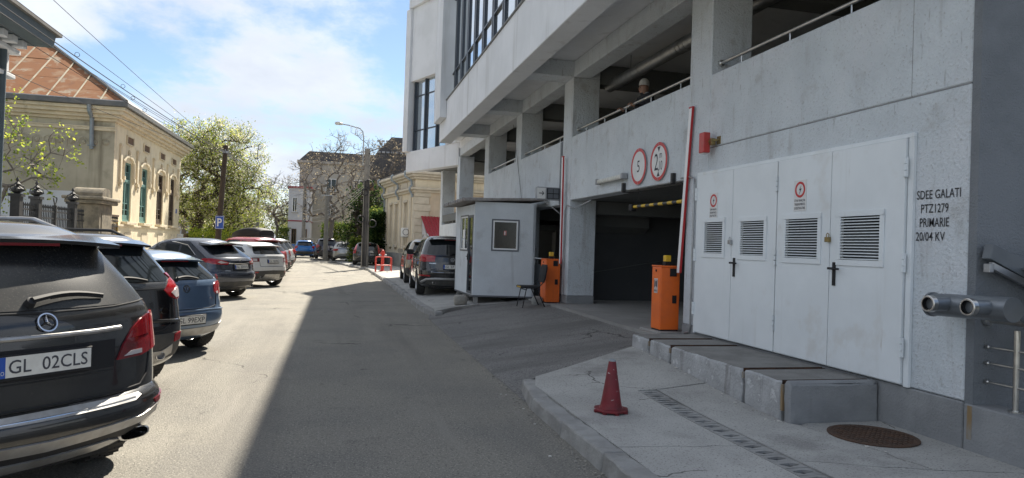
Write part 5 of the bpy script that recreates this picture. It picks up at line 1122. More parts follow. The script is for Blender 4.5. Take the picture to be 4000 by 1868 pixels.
    for yh in feats.get('handles', []):
        for sg in (-1, 1):
            z = feats.get('belt', 1.0) - .10; q = MB(); q.tube([S.pt(S.ss(yh + k * .045 - .09, z, sg), z) + S.nrm(S.ss(yh, z, sg), z) * (.025 if 0 < k < 4 else .0) for k in range(5)], .012, 6); q.build('door_handle', paint_, t, local=True, smooth=True)
    return t
def suv(L=4.7, hw=.94, H=1.72, belt=1.14, top_in=.46, rear_lean=.0, roof_hw=.66, tail=None, **k):
    """generic SUV side profile; top_in = how far the roof edge sits in from the rear end"""
    bz = .60
    rear = tail or [(.24, .26), (.32, .14), (.44, .06), (.60, .02), (.74, .02), (.79, .045), (.95, .065), (belt - .05, .095), (belt, .125), (H - .14, top_in - .06), (H - .05, top_in), (H, top_in + .06)]
    front = [(.24, .30), (.34, .12), (.50, .04), (.66, .02), (.80, .06), (.90, .16), (belt - .16, .30), (belt - .04, 1.22), (belt + .02, 1.34), (H - .14, 1.98), (H - .05, 2.15), (H, 2.35)]
    wid = [(.24, hw - .10), (.34, hw - .03), (.50, hw), (.72, hw), (.88, hw - .01), (belt - .06, hw - .035), (belt, hw - .06), (H - .16, roof_hw + .09), (H - .06, roof_hw + .02), (H, roof_hw - .08)]
    return CarShape(L, rear, front, wid, **k)
CG = 'cars parked at an angle along the left side'
# --- black estate SUV at the front of the row (dusty)
S1 = CarShape(4.82, [(.26, .24), (.34, .12), (.42, .05), (.50, .0), (.575, .0), (.61, .02), (.645, .08), (.80, .085), (.98, .088), (1.12, .105), (1.18, .14), (1.36, .30), (1.53, .47), (1.61, .54), (1.68, .66)],
              [(.26, .3), (.36, .12), (.52, .04), (.70, .02), (.85, .08), (1.0, .3), (1.08, 1.3), (1.16, 1.42), (1.54, 2.05), (1.62, 2.2), (1.68, 2.4)],
              [(.26, .86), (.36, .93), (.50, .965), (.72, .965), (.90, .955), (1.08, .93), (1.18, .895), (1.36, .82), (1.53, .745), (1.62, .69), (1.68, .58)], Rr=.36, m=2.5, bow=.07, gz=1.12, Rg=.30)
F1 = dict(glass='glass_dusty', rwin=((1.195, .76), (1.56, .64)), wscreen=(1.19, 1.60), tw=.275,
    side=[[(.62, 1.22), (1.30, 1.21), (1.30, 1.58), (.98, 1.58)], [(1.42, 1.21), (2.25, 1.20), (2.25, 1.60), (1.42, 1.60)], [(2.33, 1.20), (3.22, 1.19), (2.55, 1.60), (2.33, 1.60)]],
    panels=[('tail_light', 'tail_mid', [('r', .46, .875), ('r', .50, .95), ('r', .58, 1.04), ('r', .67, 1.095), ('r', .76, 1.115), ('r', .765, .875), ('r', .66, .855), ('r', .45, .855)], 'both', .012),
            ('tail_light', 'tail_red', [('r', .771, 1.115), ('r', .86, 1.125), ('s', .44, 1.10), ('s', .48, 1.0), ('s', .42, .90), ('r', .771, .875)], 'both', .014),
            ('lens_band', 'tail_clear', [('r', .50, .872), ('r', .66, .872), ('r', .66, .90), ('r', .56, .90)], 'both', .0165),
            ('lens_band', 'tail_dark', [('r', .56, .98), ('r', .755, .99), ('r', .755, 1.06), ('r', .63, 1.055)], 'both', .0155),
            ('step_plate', 'silver_trim', [('r', 0, .628), ('r', .60, .622), ('r', .61, .608), ('r', .55, .588), ('r', 0, .586)], 'span', .012),
            ('skid_plate', 'silver_trim', [('r', 0, .47), ('r', .62, .49), ('r', .78, .525), ('r', .79, .475), ('r', .62, .43), ('r', 0, .405)], 'span', .012),
            ('lower_valance', 'silver_trim', [('r', 0, .36), ('r', .42, .37), ('r', .52, .345), ('r', .40, .305), ('r', 0, .30)], 'span', .016),
            ('bumper_insert', 'black_plastic', [('r', 0, .405), ('r', .62, .43), ('r', .66, .40), ('r', .55, .36), ('r', 0, .36)], 'span', .006),
            ('reflector', 'tail_dark', [('r', .74, .56), ('s', .34, .58), ('s', .34, .545), ('r', .76, .53)], 'both', .010),
            ('plate_recess', 'black_plastic', [('r', 0, .99), ('r', .44, .99), ('r', .43, .82), ('r', 0, .81)], 'span', .002)],
    bars=[('step_edge', 'chrome', [(0, .600), (.3, .600), (.56, .606)], .008), ('lens_line', 'tail_red', [(.56, .94), (.62, .945), (.75, .95)], .006) if False else ('hatch_gap', 'black_matte', [(0, .80), (.2, .80), (.43, .80)], .004), ('chrome_strip', 'silver_trim', [(0, 1.05), (.30, 1.05), (.48, 1.055)], .016), ('hatch_gap', 'black_matte', [(0, .655), (.40, .655), (.66, .665), (.74, .73), (.765, .86)], .006), ('hatch_gap', 'black_matte', [(0, 1.18), (.45, 1.186), (.79, 1.205)], .006)],
    plate=('GL  02CLS', -.02, .905), badge=('star', 0.0, 1.125, .056), spoiler=(1.60, .68, .36, .46), wiper=(-.06, 1.225, .46, .02), rails=(1.0, 3.3, .60, 1.69, 'silver_trim'), exhaust=[(.64, .345, .11, .040)], mirror=(3.0, 1.15), belt=1.14, gaps=(1.36, 2.29), handles=(1.6, 2.5))
make_car('dusty black estate SUV with chrome bumper step, largest of the angled row', 'parked_car', (-.90, 5.25), -50, S1, 'p_black_dusty', .965, 2.915, .98, .375, F1, CG)
# --- black crossover with red and white lamps
S2 = suv(4.52, .92, 1.66, 1.16, .52, roof_hw=.63, Rr=.34, Rg=.28)
def std_side(belt, H, y0=.62, y1=3.1):
    b, t_ = belt + .045, H - .12
    return [[(y0, b + .03), (1.22, b), (1.22, t_), (y0 + .35, t_ - .02)], [(1.33, b), (2.13, b - .01), (2.13, t_ + .01), (1.33, t_ + .01)], [(2.21, b - .01), (y1, b - .02), (2.55, t_), (2.21, t_ + .01)]]
F2 = dict(rwin=((1.19, .68), (1.545, .57)), wscreen=(1.2, 1.55), side=std_side(1.16, 1.66),
    panels=[('tail_light', 'tail_red', [('r', .56, 1.10), ('r', .68, 1.20), ('r', .80, 1.27), ('s', .34, 1.27), ('s', .40, 1.10), ('s', .32, 1.0), ('r', .74, .99), ('r', .64, 1.03)], 'both', .012),
            ('lens_band', 'tail_clear', [('r', .66, 1.07), ('r', .78, 1.13), ('s', .32, 1.12), ('s', .30, 1.02), ('r', .74, 1.01)], 'both', .016),
            ('bumper', 'cladding', [('r', 0, .64), ('r', .70, .64), ('s', .48, .62), ('s', .56, .40), ('r', .60, .36), ('r', 0, .34)], 'span', .01),
            ('skid_plate', 'silver_trim', [('r', 0, .46), ('r', .52, .46), ('r', .66, .52), ('r', .68, .42), ('r', .50, .35), ('r', 0, .35)], 'span', .018),
            ('reflector', 'tail_red', [('r', .68, .62), ('r', .78, .64), ('r', .78, .56), ('r', .68, .54)], 'both', .02)],
    bars=[('hatch_gap', 'black_matte', [(0, .68), (.5, .68), (.62, .74), (.64, .95)], .006), ('rear_step', 'p_black', [(0, .78), (.4, .78), (.74, .76)], .02)],
    badge=('plainoval', .55, .88, .06), spoiler=(1.60, .60, .38, .45), wiper=(-.05, 1.19, .42, .0), rails=(.9, 3.1, .56, 1.68, 'black_plastic'), exhaust=[(.52, .40, .05, .04)], mirror=(2.85, 1.16), belt=1.12, gaps=(1.27, 2.17), handles=(1.5, 2.4))
make_car('black crossover with red and white tail lamps between dusty SUV and blue hatchback', 'parked_car', (-1.40, 8.25), -45, S2, 'p_black', .92, 2.69, .92, .35, F2, CG, sc=.975)
# --- light blue hatchback
S3 = CarShape(4.2, [(.22, .22), (.30, .10), (.42, .03), (.55, .0), (.62, .01), (.66, .05), (.85, .075), (1.00, .10), (1.06, .13), (1.34, .42), (1.41, .50), (1.45, .60)],
              [(.22, .26), (.32, .1), (.48, .03), (.6, .02), (.72, .08), (.82, .2), (.92, 1.0), (.98, 1.12), (1.33, 1.85), (1.4, 2.0), (1.45, 2.2)],
              [(.22, .80), (.32, .87), (.48, .893), (.7, .893), (.85, .88), (1.0, .86), (1.06, .83), (1.33, .66), (1.40, .61), (1.45, .50)], Rr=.36, m=2.4, bow=.08, gz=1.02, Rg=.26)
F3 = dict(rwin=((1.075, .66), (1.345, .54)), wscreen=(1.0, 1.34), side=[[(.62, 1.07), (1.35, 1.06), (1.35, 1.34), (.86, 1.34)], [(1.44, 1.05), (2.75, 1.03), (2.2, 1.35), (1.44, 1.35)]],
    panels=[('tail_light', 'tail_red', [('r', .545, 1.00), ('r', .62, 1.035), ('r', .74, 1.045), ('s', .34, 1.03), ('s', .36, .92), ('s', .30, .86), ('r', .60, .855), ('r', .555, .89)], 'both', .014),
            ('lens_band', 'tail_clear', [('r', .59, .895), ('r', .655, .897), ('r', .655, .862), ('r', .60, .862)], 'both', .019),
            ('bumper_lower', 'silver_trim', [('r', 0, .40), ('r', .55, .41), ('r', .74, .44), ('s', .42, .46), ('s', .42, .36), ('r', .60, .30), ('r', 0, .29)], 'span', .008)],
    bars=[('hatch_gap', 'black_matte', [(0, .668), (.40, .668), (.58, .70), (.60, .85)], .006), ('bumper_edge', 'p_blue', [(0, .645), (.4, .645), (.76, .63)], .014)],
    plate=('GL 99EXP', 0, .525), badge=('ringvw', 0, .955, .055), letters=[('TDI', .46, .80, .08)], spoiler=(1.365, .56, .32, .40), wiper=(-.12, 1.075, .36, .0), mirror=(2.6, 1.02), belt=1.0, gaps=(1.4,), handles=(1.65,))
make_car('light blue hatchback with round chrome badge, boxed in behind the black crossover', 'parked_car', (-1.36, 11.05), -50, S3, 'p_blue', .893, 2.578, .78, .315, F3, CG, sc=.97)
# --- dark grey coupe-like SUV
S4 = CarShape(4.85, [(.26, .26), (.36, .12), (.50, .04), (.64, .0), (.74, .015), (.80, .07), (.98, .10), (1.08, .10), (1.16, .17), (1.30, .42), (1.52, .80), (1.60, .92), (1.65, 1.1)],
              [(.26, .3), (.36, .1), (.52, .03), (.7, .03), (.86, .12), (1.0, .45), (1.05, 1.35), (1.10, 1.45), (1.52, 2.1), (1.60, 2.3), (1.65, 2.5)],
              [(.26, .85), (.38, .92), (.55, .945), (.75, .945), (.95, .93), (1.05, .915), (1.12, .88), (1.50, .72), (1.59, .67), (1.65, .56)], Rr=.40, m=2.3, bow=.10, gz=1.12, Rg=.36)
F4 = dict(rwin=((1.175, .66), (1.50, .54)), wscreen=(1.13, 1.52), side=[[(.95, 1.22), (1.50, 1.15), (1.50, 1.47), (1.30, 1.44)], [(1.58, 1.14), (2.42, 1.125), (2.42, 1.51), (1.60, 1.48)], [(2.50, 1.12), (3.38, 1.10), (2.75, 1.53), (2.50, 1.535)]],
    wtrim=[(.93, 1.21), (1.3, 1.48), (1.75, 1.55), (2.6, 1.56), (2.95, 1.44), (3.42, 1.11)],
    panels=[('tail_light', 'tail_red', [('r', .40, 1.03), ('r', .62, 1.10), ('r', .76, 1.13), ('s', .62, 1.13), ('s', .70, 1.10), ('s', .52, 1.03), ('r', .76, .98), ('r', .44, .97)], 'both', .012),
            ('lens_band', 'tail_clear', [('r', .43, 1.02), ('r', .62, 1.07), ('r', .70, 1.04), ('r', .62, 1.0)], 'both', .016),
            ('lower_bumper', 'cladding', [('r', 0, .50), ('r', .55, .50), ('r', .80, .46), ('s', .60, .44), ('s', .62, .36), ('r', .60, .29), ('r', 0, .28)], 'span', .008),
            ('reflector', 'tail_red', [('r', .76, .72), ('r', .80, .72), ('r', .775, .60), ('r', .74, .60)], 'both', .012)],
    bars=[('chrome_strip', 'chrome', [(0, 1.0), (.20, 1.0), (.42, 1.01)], .014), ('hatch_gap', 'black_matte', [(0, .77), (.4, .77), (.60, .80), (.62, .95)], .006)],
    plate=('GL 20VVV', 0, .905), badge=('oval', 0, 1.065, .05), letters=[('LEXUS', -.46, .80, .16)], spoiler=(1.545, .62, .48, .78), rails=None, mirror=(3.05, 1.1), belt=1.08, gaps=(1.54, 2.46), handles=(1.75, 2.65), exhaust=[(.62, .36, .06, .04)])
make_car('dark grey sloping-roof SUV beside the white SUV', 'parked_car', (-1.92, 20.9), -56, S4, 'p_grey', .945, 2.79, 1.0, .365, F4, CG, sc=.955)
# --- white SUV with black lower bumper
S5 = suv(4.36, .95, 1.60, 1.18, .46, roof_hw=.66, Rr=.38, Rg=.34)
F5 = dict(rwin=((1.20, .70), (1.45, .60)), wscreen=(1.22, 1.5), side=[[(.60, 1.26), (1.3, 1.23), (1.3, 1.46), (.85, 1.43)], [(1.38, 1.23), (2.2, 1.21), (2.2, 1.50), (1.38, 1.48)], [(2.28, 1.21), (3.0, 1.19), (2.6, 1.50), (2.28, 1.50)]],
    panels=[('tail_light', 'tail_dark', [('r', .58, 1.06), ('r', .80, 1.06), ('s', .48, 1.06), ('s', .46, .93), ('r', .80, .93), ('r', .58, .93)], 'both', .012),
            ('lens_band', 'tail_clear', [('r', .66, 1.04), ('r', .78, 1.04), ('r', .78, .95), ('r', .66, .95)], 'both', .016),
            ('bumper', 'cladding', [('r', 0, .62), ('r', .70, .60), ('s', .50, .58), ('s', .55, .42), ('r', .55, .30), ('r', 0, .28)], 'span', .01),
            ('skid_plate', 'silver_trim', [('r', 0, .48), ('r', .36, .48), ('r', .42, .32), ('r', 0, .30)], 'span', .016),
            ('reflector', 'tail_red', [('r', .62, .58), ('r', .78, .58), ('r', .76, .53), ('r', .64, .53)], 'both', .016)],
    bars=[('hatch_gap', 'black_matte', [(0, 1.075), (.4, 1.075), (.8, 1.075)], .007), ('hatch_gap', 'black_matte', [(0, .76), (.4, .76), (.56, .76), (.57, .92)], .006)],
    plate=('GL*82PB', 0, .95), badge=('plainoval', .56, .99, .04), letters=[('RANGE ROVER', .0, 1.12, .55)], spoiler=(1.52, .68, .26, .42), mirror=(2.8, 1.2), belt=1.15, gaps=(1.34, 2.24), handles=(1.55, 2.4), exhaust=[(.50, .38, .05, .04)])
make_car('white SUV with black lower bumper beside the dark grey SUV', 'parked_car', (-1.5, 26.0), -50, S5, 'p_white', .95, 2.66, .82, .37, F5, CG, sc=.93)
# --- red SUV
def simple_suv(L, hw, H, belt, tail='tail_red', top_in=.46, extra=None, plate_=None):
    s_ = suv(L, hw, H, belt, top_in, roof_hw=hw - .29, Rr=.36, Rg=.30)
    f_ = dict(rwin=((belt + .03, hw - .25), (H - .13, hw - .36)), wscreen=(belt + .04, H - .12), side=std_side(belt, H),
        panels=[('tail_light', tail, [('r', hw - .34, belt - .02), ('r', hw - .16, belt + .04), ('s', .40, belt + .03), ('s', .44, belt - .12), ('s', .38, belt - .24), ('r', hw - .16, belt - .25), ('r', hw - .28, belt - .15)], 'both', .012),
                ('bumper', 'cladding', [('r', 0, .60), ('r', hw - .22, .60), ('s', .50, .56), ('s', .55, .40), ('r', hw - .36, .32), ('r', 0, .30)], 'span', .01), ('reflector', 'tail_red', [('r', hw - .28, .56), ('r', hw - .16, .58), ('r', hw - .16, .53), ('r', hw - .28, .51)], 'both', .014)],
        bars=[('hatch_gap', 'black_matte', [(0, .66), (.4, .66), (hw - .32, .70), (hw - .3, .9)], .006)], spoiler=(H - .06, hw - .32, .32, .42), wiper=(-.05, belt + .03, .38, .0), mirror=(2.85, belt), belt=belt - .03, gaps=(1.27, 2.17), handles=(1.5, 2.4), exhaust=[(.5, .38, .05, .04)])
    if plate_: f_['plate'] = (plate_, 0, .82)
    f_.update(extra or {}); return s_, f_
s_, f_ = simple_suv(4.5, .92, 1.66, 1.13)
make_car('red SUV between the white SUV and the silver car with roof box', 'parked_car', (-1.72, 30.3), -50, s_, 'p_red', .92, 2.65, .9, .35, f_, CG)
s_, f_ = simple_suv(4.5, .92, 1.62, 1.12, extra=dict(rails=(.9, 3.0, .56, 1.64, 'black_plastic')))
cb = make_car('silver SUV carrying a black roof box next to the red SUV', 'parked_car', (-1.82, 34.2), -48, s_, 'p_silver', .92, 2.65, .9, .34, f_, CG)
# roof box on its bars
f = Vector((math.sin(R(-48)), math.cos(R(-48)), 0)); r = Vector((math.cos(R(-48)), -math.sin(R(-48)), 0)); o_ = Vector((-1.82, 34.2, 0)) - r * .92
t = thing('roof_box', 'glossy black roof box on crossbars over the silver SUV', 'roof box', o_ + f * 2.0 + Vector((0, 0, 1.66)), rz=R(48))
q = MB(); n = 22; V = []; ring = 16
for i in range(n + 1):
    u = i / n; yy = -1.05 + 2.1 * u; w_ = .42 * (1 - max(0, (u - .55) / .45) ** 2 * .55); top = .40 * (1 - max(0, (u - .35) / .65) ** 2 * .72) * min(1, .72 + u * 1.2); 
    for k in range(ring):
        a = 2 * math.pi * k / ring; ca, sa = math.cos(a), math.sin(a); V.append((w_ * math.copysign(abs(ca) ** .45, ca), yy, .10 + (top - .02 if sa > 0 else .10) * math.copysign(abs(sa) ** .55, sa)))
F = [(i * ring + k, i * ring + (k + 1) % ring, (i + 1) * ring + (k + 1) % ring, (i + 1) * ring + k) for i in range(n) for k in range(ring)] + [tuple(range(ring - 1, -1, -1)), tuple(range(n * ring, (n + 1) * ring))]
q.add(V, F); q.build('shell', 'black_plastic', t, local=True, smooth=True)
for yy in (-.5, .5): MB().box(-.62, .62, yy - .03, yy + .03, -.03, .0).build('crossbar', 'silver_trim', t, local=True, bevel=.01)
MB().box(-.38, .38, -1.07, -1.045, .06, .12).build('lid_seam', 'cladding', t, local=True)
s_, f_ = simple_suv(4.45, .92, 1.64, 1.12)
make_car('white SUV with red lamps between the silver SUV and a black car', 'parked_car', (-1.9, 38.4), -46, s_, 'p_white', .92, 2.65, .9, .34, f_, CG)
s_, f_ = simple_suv(4.5, .92, 1.60, 1.10)
make_car('black SUV tucked behind the white SUV at the row end', 'parked_car', (-2.05, 42.2), -40, s_, 'p_black', .92, 2.65, .9, .34, f_, CG)
s_, f_ = simple_suv(4.6, .92, 1.66, 1.14)
make_car('dark SUV at the far end of the row, parked straight along the street', 'parked_car', (-3.6, 57), -8, s_, 'p_darkgrey', .92, 2.65, .9, .34, f_, CG)
# --- right side
RG = 'cars parked on the right pavement'
s_, f_ = simple_suv(4.7, .96, 1.70, 1.16, top_in=.50, plate_='GL 37 ART', extra=dict(rails=(.95, 3.2, .62, 1.73, 'silver_trim'), badge=('ringvw', 0, 1.04, .058), letters=[('TOUAREG', -.56, .93, .20)], mblack=True,
    bars=[('chrome_strip', 'chrome', [(0, .68), (.4, .68), (.6, .69)], .010), ('skid_bar', 'silver_trim', [(0, .50), (.45, .50), (.72, .48), (.84, .40)], .035), ('hatch_gap', 'black_matte', [(0, .735), (.4, .735), (.62, .76), (.64, .95)], .006)], plate=None))
f_['plate'] = ('GL 37 ART', 0, .84); f_['panels'] = [('tail_light', 'tail_red', [('r', .48, 1.14), ('r', .80, 1.17), ('s', .48, 1.17), ('s', .52, 1.08), ('s', .44, .99), ('r', .80, .97), ('r', .50, .98)], 'both', .012), ('reflector', 'tail_red', [('r', .62, .60), ('s', .40, .61), ('s', .40, .57), ('r', .62, .56)], 'both', .012), ('bumper', 'cladding', [('r', 0, .46), ('r', .55, .46), ('r', .76, .42), ('r', .62, .32), ('r', 0, .30)], 'span', .01)]
make_car('black SUV parked on the pavement beside the guard booth', 'parked_car', (2.22, 19.95), 2, s_, 'p_black', .96, 2.9, .93, .37, f_, RG, z0=.17, right=False)
s_, f_ = simple_suv(4.6, .92, 1.62, 1.12)
make_car('beige SUV parked on the pavement ahead of the black SUV', 'parked_car', (2.40, 25.9), 2, s_, 'p_gold', .92, 2.7, .9, .35, f_, RG, z0=.17, right=False)
def estate():
    return CarShape(4.6, [(.24, .24), (.34, .10), (.5, .02), (.62, .0), (.70, .05), (.88, .08), (.98, .12), (1.36, .55), (1.43, .68), (1.47, .8)], [(.24, .3), (.36, .1), (.5, .03), (.62, .03), (.74, .12), (.84, .4), (.92, 1.25), (.97, 1.35), (1.36, 2.1), (1.43, 2.3), (1.47, 2.5)],
        [(.24, .82), (.34, .89), (.5, .915), (.7, .915), (.86, .90), (.98, .87), (1.36, .68), (1.43, .62), (1.47, .5)], Rr=.38, gz=.98, Rg=.3)
fE = dict(rwin=((1.0, .66), (1.35, .54)), wscreen=(1.0, 1.36), side=[[(.75, 1.03), (1.3, 1.0), (1.3, 1.34), (1.0, 1.33)], [(1.38, 1.0), (2.25, .98), (2.25, 1.37), (1.38, 1.36)], [(2.33, .98), (3.2, .97), (2.6, 1.37), (2.33, 1.37)]],
    panels=[('tail_light', 'tail_red', [('r', .64, 1.32), ('r', .70, 1.34), ('r', .80, 1.0), ('s', .42, .95), ('s', .40, .74), ('r', .72, .76), ('r', .68, .9)], 'both', .014), ('bumper', 'cladding', [('r', 0, .42), ('r', .55, .42), ('r', .76, .40), ('r', .6, .30), ('r', 0, .28)], 'span', .01)],
    bars=[('chrome_strip', 'chrome', [(0, .86), (.2, .86), (.42, .86)], .010)], plate=('GL 05 VLV', 0, .72), spoiler=(1.41, .58, .40, .55), mirror=(2.9, .98), belt=.95, gaps=(1.34, 2.29), handles=(1.55, 2.5))
fE['plate'] = ('GL 05', 0, .72); fE['plate'] = None
make_car('dark grey estate with tall red lamps parked before the lamp post', 'parked_car', (.92, 46.4), 3, estate(), 'p_darkgrey', .915, 2.77, .95, .33, fE, RG, z0=.13, right=False)
S6 = CarShape(4.6, [(.24, .24), (.34, .10), (.5, .02), (.62, .0), (.72, .03), (.90, .07), (.99, .12), (1.02, .35), (1.05, .52), (1.34, 1.15), (1.41, 1.32), (1.44, 1.5)], [(.24, .3), (.36, .1), (.5, .03), (.62, .03), (.74, .12), (.84, .4), (.92, 1.25), (.97, 1.35), (1.34, 2.0), (1.41, 2.2), (1.44, 2.4)],
        [(.24, .82), (.34, .89), (.5, .91), (.7, .91), (.86, .90), (1.0, .85), (1.34, .66), (1.41, .6), (1.44, .5)], Rr=.40, gz=1.02, Rg=.28)
fS = dict(rwin=((1.06, .62), (1.33, .52)), wscreen=(.99, 1.34), side=[[(1.0, 1.06), (2.25, 1.0), (2.25, 1.35), (1.45, 1.33)], [(2.33, 1.0), (3.2, .97), (2.6, 1.35), (2.33, 1.35)]],
    panels=[('tail_light', 'tail_red', [('r', .50, .92), ('r', .78, .93), ('s', .42, .9), ('s', .42, .78), ('r', .78, .76), ('r', .52, .80)], 'both', .012), ('bumper', 'cladding', [('r', 0, .40), ('r', .55, .40), ('r', .74, .38), ('r', .6, .30), ('r', 0, .28)], 'span', .01)], mirror=(2.9, .98), belt=.95, gaps=(1.6, 2.29), handles=(1.8, 2.5))
make_car('silver saloon parked behind the street tree on the right pavement', 'parked_car', (-.35, 54.0), -2, S6, 'p_silver', .91, 2.75, .98, .33, fS, RG, z0=.13, right=False)
s_, f_ = simple_suv(4.6, .93, 1.66, 1.14)
make_car('dark purple SUV between the silver saloon and the blue car', 'parked_car', (-1.75, 60), -4, s_, 'p_purple', .93, 2.7, .9, .35, f_, RG, z0=.13, right=False)
s_, f_ = simple_suv(4.4, .92, 1.55, 1.06)
make_car('bright blue crossover parked at the far bend of the street', 'parked_car', (-3.75, 66), -6, s_, 'p_brightblue', .92, 2.65, .9, .34, f_, RG, z0=.02, right=False)
for o in (_ty, _rm, _dk): bpy.data.objects.remove(o)
# ------------------------------------------------------------------ house on the left
HX, HY0, HY1 = -9.3, 33.1, 46.0
HS = thing('old_house', 'old cream stucco house with rusty hipped roof and tall arched windows', 'house', (-14, 39, 0))
def hb(name, m, *boxes, parent=HS, bevel=.01):
    q = MB()
    for b in boxes: q.box(*b)
    return q.build(name, m, parent, bevel=bevel)
WIN = [(34.55, 35.85), (37.35, 38.7), (40.55, 41.95), (43.35, 44.7)]
# street wall built round the openings
q = MB(); yy = [HY0] + [v for w in WIN for v in w] + [HY1]
for i in range(0, len(yy), 2): q.box(HX - .5, HX, yy[i], yy[i + 1], 2.05, 4.85)
for a, b in WIN: q.box(HX - .5, HX, a, b, 2.05, 2.2)
q.box(HX - .5, HX, HY0, HY1, 4.85, 6.35); q.build('street_wall', 'house_cream', HS)
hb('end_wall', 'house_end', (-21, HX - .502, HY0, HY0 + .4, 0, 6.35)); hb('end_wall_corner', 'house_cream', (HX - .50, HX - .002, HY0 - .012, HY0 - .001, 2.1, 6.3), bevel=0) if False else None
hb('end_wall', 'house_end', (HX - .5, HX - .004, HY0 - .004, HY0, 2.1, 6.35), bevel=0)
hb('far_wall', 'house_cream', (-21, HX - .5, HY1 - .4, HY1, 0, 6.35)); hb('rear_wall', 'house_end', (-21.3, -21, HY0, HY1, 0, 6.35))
hb('basement', 'house_cream', (HX - .6, HX + .10, HY0 - .08, HY1 + .05, 0, 1.96)); hb('basement_band', 'house_trim', (HX - .6, HX + .16, HY0 - .12, HY1 + .08, 1.96, 2.05)); hb('lower_wall', 'white_wall', (-20.9, -10.5, HY0 - .02, HY0, 0, 3.36), bevel=0)
for a, b in WIN:
    hb('basement_panel', 'house_trim', (HX + .10, HX + .125, a + .05, b - .05, .5, 1.7))
    hb('sill', 'house_trim', (HX - .1, HX + .26, a - .12, b + .12, 2.06, 2.19))
for i, (a, b) in enumerate(WIN):
    fm = 'win_green' if i < 2 else 'win_brown'; xr = HX - .13; m_ = (a + b) / 2
    q = MB()
    for y0, y1, z0, z1 in ((a, a + .08, 2.2, 4.85), (b - .08, b, 2.2, 4.85), (a + .08, b - .08, 4.77, 4.85), (a + .08, b - .08, 2.2, 2.30), (a + .08, b - .08, 3.98, 4.10)): q.box(xr - .05, xr + .07, y0, y1, z0, z1)
    w_ = q.build('window', fm, HS)
    for s_ in (0, 1):
        y0 = a + .08 if s_ == 0 else m_ + .0; y1 = m_ if s_ == 0 else b - .08
        q = MB()
        for u0, u1, z0, z1 in ((y0, y0 + .06, 2.3, 3.98), (y1 - .06, y1, 2.3, 3.98), (y0 + .06, y1 - .06, 2.3, 2.5), (y0 + .06, y1 - .06, 3.0, 3.04), (y0 + .06, y1 - .06, 2.72, 2.75), (y0 + .06, y1 - .06, 3.92, 3.98), (y0, y0 + .05, 4.1, 4.77), (y1 - .05, y1, 4.1, 4.77), (y0 + .05, y1 - .05, 4.42, 4.45), ((y0 + y1) / 2 - .02, (y0 + y1) / 2 + .02, 4.1, 4.42), ((y0 + y1) / 2 - .02, (y0 + y1) / 2 + .02, 3.04, 3.92)): q.box(xr - .04, xr + .04, u0, u1, z0, z1)
        q.build('sash', fm, w_); MB().box(xr - .015, xr - .005, y0, y1, 2.25, 4.8).build('pane', 'glass_dark', w_)
    MB().box(xr - .12, xr - .11, a, b, 2.2, 4.85).build('curtain', 'curtain' if i < 2 else 'win_brown', w_)
    # hood moulding with drops and a finial
    q = MB(); arc = [(a - .16, 4.15), (a - .16, 4.55), (a - .12, 4.85), (a + .15, 5.05), (m_, 5.12), (b - .15, 5.05), (b + .12, 4.85), (b + .16, 4.55), (b + .16, 4.15)]
    q.tube([(HX + .03, y, z) for y, z in arc], .075, 6); 
    for y in (a - .16, b + .16): q.box(HX, HX + .12, y - .09, y + .09, 4.02, 4.18); q.box(HX, HX + .09, y - .06, y + .06, 3.92, 4.02)
    q.lathe([(.06, 5.10), (.10, 5.18), (.05, 5.25), (.08, 5.32), (.0, 5.46)], (HX + .04, m_, 0), n=8); q.build('hood_mould', 'house_trim', HS, bevel=0)
    # vent
    hb('attic_vent', 'wood_brown', (HX + .004, HX + .02, m_ - .05 - .35, m_ + .75 - .35 + .25, 5.69, 6.0), bevel=0); v0, v1 = m_ - .42, m_ + .67
    q = MB(); q.box(HX, HX + .06, v0 - .02, v0 + .05, 5.66, 6.04); q.box(HX, HX + .06, v1 - .05, v1 + .02, 5.66, 6.04); q.box(HX, HX + .06, v0 + .05, v1 - .05, 5.64, 5.69); q.box(HX, HX + .06, v0 + .05, v1 - .05, 6.0, 6.04); q.build('vent_frame', 'house_trim', HS)
# pilaster strips with drops between windows
for y in (33.95, 36.6, 39.6, 42.65, 45.35):
    q = MB(); q.box(HX, HX + .08, y - .11, y + .11, 4.0, 5.55); q.box(HX, HX + .12, y - .14, y + .14, 3.86, 4.0); q.box(HX, HX + .09, y - .08, y + .08, 3.72, 3.86); q.box(HX, HX + .11, y - .14, y + .14, 5.45, 5.56); q.build('pilaster', 'house_trim', HS, bevel=.008)
# cornice, stepped, along street and end
for z0, z1, o in ((6.35, 6.47, .12), (6.47, 6.62, .26), (6.62, 6.78, .40), (6.78, 6.92, .5)):
    hb('cornice', 'house_trim', (HX - .6, HX + o, HY0 - o, HY1 + o, z0, z1 - .002)); hb('cornice', 'house_trim', (-21.4, HX - .6, HY0 - o, HY0 + .3, z0, z1 - .002))
hb('string_course', 'house_trim', (-21, HX + .05, HY0 - .07, HY0 + .02, 5.95, 6.06)); hb('string_course', 'house_trim', (-21, HX + .05, HY0 - .10, HY0 + .02, 6.06, 6.12))
# gutter
hb('gutter', 'gutter', (-21.5, HX + .62, HY0 - .64, HY0 - .50, 6.93, 7.14)); hb('gutter', 'gutter', (HX + .48, HX + .62, HY0 - .5, HY1 + .5, 6.93, 7.12)); hb('fascia_board', 'gutter', (-21.5, HX + .47, HY0 - .5, HY0 - .45, 6.925, 7.10))
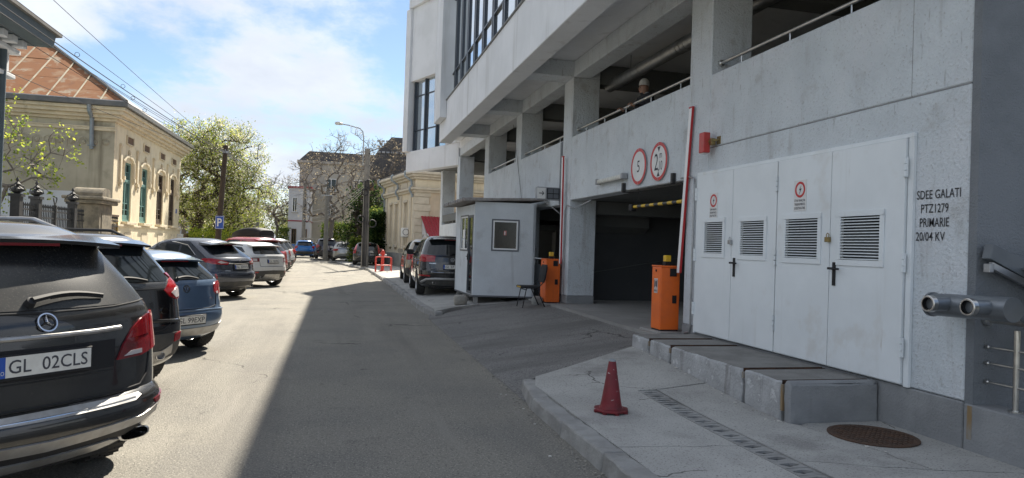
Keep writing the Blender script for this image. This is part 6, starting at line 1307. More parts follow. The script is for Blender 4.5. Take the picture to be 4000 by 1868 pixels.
# rosette frieze on the end wall
for k in range(14):
    xc = HX - .33 - .43 * k
    q = MB(); q.lathe([(.0, .05), (.05, .05), (.07, .03), (.09, .05), (.11, .03), (.12, 0)], (xc, HY0 - .004, 5.45), (0, -1, 0), 14, caps=False); q.build('rosette', 'house_end', HS, smooth=True)
    q = MB(); q.tube([(xc - .17, HY0 - .01, 5.2), (xc - .17, HY0 - .01, 5.5), (xc - .1, HY0 - .01, 5.6), (xc, HY0 - .01, 5.63), (xc + .1, HY0 - .01, 5.6), (xc + .17, HY0 - .01, 5.5)], .022, 5); q.build('frieze_arch', 'house_end', HS)
q = MB(); q.tube([(-10.15, HY0 - .55, 6.95), (-10.15, HY0 - .5, 6.7), (-10.15, HY0 - .14, 6.45), (-10.13, HY0 - .12, 5.15)], .085, 12); q.box(-10.27, -10.0, HY0 - .24, HY0, 5.28, 5.31); q.build('downpipe', 'pipe_blue', HS, smooth=True)
# roof: hipped, made of separate sheets on the visible hip
E0 = Vector((HX + .55, HY0 - .55, 7.12)); run = 5.35; rise = 3.8; e1 = Vector((-21.6, HY0 - .55, 7.12)); far_ = Vector((HX + .55, HY1 + .55, 7.12))
T0 = E0 + Vector((-run, run, rise)); T1 = far_ + Vector((-run, -run, rise)); r1 = far_ + Vector((-12.8, 0, 0)); 
q = MB(); q.add([E0, far_, T1, T0, e1, r1], [(0, 1, 2, 3), (0, 3, 4), (3, 2, 5, 4), (1, 5, 2)]); 
q.v = [(a, b, c - .05) for a, b, c in q.v]; q.build('roof', 'roof_grey', HS)
sl_ = math.hypot(run, rise); up = Vector((0, run, rise)) / sl_
xL = -21.6; nrm_ = Vector((0, -rise, run)).normalized(); cols = 13; cw = (E0.x - xL) / cols; rows = 7
for i in range(cols):
    for j in range(rows):
        s0, s1 = sl_ * j / rows, sl_ * (j + 1) / rows; x0, x1 = xL + cw * i, xL + cw * (i + 1)
        f0, f1 = s0 / sl_, s1 / sl_
        def lim(x, f): return min(max(x, xL + (12.8 - run) * f * 0 + run * f), E0.x - run * f)
        P = [(lim(x0, f0), s0), (lim(x1, f0), s0), (lim(x1, f1), s1), (lim(x0, f1), s1)]
        if abs(P[0][0] - P[1][0]) < .03: continue
        dz = random.uniform(0, .018); base = Vector((0, E0.y, 7.12)) + nrm_ * (.012 + dz)
        pts = [Vector((p[0], 0, 0)) + base + up * p[1] for p in P]; pts[0] += up * .008; pts[1] += up * .008
        if (pts[2] - pts[3]).length < .02: pts = pts[:3]
        q = MB(); n = len(pts); q.add(pts + [p - nrm_ * .02 for p in pts], [tuple(range(n)), tuple(range(2 * n - 1, n - 1, -1))] + [(k, n + k, n + (k + 1) % n, (k + 1) % n) for k in range(n)]); q.build('roof_sheet', 'rust_roof', HS)
    if 0 < i:
        x = xL + cw * i; ftop = min((E0.x - x) / run, 1.0, (x - xL) / run); a = Vector((x, E0.y, 7.12)) + nrm_ * .04; b = a + up * sl_ * ftop; MB().tube([a, b], .03, 5).build('standing_seam', 'house_end', HS)
MB().tube([E0 + Vector((0, 0, .05)), T0 + Vector((0, 0, .05))], .07, 6).build('hip_ridge', 'roof_grey', HS)
MB().tube([E0 + Vector((.0, -.02, .03)), e1 + Vector((0, -.02, .03))], .03, 6).build('eave_edge', 'galv', HS)
hb('gas_box', 'pvc', (HX + .11, HX + .35, 45.2, 45.75, 1.05, 1.75)); hb('house_number', 'sign_blue', (HX + .001, HX + .02, 45.1, 45.35, 2.95, 3.2), bevel=0)
q = MB(); q.tube([(HX + .16, 33.35, 1.4), (HX + .16, 33.35, 2.12), (HX + .13, 33.0, 2.14)], .03, 8); q.build('gas_pipe', 'yellow', HS)
# ------------------------------------------------------------------ neighbour building at the left edge
NB = thing('blue_grey_house', 'pale blue-grey rusticated house with dark overhanging eave beside the iron gate', 'house', (-12, 18, 0))
zc_ = 0.15
while zc_ < 5.9:
    MB().box(-14, HX, 12, 23.0, zc_, zc_ + .42).build('stone_course', 'neigh_wall', NB, bevel=.012); zc_ += .435
MB().box(-14, HX + .18, 12, 23.12, 5.95, 6.07).build('capital', 'white_wall', NB, bevel=.02); MB().box(-14, HX + .05, 12, 23.0, 6.07, 6.65).build('frieze', 'white_wall', NB, bevel=.01); MB().box(-14, HX + .28, 12, 23.15, 6.65, 6.78).build('cornice', 'white_wall', NB, bevel=.02)
for y in (22.7, 22.1, 21.5, 20.9): MB().box(HX + .05, HX + .55, y - .14, y + .14, 6.78, 6.98).build('bracket', 'white_wall', NB, bevel=.02)
q = MB(); q.prism([(HX - 5, 6.99), (HX + 1.05, 6.99), (HX + 1.12, 7.40), (HX - 5, 10.4)], (0, 12, 0), (1, 0, 0), (0, 0, 1), (0, 11.3, 0)); q.build('roof', 'neigh_eave', NB, bevel=.02)
q = MB(); q.prism([(HX + 1.0, 7.34), (HX + 1.2, 7.36), (HX + 1.2, 7.46), (HX - 4.9, 10.6), (HX - 4.9, 10.45)], (0, 11.8, 0), (1, 0, 0), (0, 0, 1), (0, 11.7, 0)); q.build('roof_edge', 'roof_grey', NB)
MB().cyl((HX + .12, 22.45, .1), (HX + .12, 22.45, 6.9), .09, 12).build('downpipe', 'neigh_eave', NB, smooth=True)
MB().box(HX + .0, HX + .3, 21.6, 22.2, 1.2, 2.1).build('meter_box', 'pvc', NB, bevel=.01)
# ------------------------------------------------------------------ iron fence and gate
FX = -9.0
FN = thing('iron_fence', 'black wrought-iron fence and gate with spearheads and crown finials', 'fence', (FX, 26, 0.1))
for y in (23.2, 24.55, 27.6):
    q = MB(); q.box(FX - .12, FX + .12, y - .12, y + .12, .1, 2.62); q.box(FX - .16, FX + .16, y - .16, y + .16, 2.62, 2.70); q.lathe([(.06, 2.70), (.16, 2.78), (.17, 2.84), (.05, 2.92), (.09, 2.98), (.02, 3.05), (.05, 3.1), (.0, 3.2)], (FX, y, 0), n=10)
    for k in range(4): a = k * math.pi / 2; q.tube([(FX, y, 2.72), (FX + .2 * math.cos(a), y + .2 * math.sin(a), 2.8), (FX + .16 * math.cos(a), y + .16 * math.sin(a), 2.92), (FX, y, 2.98)], .018, 5)
    q.build('post', 'iron', FN)
def bars(y0, y1, top):
    q = MB(); q.box(FX - .02, FX + .02, y0, y1, .3, .36); q.box(FX - .02, FX + .02, y0, y1, top - .38, top - .33); q.box(FX - .02, FX + .02, y0, y1, top - .16, top - .11); q.build('cross_rail', 'iron', FN)
    n = int((y1 - y0) / .13)
    for i in range(n):
        y = y0 + (y1 - y0) * (i + .5) / n; q = MB(); q.cyl((FX, y, .2), (FX, y, top - .06), .016, 6); q.lathe([(.012, top - .06), (.035, top - .01), (.0, top + .09)], (FX, y, 0), n=6); q.build('spear_bar', 'iron', FN)
bars(23.32, 24.43, 2.42); bars(24.67, 27.48, 2.42); bars(27.72, 28.75, 2.42); bars(30.7, 32.9, 2.3)
q = MB(); q.box(FX - .05, FX + .05, 26.0, 26.1, .2, 2.5); 
for s_ in (-1, 1): q.tube([(FX, 26.05, 2.5), (FX, 26.05 + s_ * .10, 2.62), (FX, 26.05 + s_ * .14, 2.72), (FX, 26.05 + s_ * .08, 2.76)], .02, 5)
q.build('gate_stile', 'iron', FN)
MB().box(FX - .06, FX + .04, 30.7, 32.9, 2.35, 2.42).build('top_rail', 'rust', FN)
t = thing('gate_pier', 'weathered stone gate pier with rounded cap at the end of the iron fence', 'pillar', (FX, 29.7, .1))
MB().box(FX - .55, FX + .45, 28.95, 30.5, .1, 2.72).build('shaft', 'pier_stone', t, bevel=.04, seg=2); MB().box(FX - .66, FX + .58, 28.75, 30.75, 2.721, 2.86).build('cap_slab', 'pier_stone', t, bevel=.03)
MB().box(FX - .72, FX + .64, 28.65, 30.85, 2.861, 2.98).build('cap_slab', 'pier_stone', t, bevel=.03)
q = MB(); q.prism([(-.5, 2.981), (.5, 2.981), (.5, 3.12), (.38, 3.26), (.15, 3.33), (-.15, 3.33), (-.38, 3.26), (-.5, 3.12)], (FX - .55, 29.75, 0), (0, 1, 0), (0, 0, 1), (1.0, 0, 0)); q.build('cap_dome', 'pier_stone', t, smooth=True)
MB().box(FX + .451, FX + .475, 29.2, 30.25, .5, 2.4).build('panel', 'pier_stone', t, bevel=.01)
# ------------------------------------------------------------------ vegetation
def leaves(pts, size, per, spread, rng, squash=1.0):
    pts = np.asarray(pts, float); C = np.repeat(pts, per, axis=0); n = len(C); C = C + rng.normal(0, spread, (n, 3)) * np.array([1, 1, squash])
    a = rng.normal(size=(n, 3)); a /= np.linalg.norm(a, axis=1)[:, None]; b = rng.normal(size=(n, 3)); b -= a * (a * b).sum(1)[:, None]; b /= np.linalg.norm(b, axis=1)[:, None]
    s = size * rng.uniform(.6, 1.35, (n, 1)); V = np.stack([C - a * s, C + b * s * .55, C + a * s, C - b * s * .55], 1).reshape(-1, 3)
    return V
def quads(name, V, m, parent, off):
    n = len(V) // 4; me = bpy.data.meshes.new(name); me.vertices.add(len(V)); me.vertices.foreach_set('co', (V - np.array(off)).ravel()); me.loops.add(n * 4); me.loops.foreach_set('vertex_index', np.arange(n * 4)); me.polygons.add(n); me.polygons.foreach_set('loop_start', np.arange(n) * 4); me.update(calc_edges=True); me.materials.append(M[m])
    o = bpy.data.objects.new(name, me); COL.objects.link(o); o.parent = parent; return o
def skeleton(base, trunk_h, targets, r0, rng, lean=(0, 0), bend=.06, maxseg=.7):
    """grow branches from a trunk to crown targets; returns nodes, parents, radii"""
    N = [np.array(base, float)]; Pa = [-1]; k = 5
    for i in range(1, k + 1): N.append(np.array([base[0] + lean[0] * i / k + rng.normal(0, .03), base[1] + lean[1] * i / k + rng.normal(0, .03), base[2] + trunk_h * i / k])); Pa.append(len(N) - 2)
    T = np.asarray(targets); c = N[-1]; T = T[np.argsort(np.linalg.norm(T - c, axis=1))]
    for t in T:
        A = np.array(N[3:]); d = np.linalg.norm(A - t, axis=1) + .25 * np.maximum(0, A[:, 2] - t[2]) ; i = int(np.argmin(d)) + 3; p = N[i]; L_ = np.linalg.norm(t - p); n = max(1, int(math.ceil(L_ / maxseg))); last = i
        for j in range(1, n + 1):
            f = j / n; q = p + (t - p) * f + rng.normal(0, bend * min(L_, 1.2) * .35, 3) * (1 if j < n else 0); q[2] += .10 * L_ * math.sin(math.pi * f) * .5
            N.append(q); Pa.append(last); last = len(N) - 1
    W_ = np.zeros(len(N)); ch = [0] * len(N)
    for i in range(len(N)): 
        if Pa[i] >= 0: ch[Pa[i]] += 1
    for i in range(len(N) - 1, 0, -1):
        if ch[i] == 0: W_[i] += 1
        W_[Pa[i]] += W_[i]
    rad = r0 * (np.maximum(W_, 1) / W_[0]) ** .52
    return N, Pa, rad
def trunkmesh(N, Pa, rad, parent, m, rmin=.006):
    V = []; F = []
    for i in range(1, len(N)):
        p, q = N[Pa[i]], N[i]; ra, rb = max(rad[Pa[i]] if Pa[i] > 5 or i <= 5 else rad[i] * 1.15, rmin), max(rad[i], rmin); ra = min(ra, rb * 1.6); n = 7 if rb > .05 else (4 if rb > .015 else 3)
        d = q - p; L_ = np.linalg.norm(d); 
        if L_ < 1e-5: continue
        d /= L_; u = np.cross(d, [0, 0, 1.0]); u = u / np.linalg.norm(u) if np.linalg.norm(u) > 1e-3 else np.array([1.0, 0, 0]); w = np.cross(d, u); k0 = len(V)
        for c, r_ in ((p, ra), (q, rb)):
            for k in range(n): a = 2 * math.pi * k / n; V.append(c + (u * math.cos(a) + w * math.sin(a)) * r_)
        for k in range(n): F.append((k0 + k, k0 + (k + 1) % n, k0 + n + (k + 1) % n, k0 + n + k))
    return MB().add(V, F).build('trunk', m, parent, smooth=True, ang=60)
def blob_targets(blobs, n, rng, shell=.35):
    out = []; w = np.array([b[3] * b[4] * b[5] for b in blobs]); w = w / w.sum()
    for (x, y, z, a, b, c), f in zip(blobs, w):
        k = int(n * f) + 1; d = rng.normal(size=(k, 3)); d /= np.linalg.norm(d, axis=1)[:, None]; r = rng.uniform(shell, 1, (k, 1)) ** .55; out.append(np.array([x, y, z]) + d * r * np.array([a, b, c]))
    return np.concatenate(out)
def tree(name, label, base, trunk_h, r0, blobs, n, leaf, lsize, per, spread, seed, bark='bark', lean=(0, 0), group=None, twigs=0, cat='tree', second=None, rmin=.007):
    rng = np.random.default_rng(seed); t = thing(name, label, cat, base, group); T = blob_targets(blobs, n, rng)
    N, Pa, rad = skeleton(base, trunk_h, T, r0, rng, lean); 
    if twigs:
        tips = np.array(N[6:]); idx = rng.integers(0, len(tips), twigs); 
        for i in idx:
            p = tips[i]; cc = np.array(blobs[0][:3]); d = (p - cc); d = d / (np.linalg.norm(d) + 1e-6) + rng.normal(0, .7, 3) + np.array([0, 0, .25]); d /= np.linalg.norm(d); l_ = rng.uniform(.25, .7); N.append(p + d * l_); Pa.append(i + 6)
        rad = np.concatenate([rad, np.full(twigs, rmin)])
    trunkmesh(N, Pa, rad, t, bark, rmin)
    par = set(Pa); tips = np.array([N[i] for i in range(6, len(N)) if i not in par])
    if per: quads('crown', leaves(tips, lsize, per, spread, rng), leaf, t, base)
    if second: quads('crown', leaves(tips[rng.random(len(tips)) < second[1]], second[2], second[3], spread * 1.1, rng), second[0], t, base)
    return t
# the large flowering tree behind the house
tree('flowering_tree', 'large flowering tree with fresh green leaves beyond the old house', (-9.6, 50.5, 0), 2.8, .36, [(-8.5, 50.5, 5.4, 3.2, 2.6, 2.7), (-7.5, 50, 7.0, 2.6, 2.3, 2.2), (-9.4, 50.6, 7.3, 2.1, 2.1, 1.9), (-6.4, 50, 4.2, 2.2, 2.0, 1.7), (-9.4, 51, 3.6, 2.0, 2.0, 1.5), (-6.7, 49.5, 2.7, 1.5, 1.3, 1.2)], 640, 'leaf_blossom', .058, 11, .17, 11, lean=(.6, 0), twigs=2400, second=('leaf_fresh', .7, .058, 10))
tree('young_tree', 'young tree with yellow-green spring leaves in front of the old house end wall', (-12.3, 29.5, 0), 1.6, .07, [(-11.8, 29.5, 4.2, 1.7, 1.0, 1.2), (-12.4, 29.5, 5.2, 1.2, 1.0, 1.1), (-11.0, 29.4, 4.7, 1.4, .8, .8)], 70, 'leaf_fresh', .06, 8, .10, 5, bark='bark_grey', twigs=190, rmin=.006)
# bare budding trees on the right of the bend
tree('budding_tree', 'tall bare tree with brown buds in front of the grey apartment block', (-.55, 62, .13), 3.2, .20, [(-.4, 62, 7.2, 3.4, 2.6, 2.6), (.6, 62, 9.0, 2.6, 2.2, 2.0), (-2.0, 62, 6.8, 2.4, 2.0, 2.0), (1.6, 62, 6.2, 2.0, 2.0, 1.8), (-1.0, 62, 4.6, 2.4, 1.8, 1.4)], 330, 'leaf_bud', .06, 1, .08, 21, bark='bark_grey', twigs=1900, rmin=.006)
tree('budding_tree', 'bare tree with brown buds beside the dark mansard roof', (4.2, 66, .13), 3.5, .18, [(4.0, 66, 9.0, 2.2, 2.0, 2.3), (2.2, 66, 7.6, 1.8, 1.6, 2.0), (5.2, 66, 7.6, 1.6, 1.6, 2.0)], 240, 'leaf_bud', .06, 1, .06, 22, bark='bark_grey', twigs=1200, rmin=.007)
tree('budding_tree', 'slender bare tree at the far end of the street', (-7.3, 92, 0), 3.2, .18, [(-7.2, 92, 7.0, 2.3, 2.0, 2.6), (-6.6, 92, 5.0, 2.2, 2.0, 1.6)], 300, 'leaf_bud', .06, 1, .1, 23, bark='bark_grey', twigs=1600, rmin=.009)
tree('ivy_tree', 'dark ivy-covered tree trunk beside the concrete lamp post', (1.9, 56, .13), 4.0, .30, [(1.8, 56, 3.0, 1.0, 1.0, 2.6), (2.2, 56, 4.9, 1.1, 1.0, 1.3), (1.3, 56, 1.8, .9, .9, 1.3)], 330, 'leaf_ivy', .10, 18, .25, 31, twigs=100)
GF = 'far street trees on the left side'
for i, (x, y, h, s_) in enumerate(((-9.5, 60, 6.5, 1.5), (-12.5, 64, 7.5, 1.9), (-10.6, 70, 6.0, 1.6), (-13, 78, 8, 2.2), (-10.5, 84, 6, 1.7), (-14.5, 92, 8.5, 2.5), (-12.2, 104, 8, 2.6))):
    tree('street_tree', ['small leafy tree behind the parking sign pole', 'brownish half-bare tree beyond the flowering tree', 'light green tree beyond the flowering tree', 'tall thin tree far along the left side', 'low light green tree far along the left side', 'broad pale tree near the end of the street', 'farthest pale tree closing the street view'][i], (x, y, 0), h * .35, .2, [(x, y, h * .62, s_, s_, h * .34), (x + .5, y, h * .4, s_ * .9, s_, h * .2)], 190, 'leaf_far' if i % 2 == 0 else 'leaf_bud', .10, 8 if i % 2 == 0 else 2, .3, 40 + i, bark='bark_grey', twigs=500, group=GF, rmin=.014)
def hedge(label, x0, x1, y0, y1, z0, z1, n, seed, leaf='leaf_hedge', size=.09, cat='hedge', top=None):
    rng = np.random.default_rng(seed); b = ((x0 + x1) / 2, (y0 + y1) / 2, z0); t = thing('hedge', label, cat, b); P = rng.uniform((x0, y0, z0), (x1, y1, z1), (n, 3)); f = rng.random(n); P[f < .35, 1] = y0 + rng.normal(0, .08, (f < .35).sum()); P[(f > .35) & (f < .6), 2] = z1 + rng.normal(0, .1, ((f > .35) & (f < .6)).sum()); P[(f > .6) & (f < .75), 0] = x0 + rng.normal(0, .08, ((f > .6) & (f < .75)).sum())
    quads('foliage', leaves(P, size, 5, .13, rng), leaf, t, b); q = MB()
    for k in range(7): x = x0 + (x1 - x0) * (k + .5) / 7; q.tube([(x, (y0 + y1) / 2, z0 - .1), (x + .1, (y0 + y1) / 2, z0 + (z1 - z0) * .5), (x - .05, (y0 + y1) / 2, z1 - .15)], .03, 5)
    q.build('stem', 'bark', t); return t
hedge('climbing ivy hedge with sunlit top beside the cream building', 2.35, 3.1, 50.5, 58, .13, 3.6, 1500, 51, 'leaf_ivy', .09)
hedge('yellow-green hedge top behind the red hydrant guard', 2.3, 3.9, 52, 57, 2.9, 3.9, 700, 52, 'leaf_hedge')
hedge('clipped green hedge above the low wall behind the silver saloon', -1.2, 2.3, 66.5, 68, 1.7, 3.1, 900, 53)
hedge('round light bush beside the dark ivy-covered tree', 1.0, 2.0, 53, 54.2, .13, 1.7, 300, 54)
hedge('small dark bush at the white far building', -5.9, -5.0, 76, 77.5, 0, 2.6, 260, 55)
hedge('light green hedge line closing the far left of the street', -16, -9.2, 96, 99, 0, 3.0, 900, 56, 'leaf_far', .14)
hedge('shrubs with fresh leaves below the large flowering tree', -9.0, -5.6, 47.8, 49.6, .1, 1.9, 600, 57, 'leaf_fresh', .08)
# far wood closing the end of the street
rngw = np.random.default_rng(77); P = []
for (x, y, h, s_) in [(rngw.uniform(-32, -3), rngw.uniform(118, 150), rngw.uniform(5, 9.5), rngw.uniform(2, 3.2)) for _ in range(26)]: P.append(blob_targets([(x, y, h * .6, s_, s_, h * .42)], 120, rngw, .1))
P = np.concatenate(P); fw_ = quads('far_trees', leaves(P, .17, 5, .4, rngw), 'leaf_far', None, (0, 0, 0)); tag(fw_, 'hazy mass of pale green trees at the end of the street', 'trees', kind='stuff')
# ------------------------------------------------------------------ far fences and walls
t = thing('plank_fence', 'brown wooden plank fence between old house and flowering tree', 'fence', (-9.2, 48, 0))
for k in range(34):
    y = 46.3 + k * .15; MB().box(-9.22, -9.18, y, y + .125, .1, 1.75 + random.uniform(-.05, .05)).build('plank', 'wood_brown', t)
MB().box(-9.18, -9.14, 46.3, 51.4, .5, .58).build('cross_rail', 'wood_brown', t); MB().box(-9.18, -9.14, 46.3, 51.4, 1.4, 1.48).build('cross_rail', 'wood_brown', t)
t = thing('metal_fence', 'dark metal bar fence beyond the plank fence', 'fence', (-9.2, 58, 0))
for k in range(60): MB().box(-9.23, -9.19, 51.8 + k * .22, 51.85 + k * .22, .1, 1.7).build('bar', 'iron', t)
MB().box(-9.19, -9.15, 51.8, 65, 1.45, 1.5).build('cross_rail', 'iron', t); MB().box(-9.19, -9.15, 51.8, 65, .4, .45).build('cross_rail', 'iron', t)
t = thing('concrete_fence', 'pale concrete post fence beside the far bend', 'fence', (-2, 74, 0))
for k in range(12): MB().box(-3.6 + k * .28, -3.45 + k * .28, 74, 74.15, .1, 1.75).build('baluster', 'apt_grey', t)
MB().box(-3.7, -.2, 73.95, 74.2, .1, .35).build('base', 'apt_grey', t); MB().box(-3.7, -.2, 73.95, 74.2, 1.751, 1.85).build('coping', 'apt_grey', t)
t = thing('garden_wall', 'low stone wall under the clipped hedge', 'wall', (.5, 66, 0)); MB().box(-1.4, 2.6, 66, 66.3, .1, 1.55).build('wall', 'pier_stone', t); MB().box(-1.45, 2.65, 65.95, 66.35, 1.551, 1.65).build('coping', 'pier_stone', t)
# ------------------------------------------------------------------ far buildings
def building(name, label, x0, x1, y0, y1, z1, m, cat='building'):
    t = thing(name, label, cat, ((x0 + x1) / 2, (y0 + y1) / 2, 0)); MB().box(x0, x1, y0, y1, 0, z1).build('wall', m, t); return t
def fwin(t, x0, x1, y, z0, z1, fm='pvc', bars=1):
    """window in a wall facing -Y"""
    q = MB(); w = .07; q.box(x0, x1, y - .06, y - .001, z0, z0 + w); q.box(x0, x1, y - .06, y - .001, z1 - w, z1); q.box(x0, x0 + w, y - .06, y - .001, z0 + w, z1 - w); q.box(x1 - w, x1, y - .06, y - .001, z0 + w, z1 - w)
    for k in range(bars): xm = x0 + (x1 - x0) * (k + 1) / (bars + 1); q.box(xm - .035, xm + .035, y - .06, y - .001, z0 + w, z1 - w)
    f_ = q.build('window', fm, t); MB().box(x0 + w, x1 - w, y - .02, y - .002, z0 + w, z1 - w).build('pane', 'glass_dark', f_); MB().box(x0 - .08, x1 + .08, y - .14, y - .001, z0 - .09, z0 - .002).build('sill', m_sill, t)
def swin(t, x, y0, y1, z0, z1, fm='pvc', s_=-1):
    q = MB(); w = .07
    xa, xb = (x + s_ * .06, x + s_ * .001) if s_ < 0 else (x + .001, x + .06)
    q.box(xa, xb, y0, y1, z0, z0 + w); q.box(xa, xb, y0, y1, z1 - w, z1); q.box(xa, xb, y0, y0 + w, z0 + w, z1 - w); q.box(xa, xb, y1 - w, y1, z0 + w, z1 - w); f_ = q.build('window', fm, t); MB().box(min(x + s_ * .02, x + s_ * .002), max(x + s_ * .02, x + s_ * .002), y0 + w, y1 - w, z0 + w, z1 - w).build('pane', 'glass_dark', f_)
m_sill = 'apt_grey'
A = building('apartment_block', 'plain grey-beige apartment block closing the bend of the street', -4.6, 6, 86, 100, 10.6, 'apt_grey')
MB().box(-4.9, 6.2, 85.7, 100.2, 10.601, 10.9).build('cornice', 'apt_grey', A); q = MB(); q.prism([(-4.7, 10.9), (6.1, 10.9), (5.2, 12.0), (-3.6, 12.0)], (0, 86, 0), (1, 0, 0), (0, 0, 1), (0, 14, 0)); q.build('roof', 'mansard', A)
for z in (1.6, 4.4, 7.4):
    for x in (-1.6, 1.6, 3.8): fwin(A, x, x + 1.2, 86, z, z + 1.5)
B = building('white_house', 'white far house with brick quoins and pink roof band left of the grey block', -5.3, -3.0, 80, 86, 7.2, 'apt_white')
MB().box(-5.35, -2.95, 79.95, 86, 3.6, 3.72).build('band', 'red_tile', B); MB().box(-5.4, -2.9, 79.9, 86.1, 7.201, 7.4).build('cornice', 'red_tile', B); fwin(B, -4.9, -4.4, 80, 4.6, 6.2); fwin(B, -4.9, -4.4, 80, 1.2, 2.8, 'wood_brown'); fwin(B, -3.8, -3.3, 80, 1.2, 2.8, 'wood_brown'); MB().box(-5.32, -2.98, 79.93, 80, 0, .9).build('plinth', 'cream2_stone', B)
C_ = building('yellow_house', 'yellow house with dark mansard roof behind the lamp post', 2.6, 12, 68, 78, 7.4, 'apt_yellow')
q = MB(); q.prism([(2.3, 7.4), (12.3, 7.4), (11.6, 10.0), (3.2, 10.0)], (0, 67.7, 0), (1, 0, 0), (0, 0, 1), (0, 10.6, 0)); q.build('mansard_roof', 'mansard', C_)
q = MB(); 
for i in range(20):
    for j in range(5): q.prism([(0, 0), (.30, 0), (.30, .22), (0, .22)], (3.3 + i * .42 + (j % 2) * .2, 67.66 + j * .28, 10.02 + j * .30), (1, 0, 0), (0, .68, .73), (0, -.04, .04))
q.build('roof_tiles', 'tile_light', C_)['kind'] = 'stuff'; q = MB(); q.prism([(3.2, 10.0), (11.6, 10.0), (9.5, 11.6), (4.6, 11.6)], (0, 67.8, 0), (1, 0, 0), (0, 0, 1), (0, 8, 0)); q.build('roof_top', 'mansard', C_)
for x in (3.2, 5.2, 7.4): fwin(C_, x, x + 1.4, 68, 4.2, 5.8, bars=2); fwin(C_, x, x + 1.4, 68, 1.2, 3.0, bars=2); fwin(C_, x + .1, x + 1.2, 67.9, 7.7, 9.0)
MB().box(2.55, 12, 67.6, 68, 3.3, 3.55).build('balcony_band', 'apt_white', C_)
E_ = building('backdrop_house', 'low distant house with grey roof between the far trees', -26, -15, 100, 110, 4.5, 'apt_white'); q = MB(); q.prism([(-26.5, 4.5), (-14.5, 4.5), (-20.5, 7.5)], (0, 99.5, 0), (1, 0, 0), (0, 0, 1), (0, 11, 0)); q.build('roof', 'mansard', E_)
# cream stucco house beyond the parking building, turned with the bend
cr = Vector((4.46, 43.0, 0)); ad = R(-9); dv = Vector((math.sin(ad), math.cos(ad), 0)); pv = Vector((math.cos(ad), -math.sin(ad), 0)); CL = 8.2
G = thing('cream_house', 'cream stucco house with downpipes and tall narrow windows beyond the parked cars', 'house', cr)
def cbx(name, m, s0, s1, d0, d1, z0, z1, parent=G, bevel=.015):
    c = [cr + dv * s0 + pv * d0, cr + dv * s0 + pv * d1, cr + dv * s1 + pv * d1, cr + dv * s1 + pv * d0]; return MB().hexa([v + Vector((0, 0, z0)) for v in c], [v + Vector((0, 0, z1)) for v in c]).build(name, m, parent, bevel=bevel)
CW = [(1.9, 2.55), (4.35, 5.0), (5.95, 6.5)]
ss_ = [0] + [v for w in CW for v in w] + [CL]
for i in range(0, len(ss_), 2): cbx('wall', 'cream2', ss_[i], ss_[i + 1], 0, .4, 1.2, 4.2, bevel=0)
for a, b in CW:
    w_ = cbx('window', 'pvc', a, b, .16, .24, 1.5, 4.15, bevel=0); cbx('pane', 'glass_dark', a + .08, b - .08, .148, .159, 1.6, 3.35, parent=w_, bevel=0); cbx('pane', 'glass_dark', a + .08, b - .08, .148, .159, 3.45, 4.05, parent=w_, bevel=0); cbx('sill', 'cream2_stone', a - .1, b + .1, -.1, .2, 1.35, 1.5); cbx('hood', 'cream2_stone', a - .16, b + .16, -.12, .1, 4.2, 4.34)
    for e in (a - .14, b + .04): cbx('jamb', 'cream2_stone', e, e + .1, -.05, .02, 1.5, 4.2)
cbx('wall_top', 'cream2', 0, CL, 0, .4, 4.2, 4.75, bevel=0); cbx('wall_base', 'cream2', 0, CL, 0, .4, 1.0, 1.2, bevel=0); cbx('plinth', 'kerb', -.06, CL + .05, -.12, .4, 0, .999)
cbx('body', 'peach', .01, CL, .401, 9, 0, 4.75, bevel=0); cbx('end_render', 'peach', -.02, .009, .9, 9, 1.0, 4.75, bevel=0)
for z0, z1, o in ((4.75, 4.9, .14), (4.9, 5.05, .26), (5.55, 5.7, .16), (5.7, 5.85, .3), (5.85, 6.0, .42)): cbx('cornice', 'cream2_stone', -o, CL + o, -o, 9, z0, z1 - .002)
cbx('parapet', 'cream2', 0, CL, 0, 9, 5.05, 5.55)
for a, b in ((.3, 1.7), (2.0, 3.6), (3.9, 5.3), (5.6, 7.4)): cbx('parapet_panel', 'cream2_stone', a, b, -.05, -.001, 5.12, 5.48)
z = 1.0; k = 0
while z < 4.6:            # corner quoins
    wv = .95 if k % 2 == 0 else .85; cbx('quoin', 'cream2_stone', -.05, .42, -.05, wv, z + .01, z + .42); z += .435; k += 1
for s_ in (.9, 3.3, 7.4): cbx('pilaster', 'cream2_stone', s_, s_ + .38, -.06, .0, 1.0, 4.75)
for s_ in (.35, 3.9, 7.95):
    q = MB(); P = lambda d, z: cr + dv * s_ + pv * d + Vector((0, 0, z)); q.tube([P(-.5, 6.05), P(-.62, 5.95), P(-.60, 5.7), P(-.2, 5.45), P(-.16, 5.2), P(-.30, 5.0), P(-.30, 4.85), P(-.12, 4.6), P(-.12, 4.45 if s_ < 7 else .3)], .07, 8); q.build('downpipe', 'pipe_blue', G, smooth=True)
cbx('roof', 'roof_grey', -.3, CL + .3, -.3, 9, 6.0, 6.12)
ac = thing('air_conditioner', 'white outdoor air-conditioning unit on the cream house wall', 'air conditioner', cr + dv * 1.55 - pv * .25 + Vector((0, 0, 2.0))); cbx('case', 'pvc', 1.2, 1.85, -.38, -.08, 2.05, 2.6, parent=ac); q = MB(); q.lathe([(.2, 0), (.2, .02), (.17, .02), (.17, 0)], cr + dv * 1.195 - pv * .23 + Vector((0, 0, 2.33)), -dv, 16, caps=False); q.build('fan_ring', 'frame_grey', ac); cbx('bracket', 'galv', 1.3, 1.75, -.36, .0, 2.0, 2.045, parent=ac)
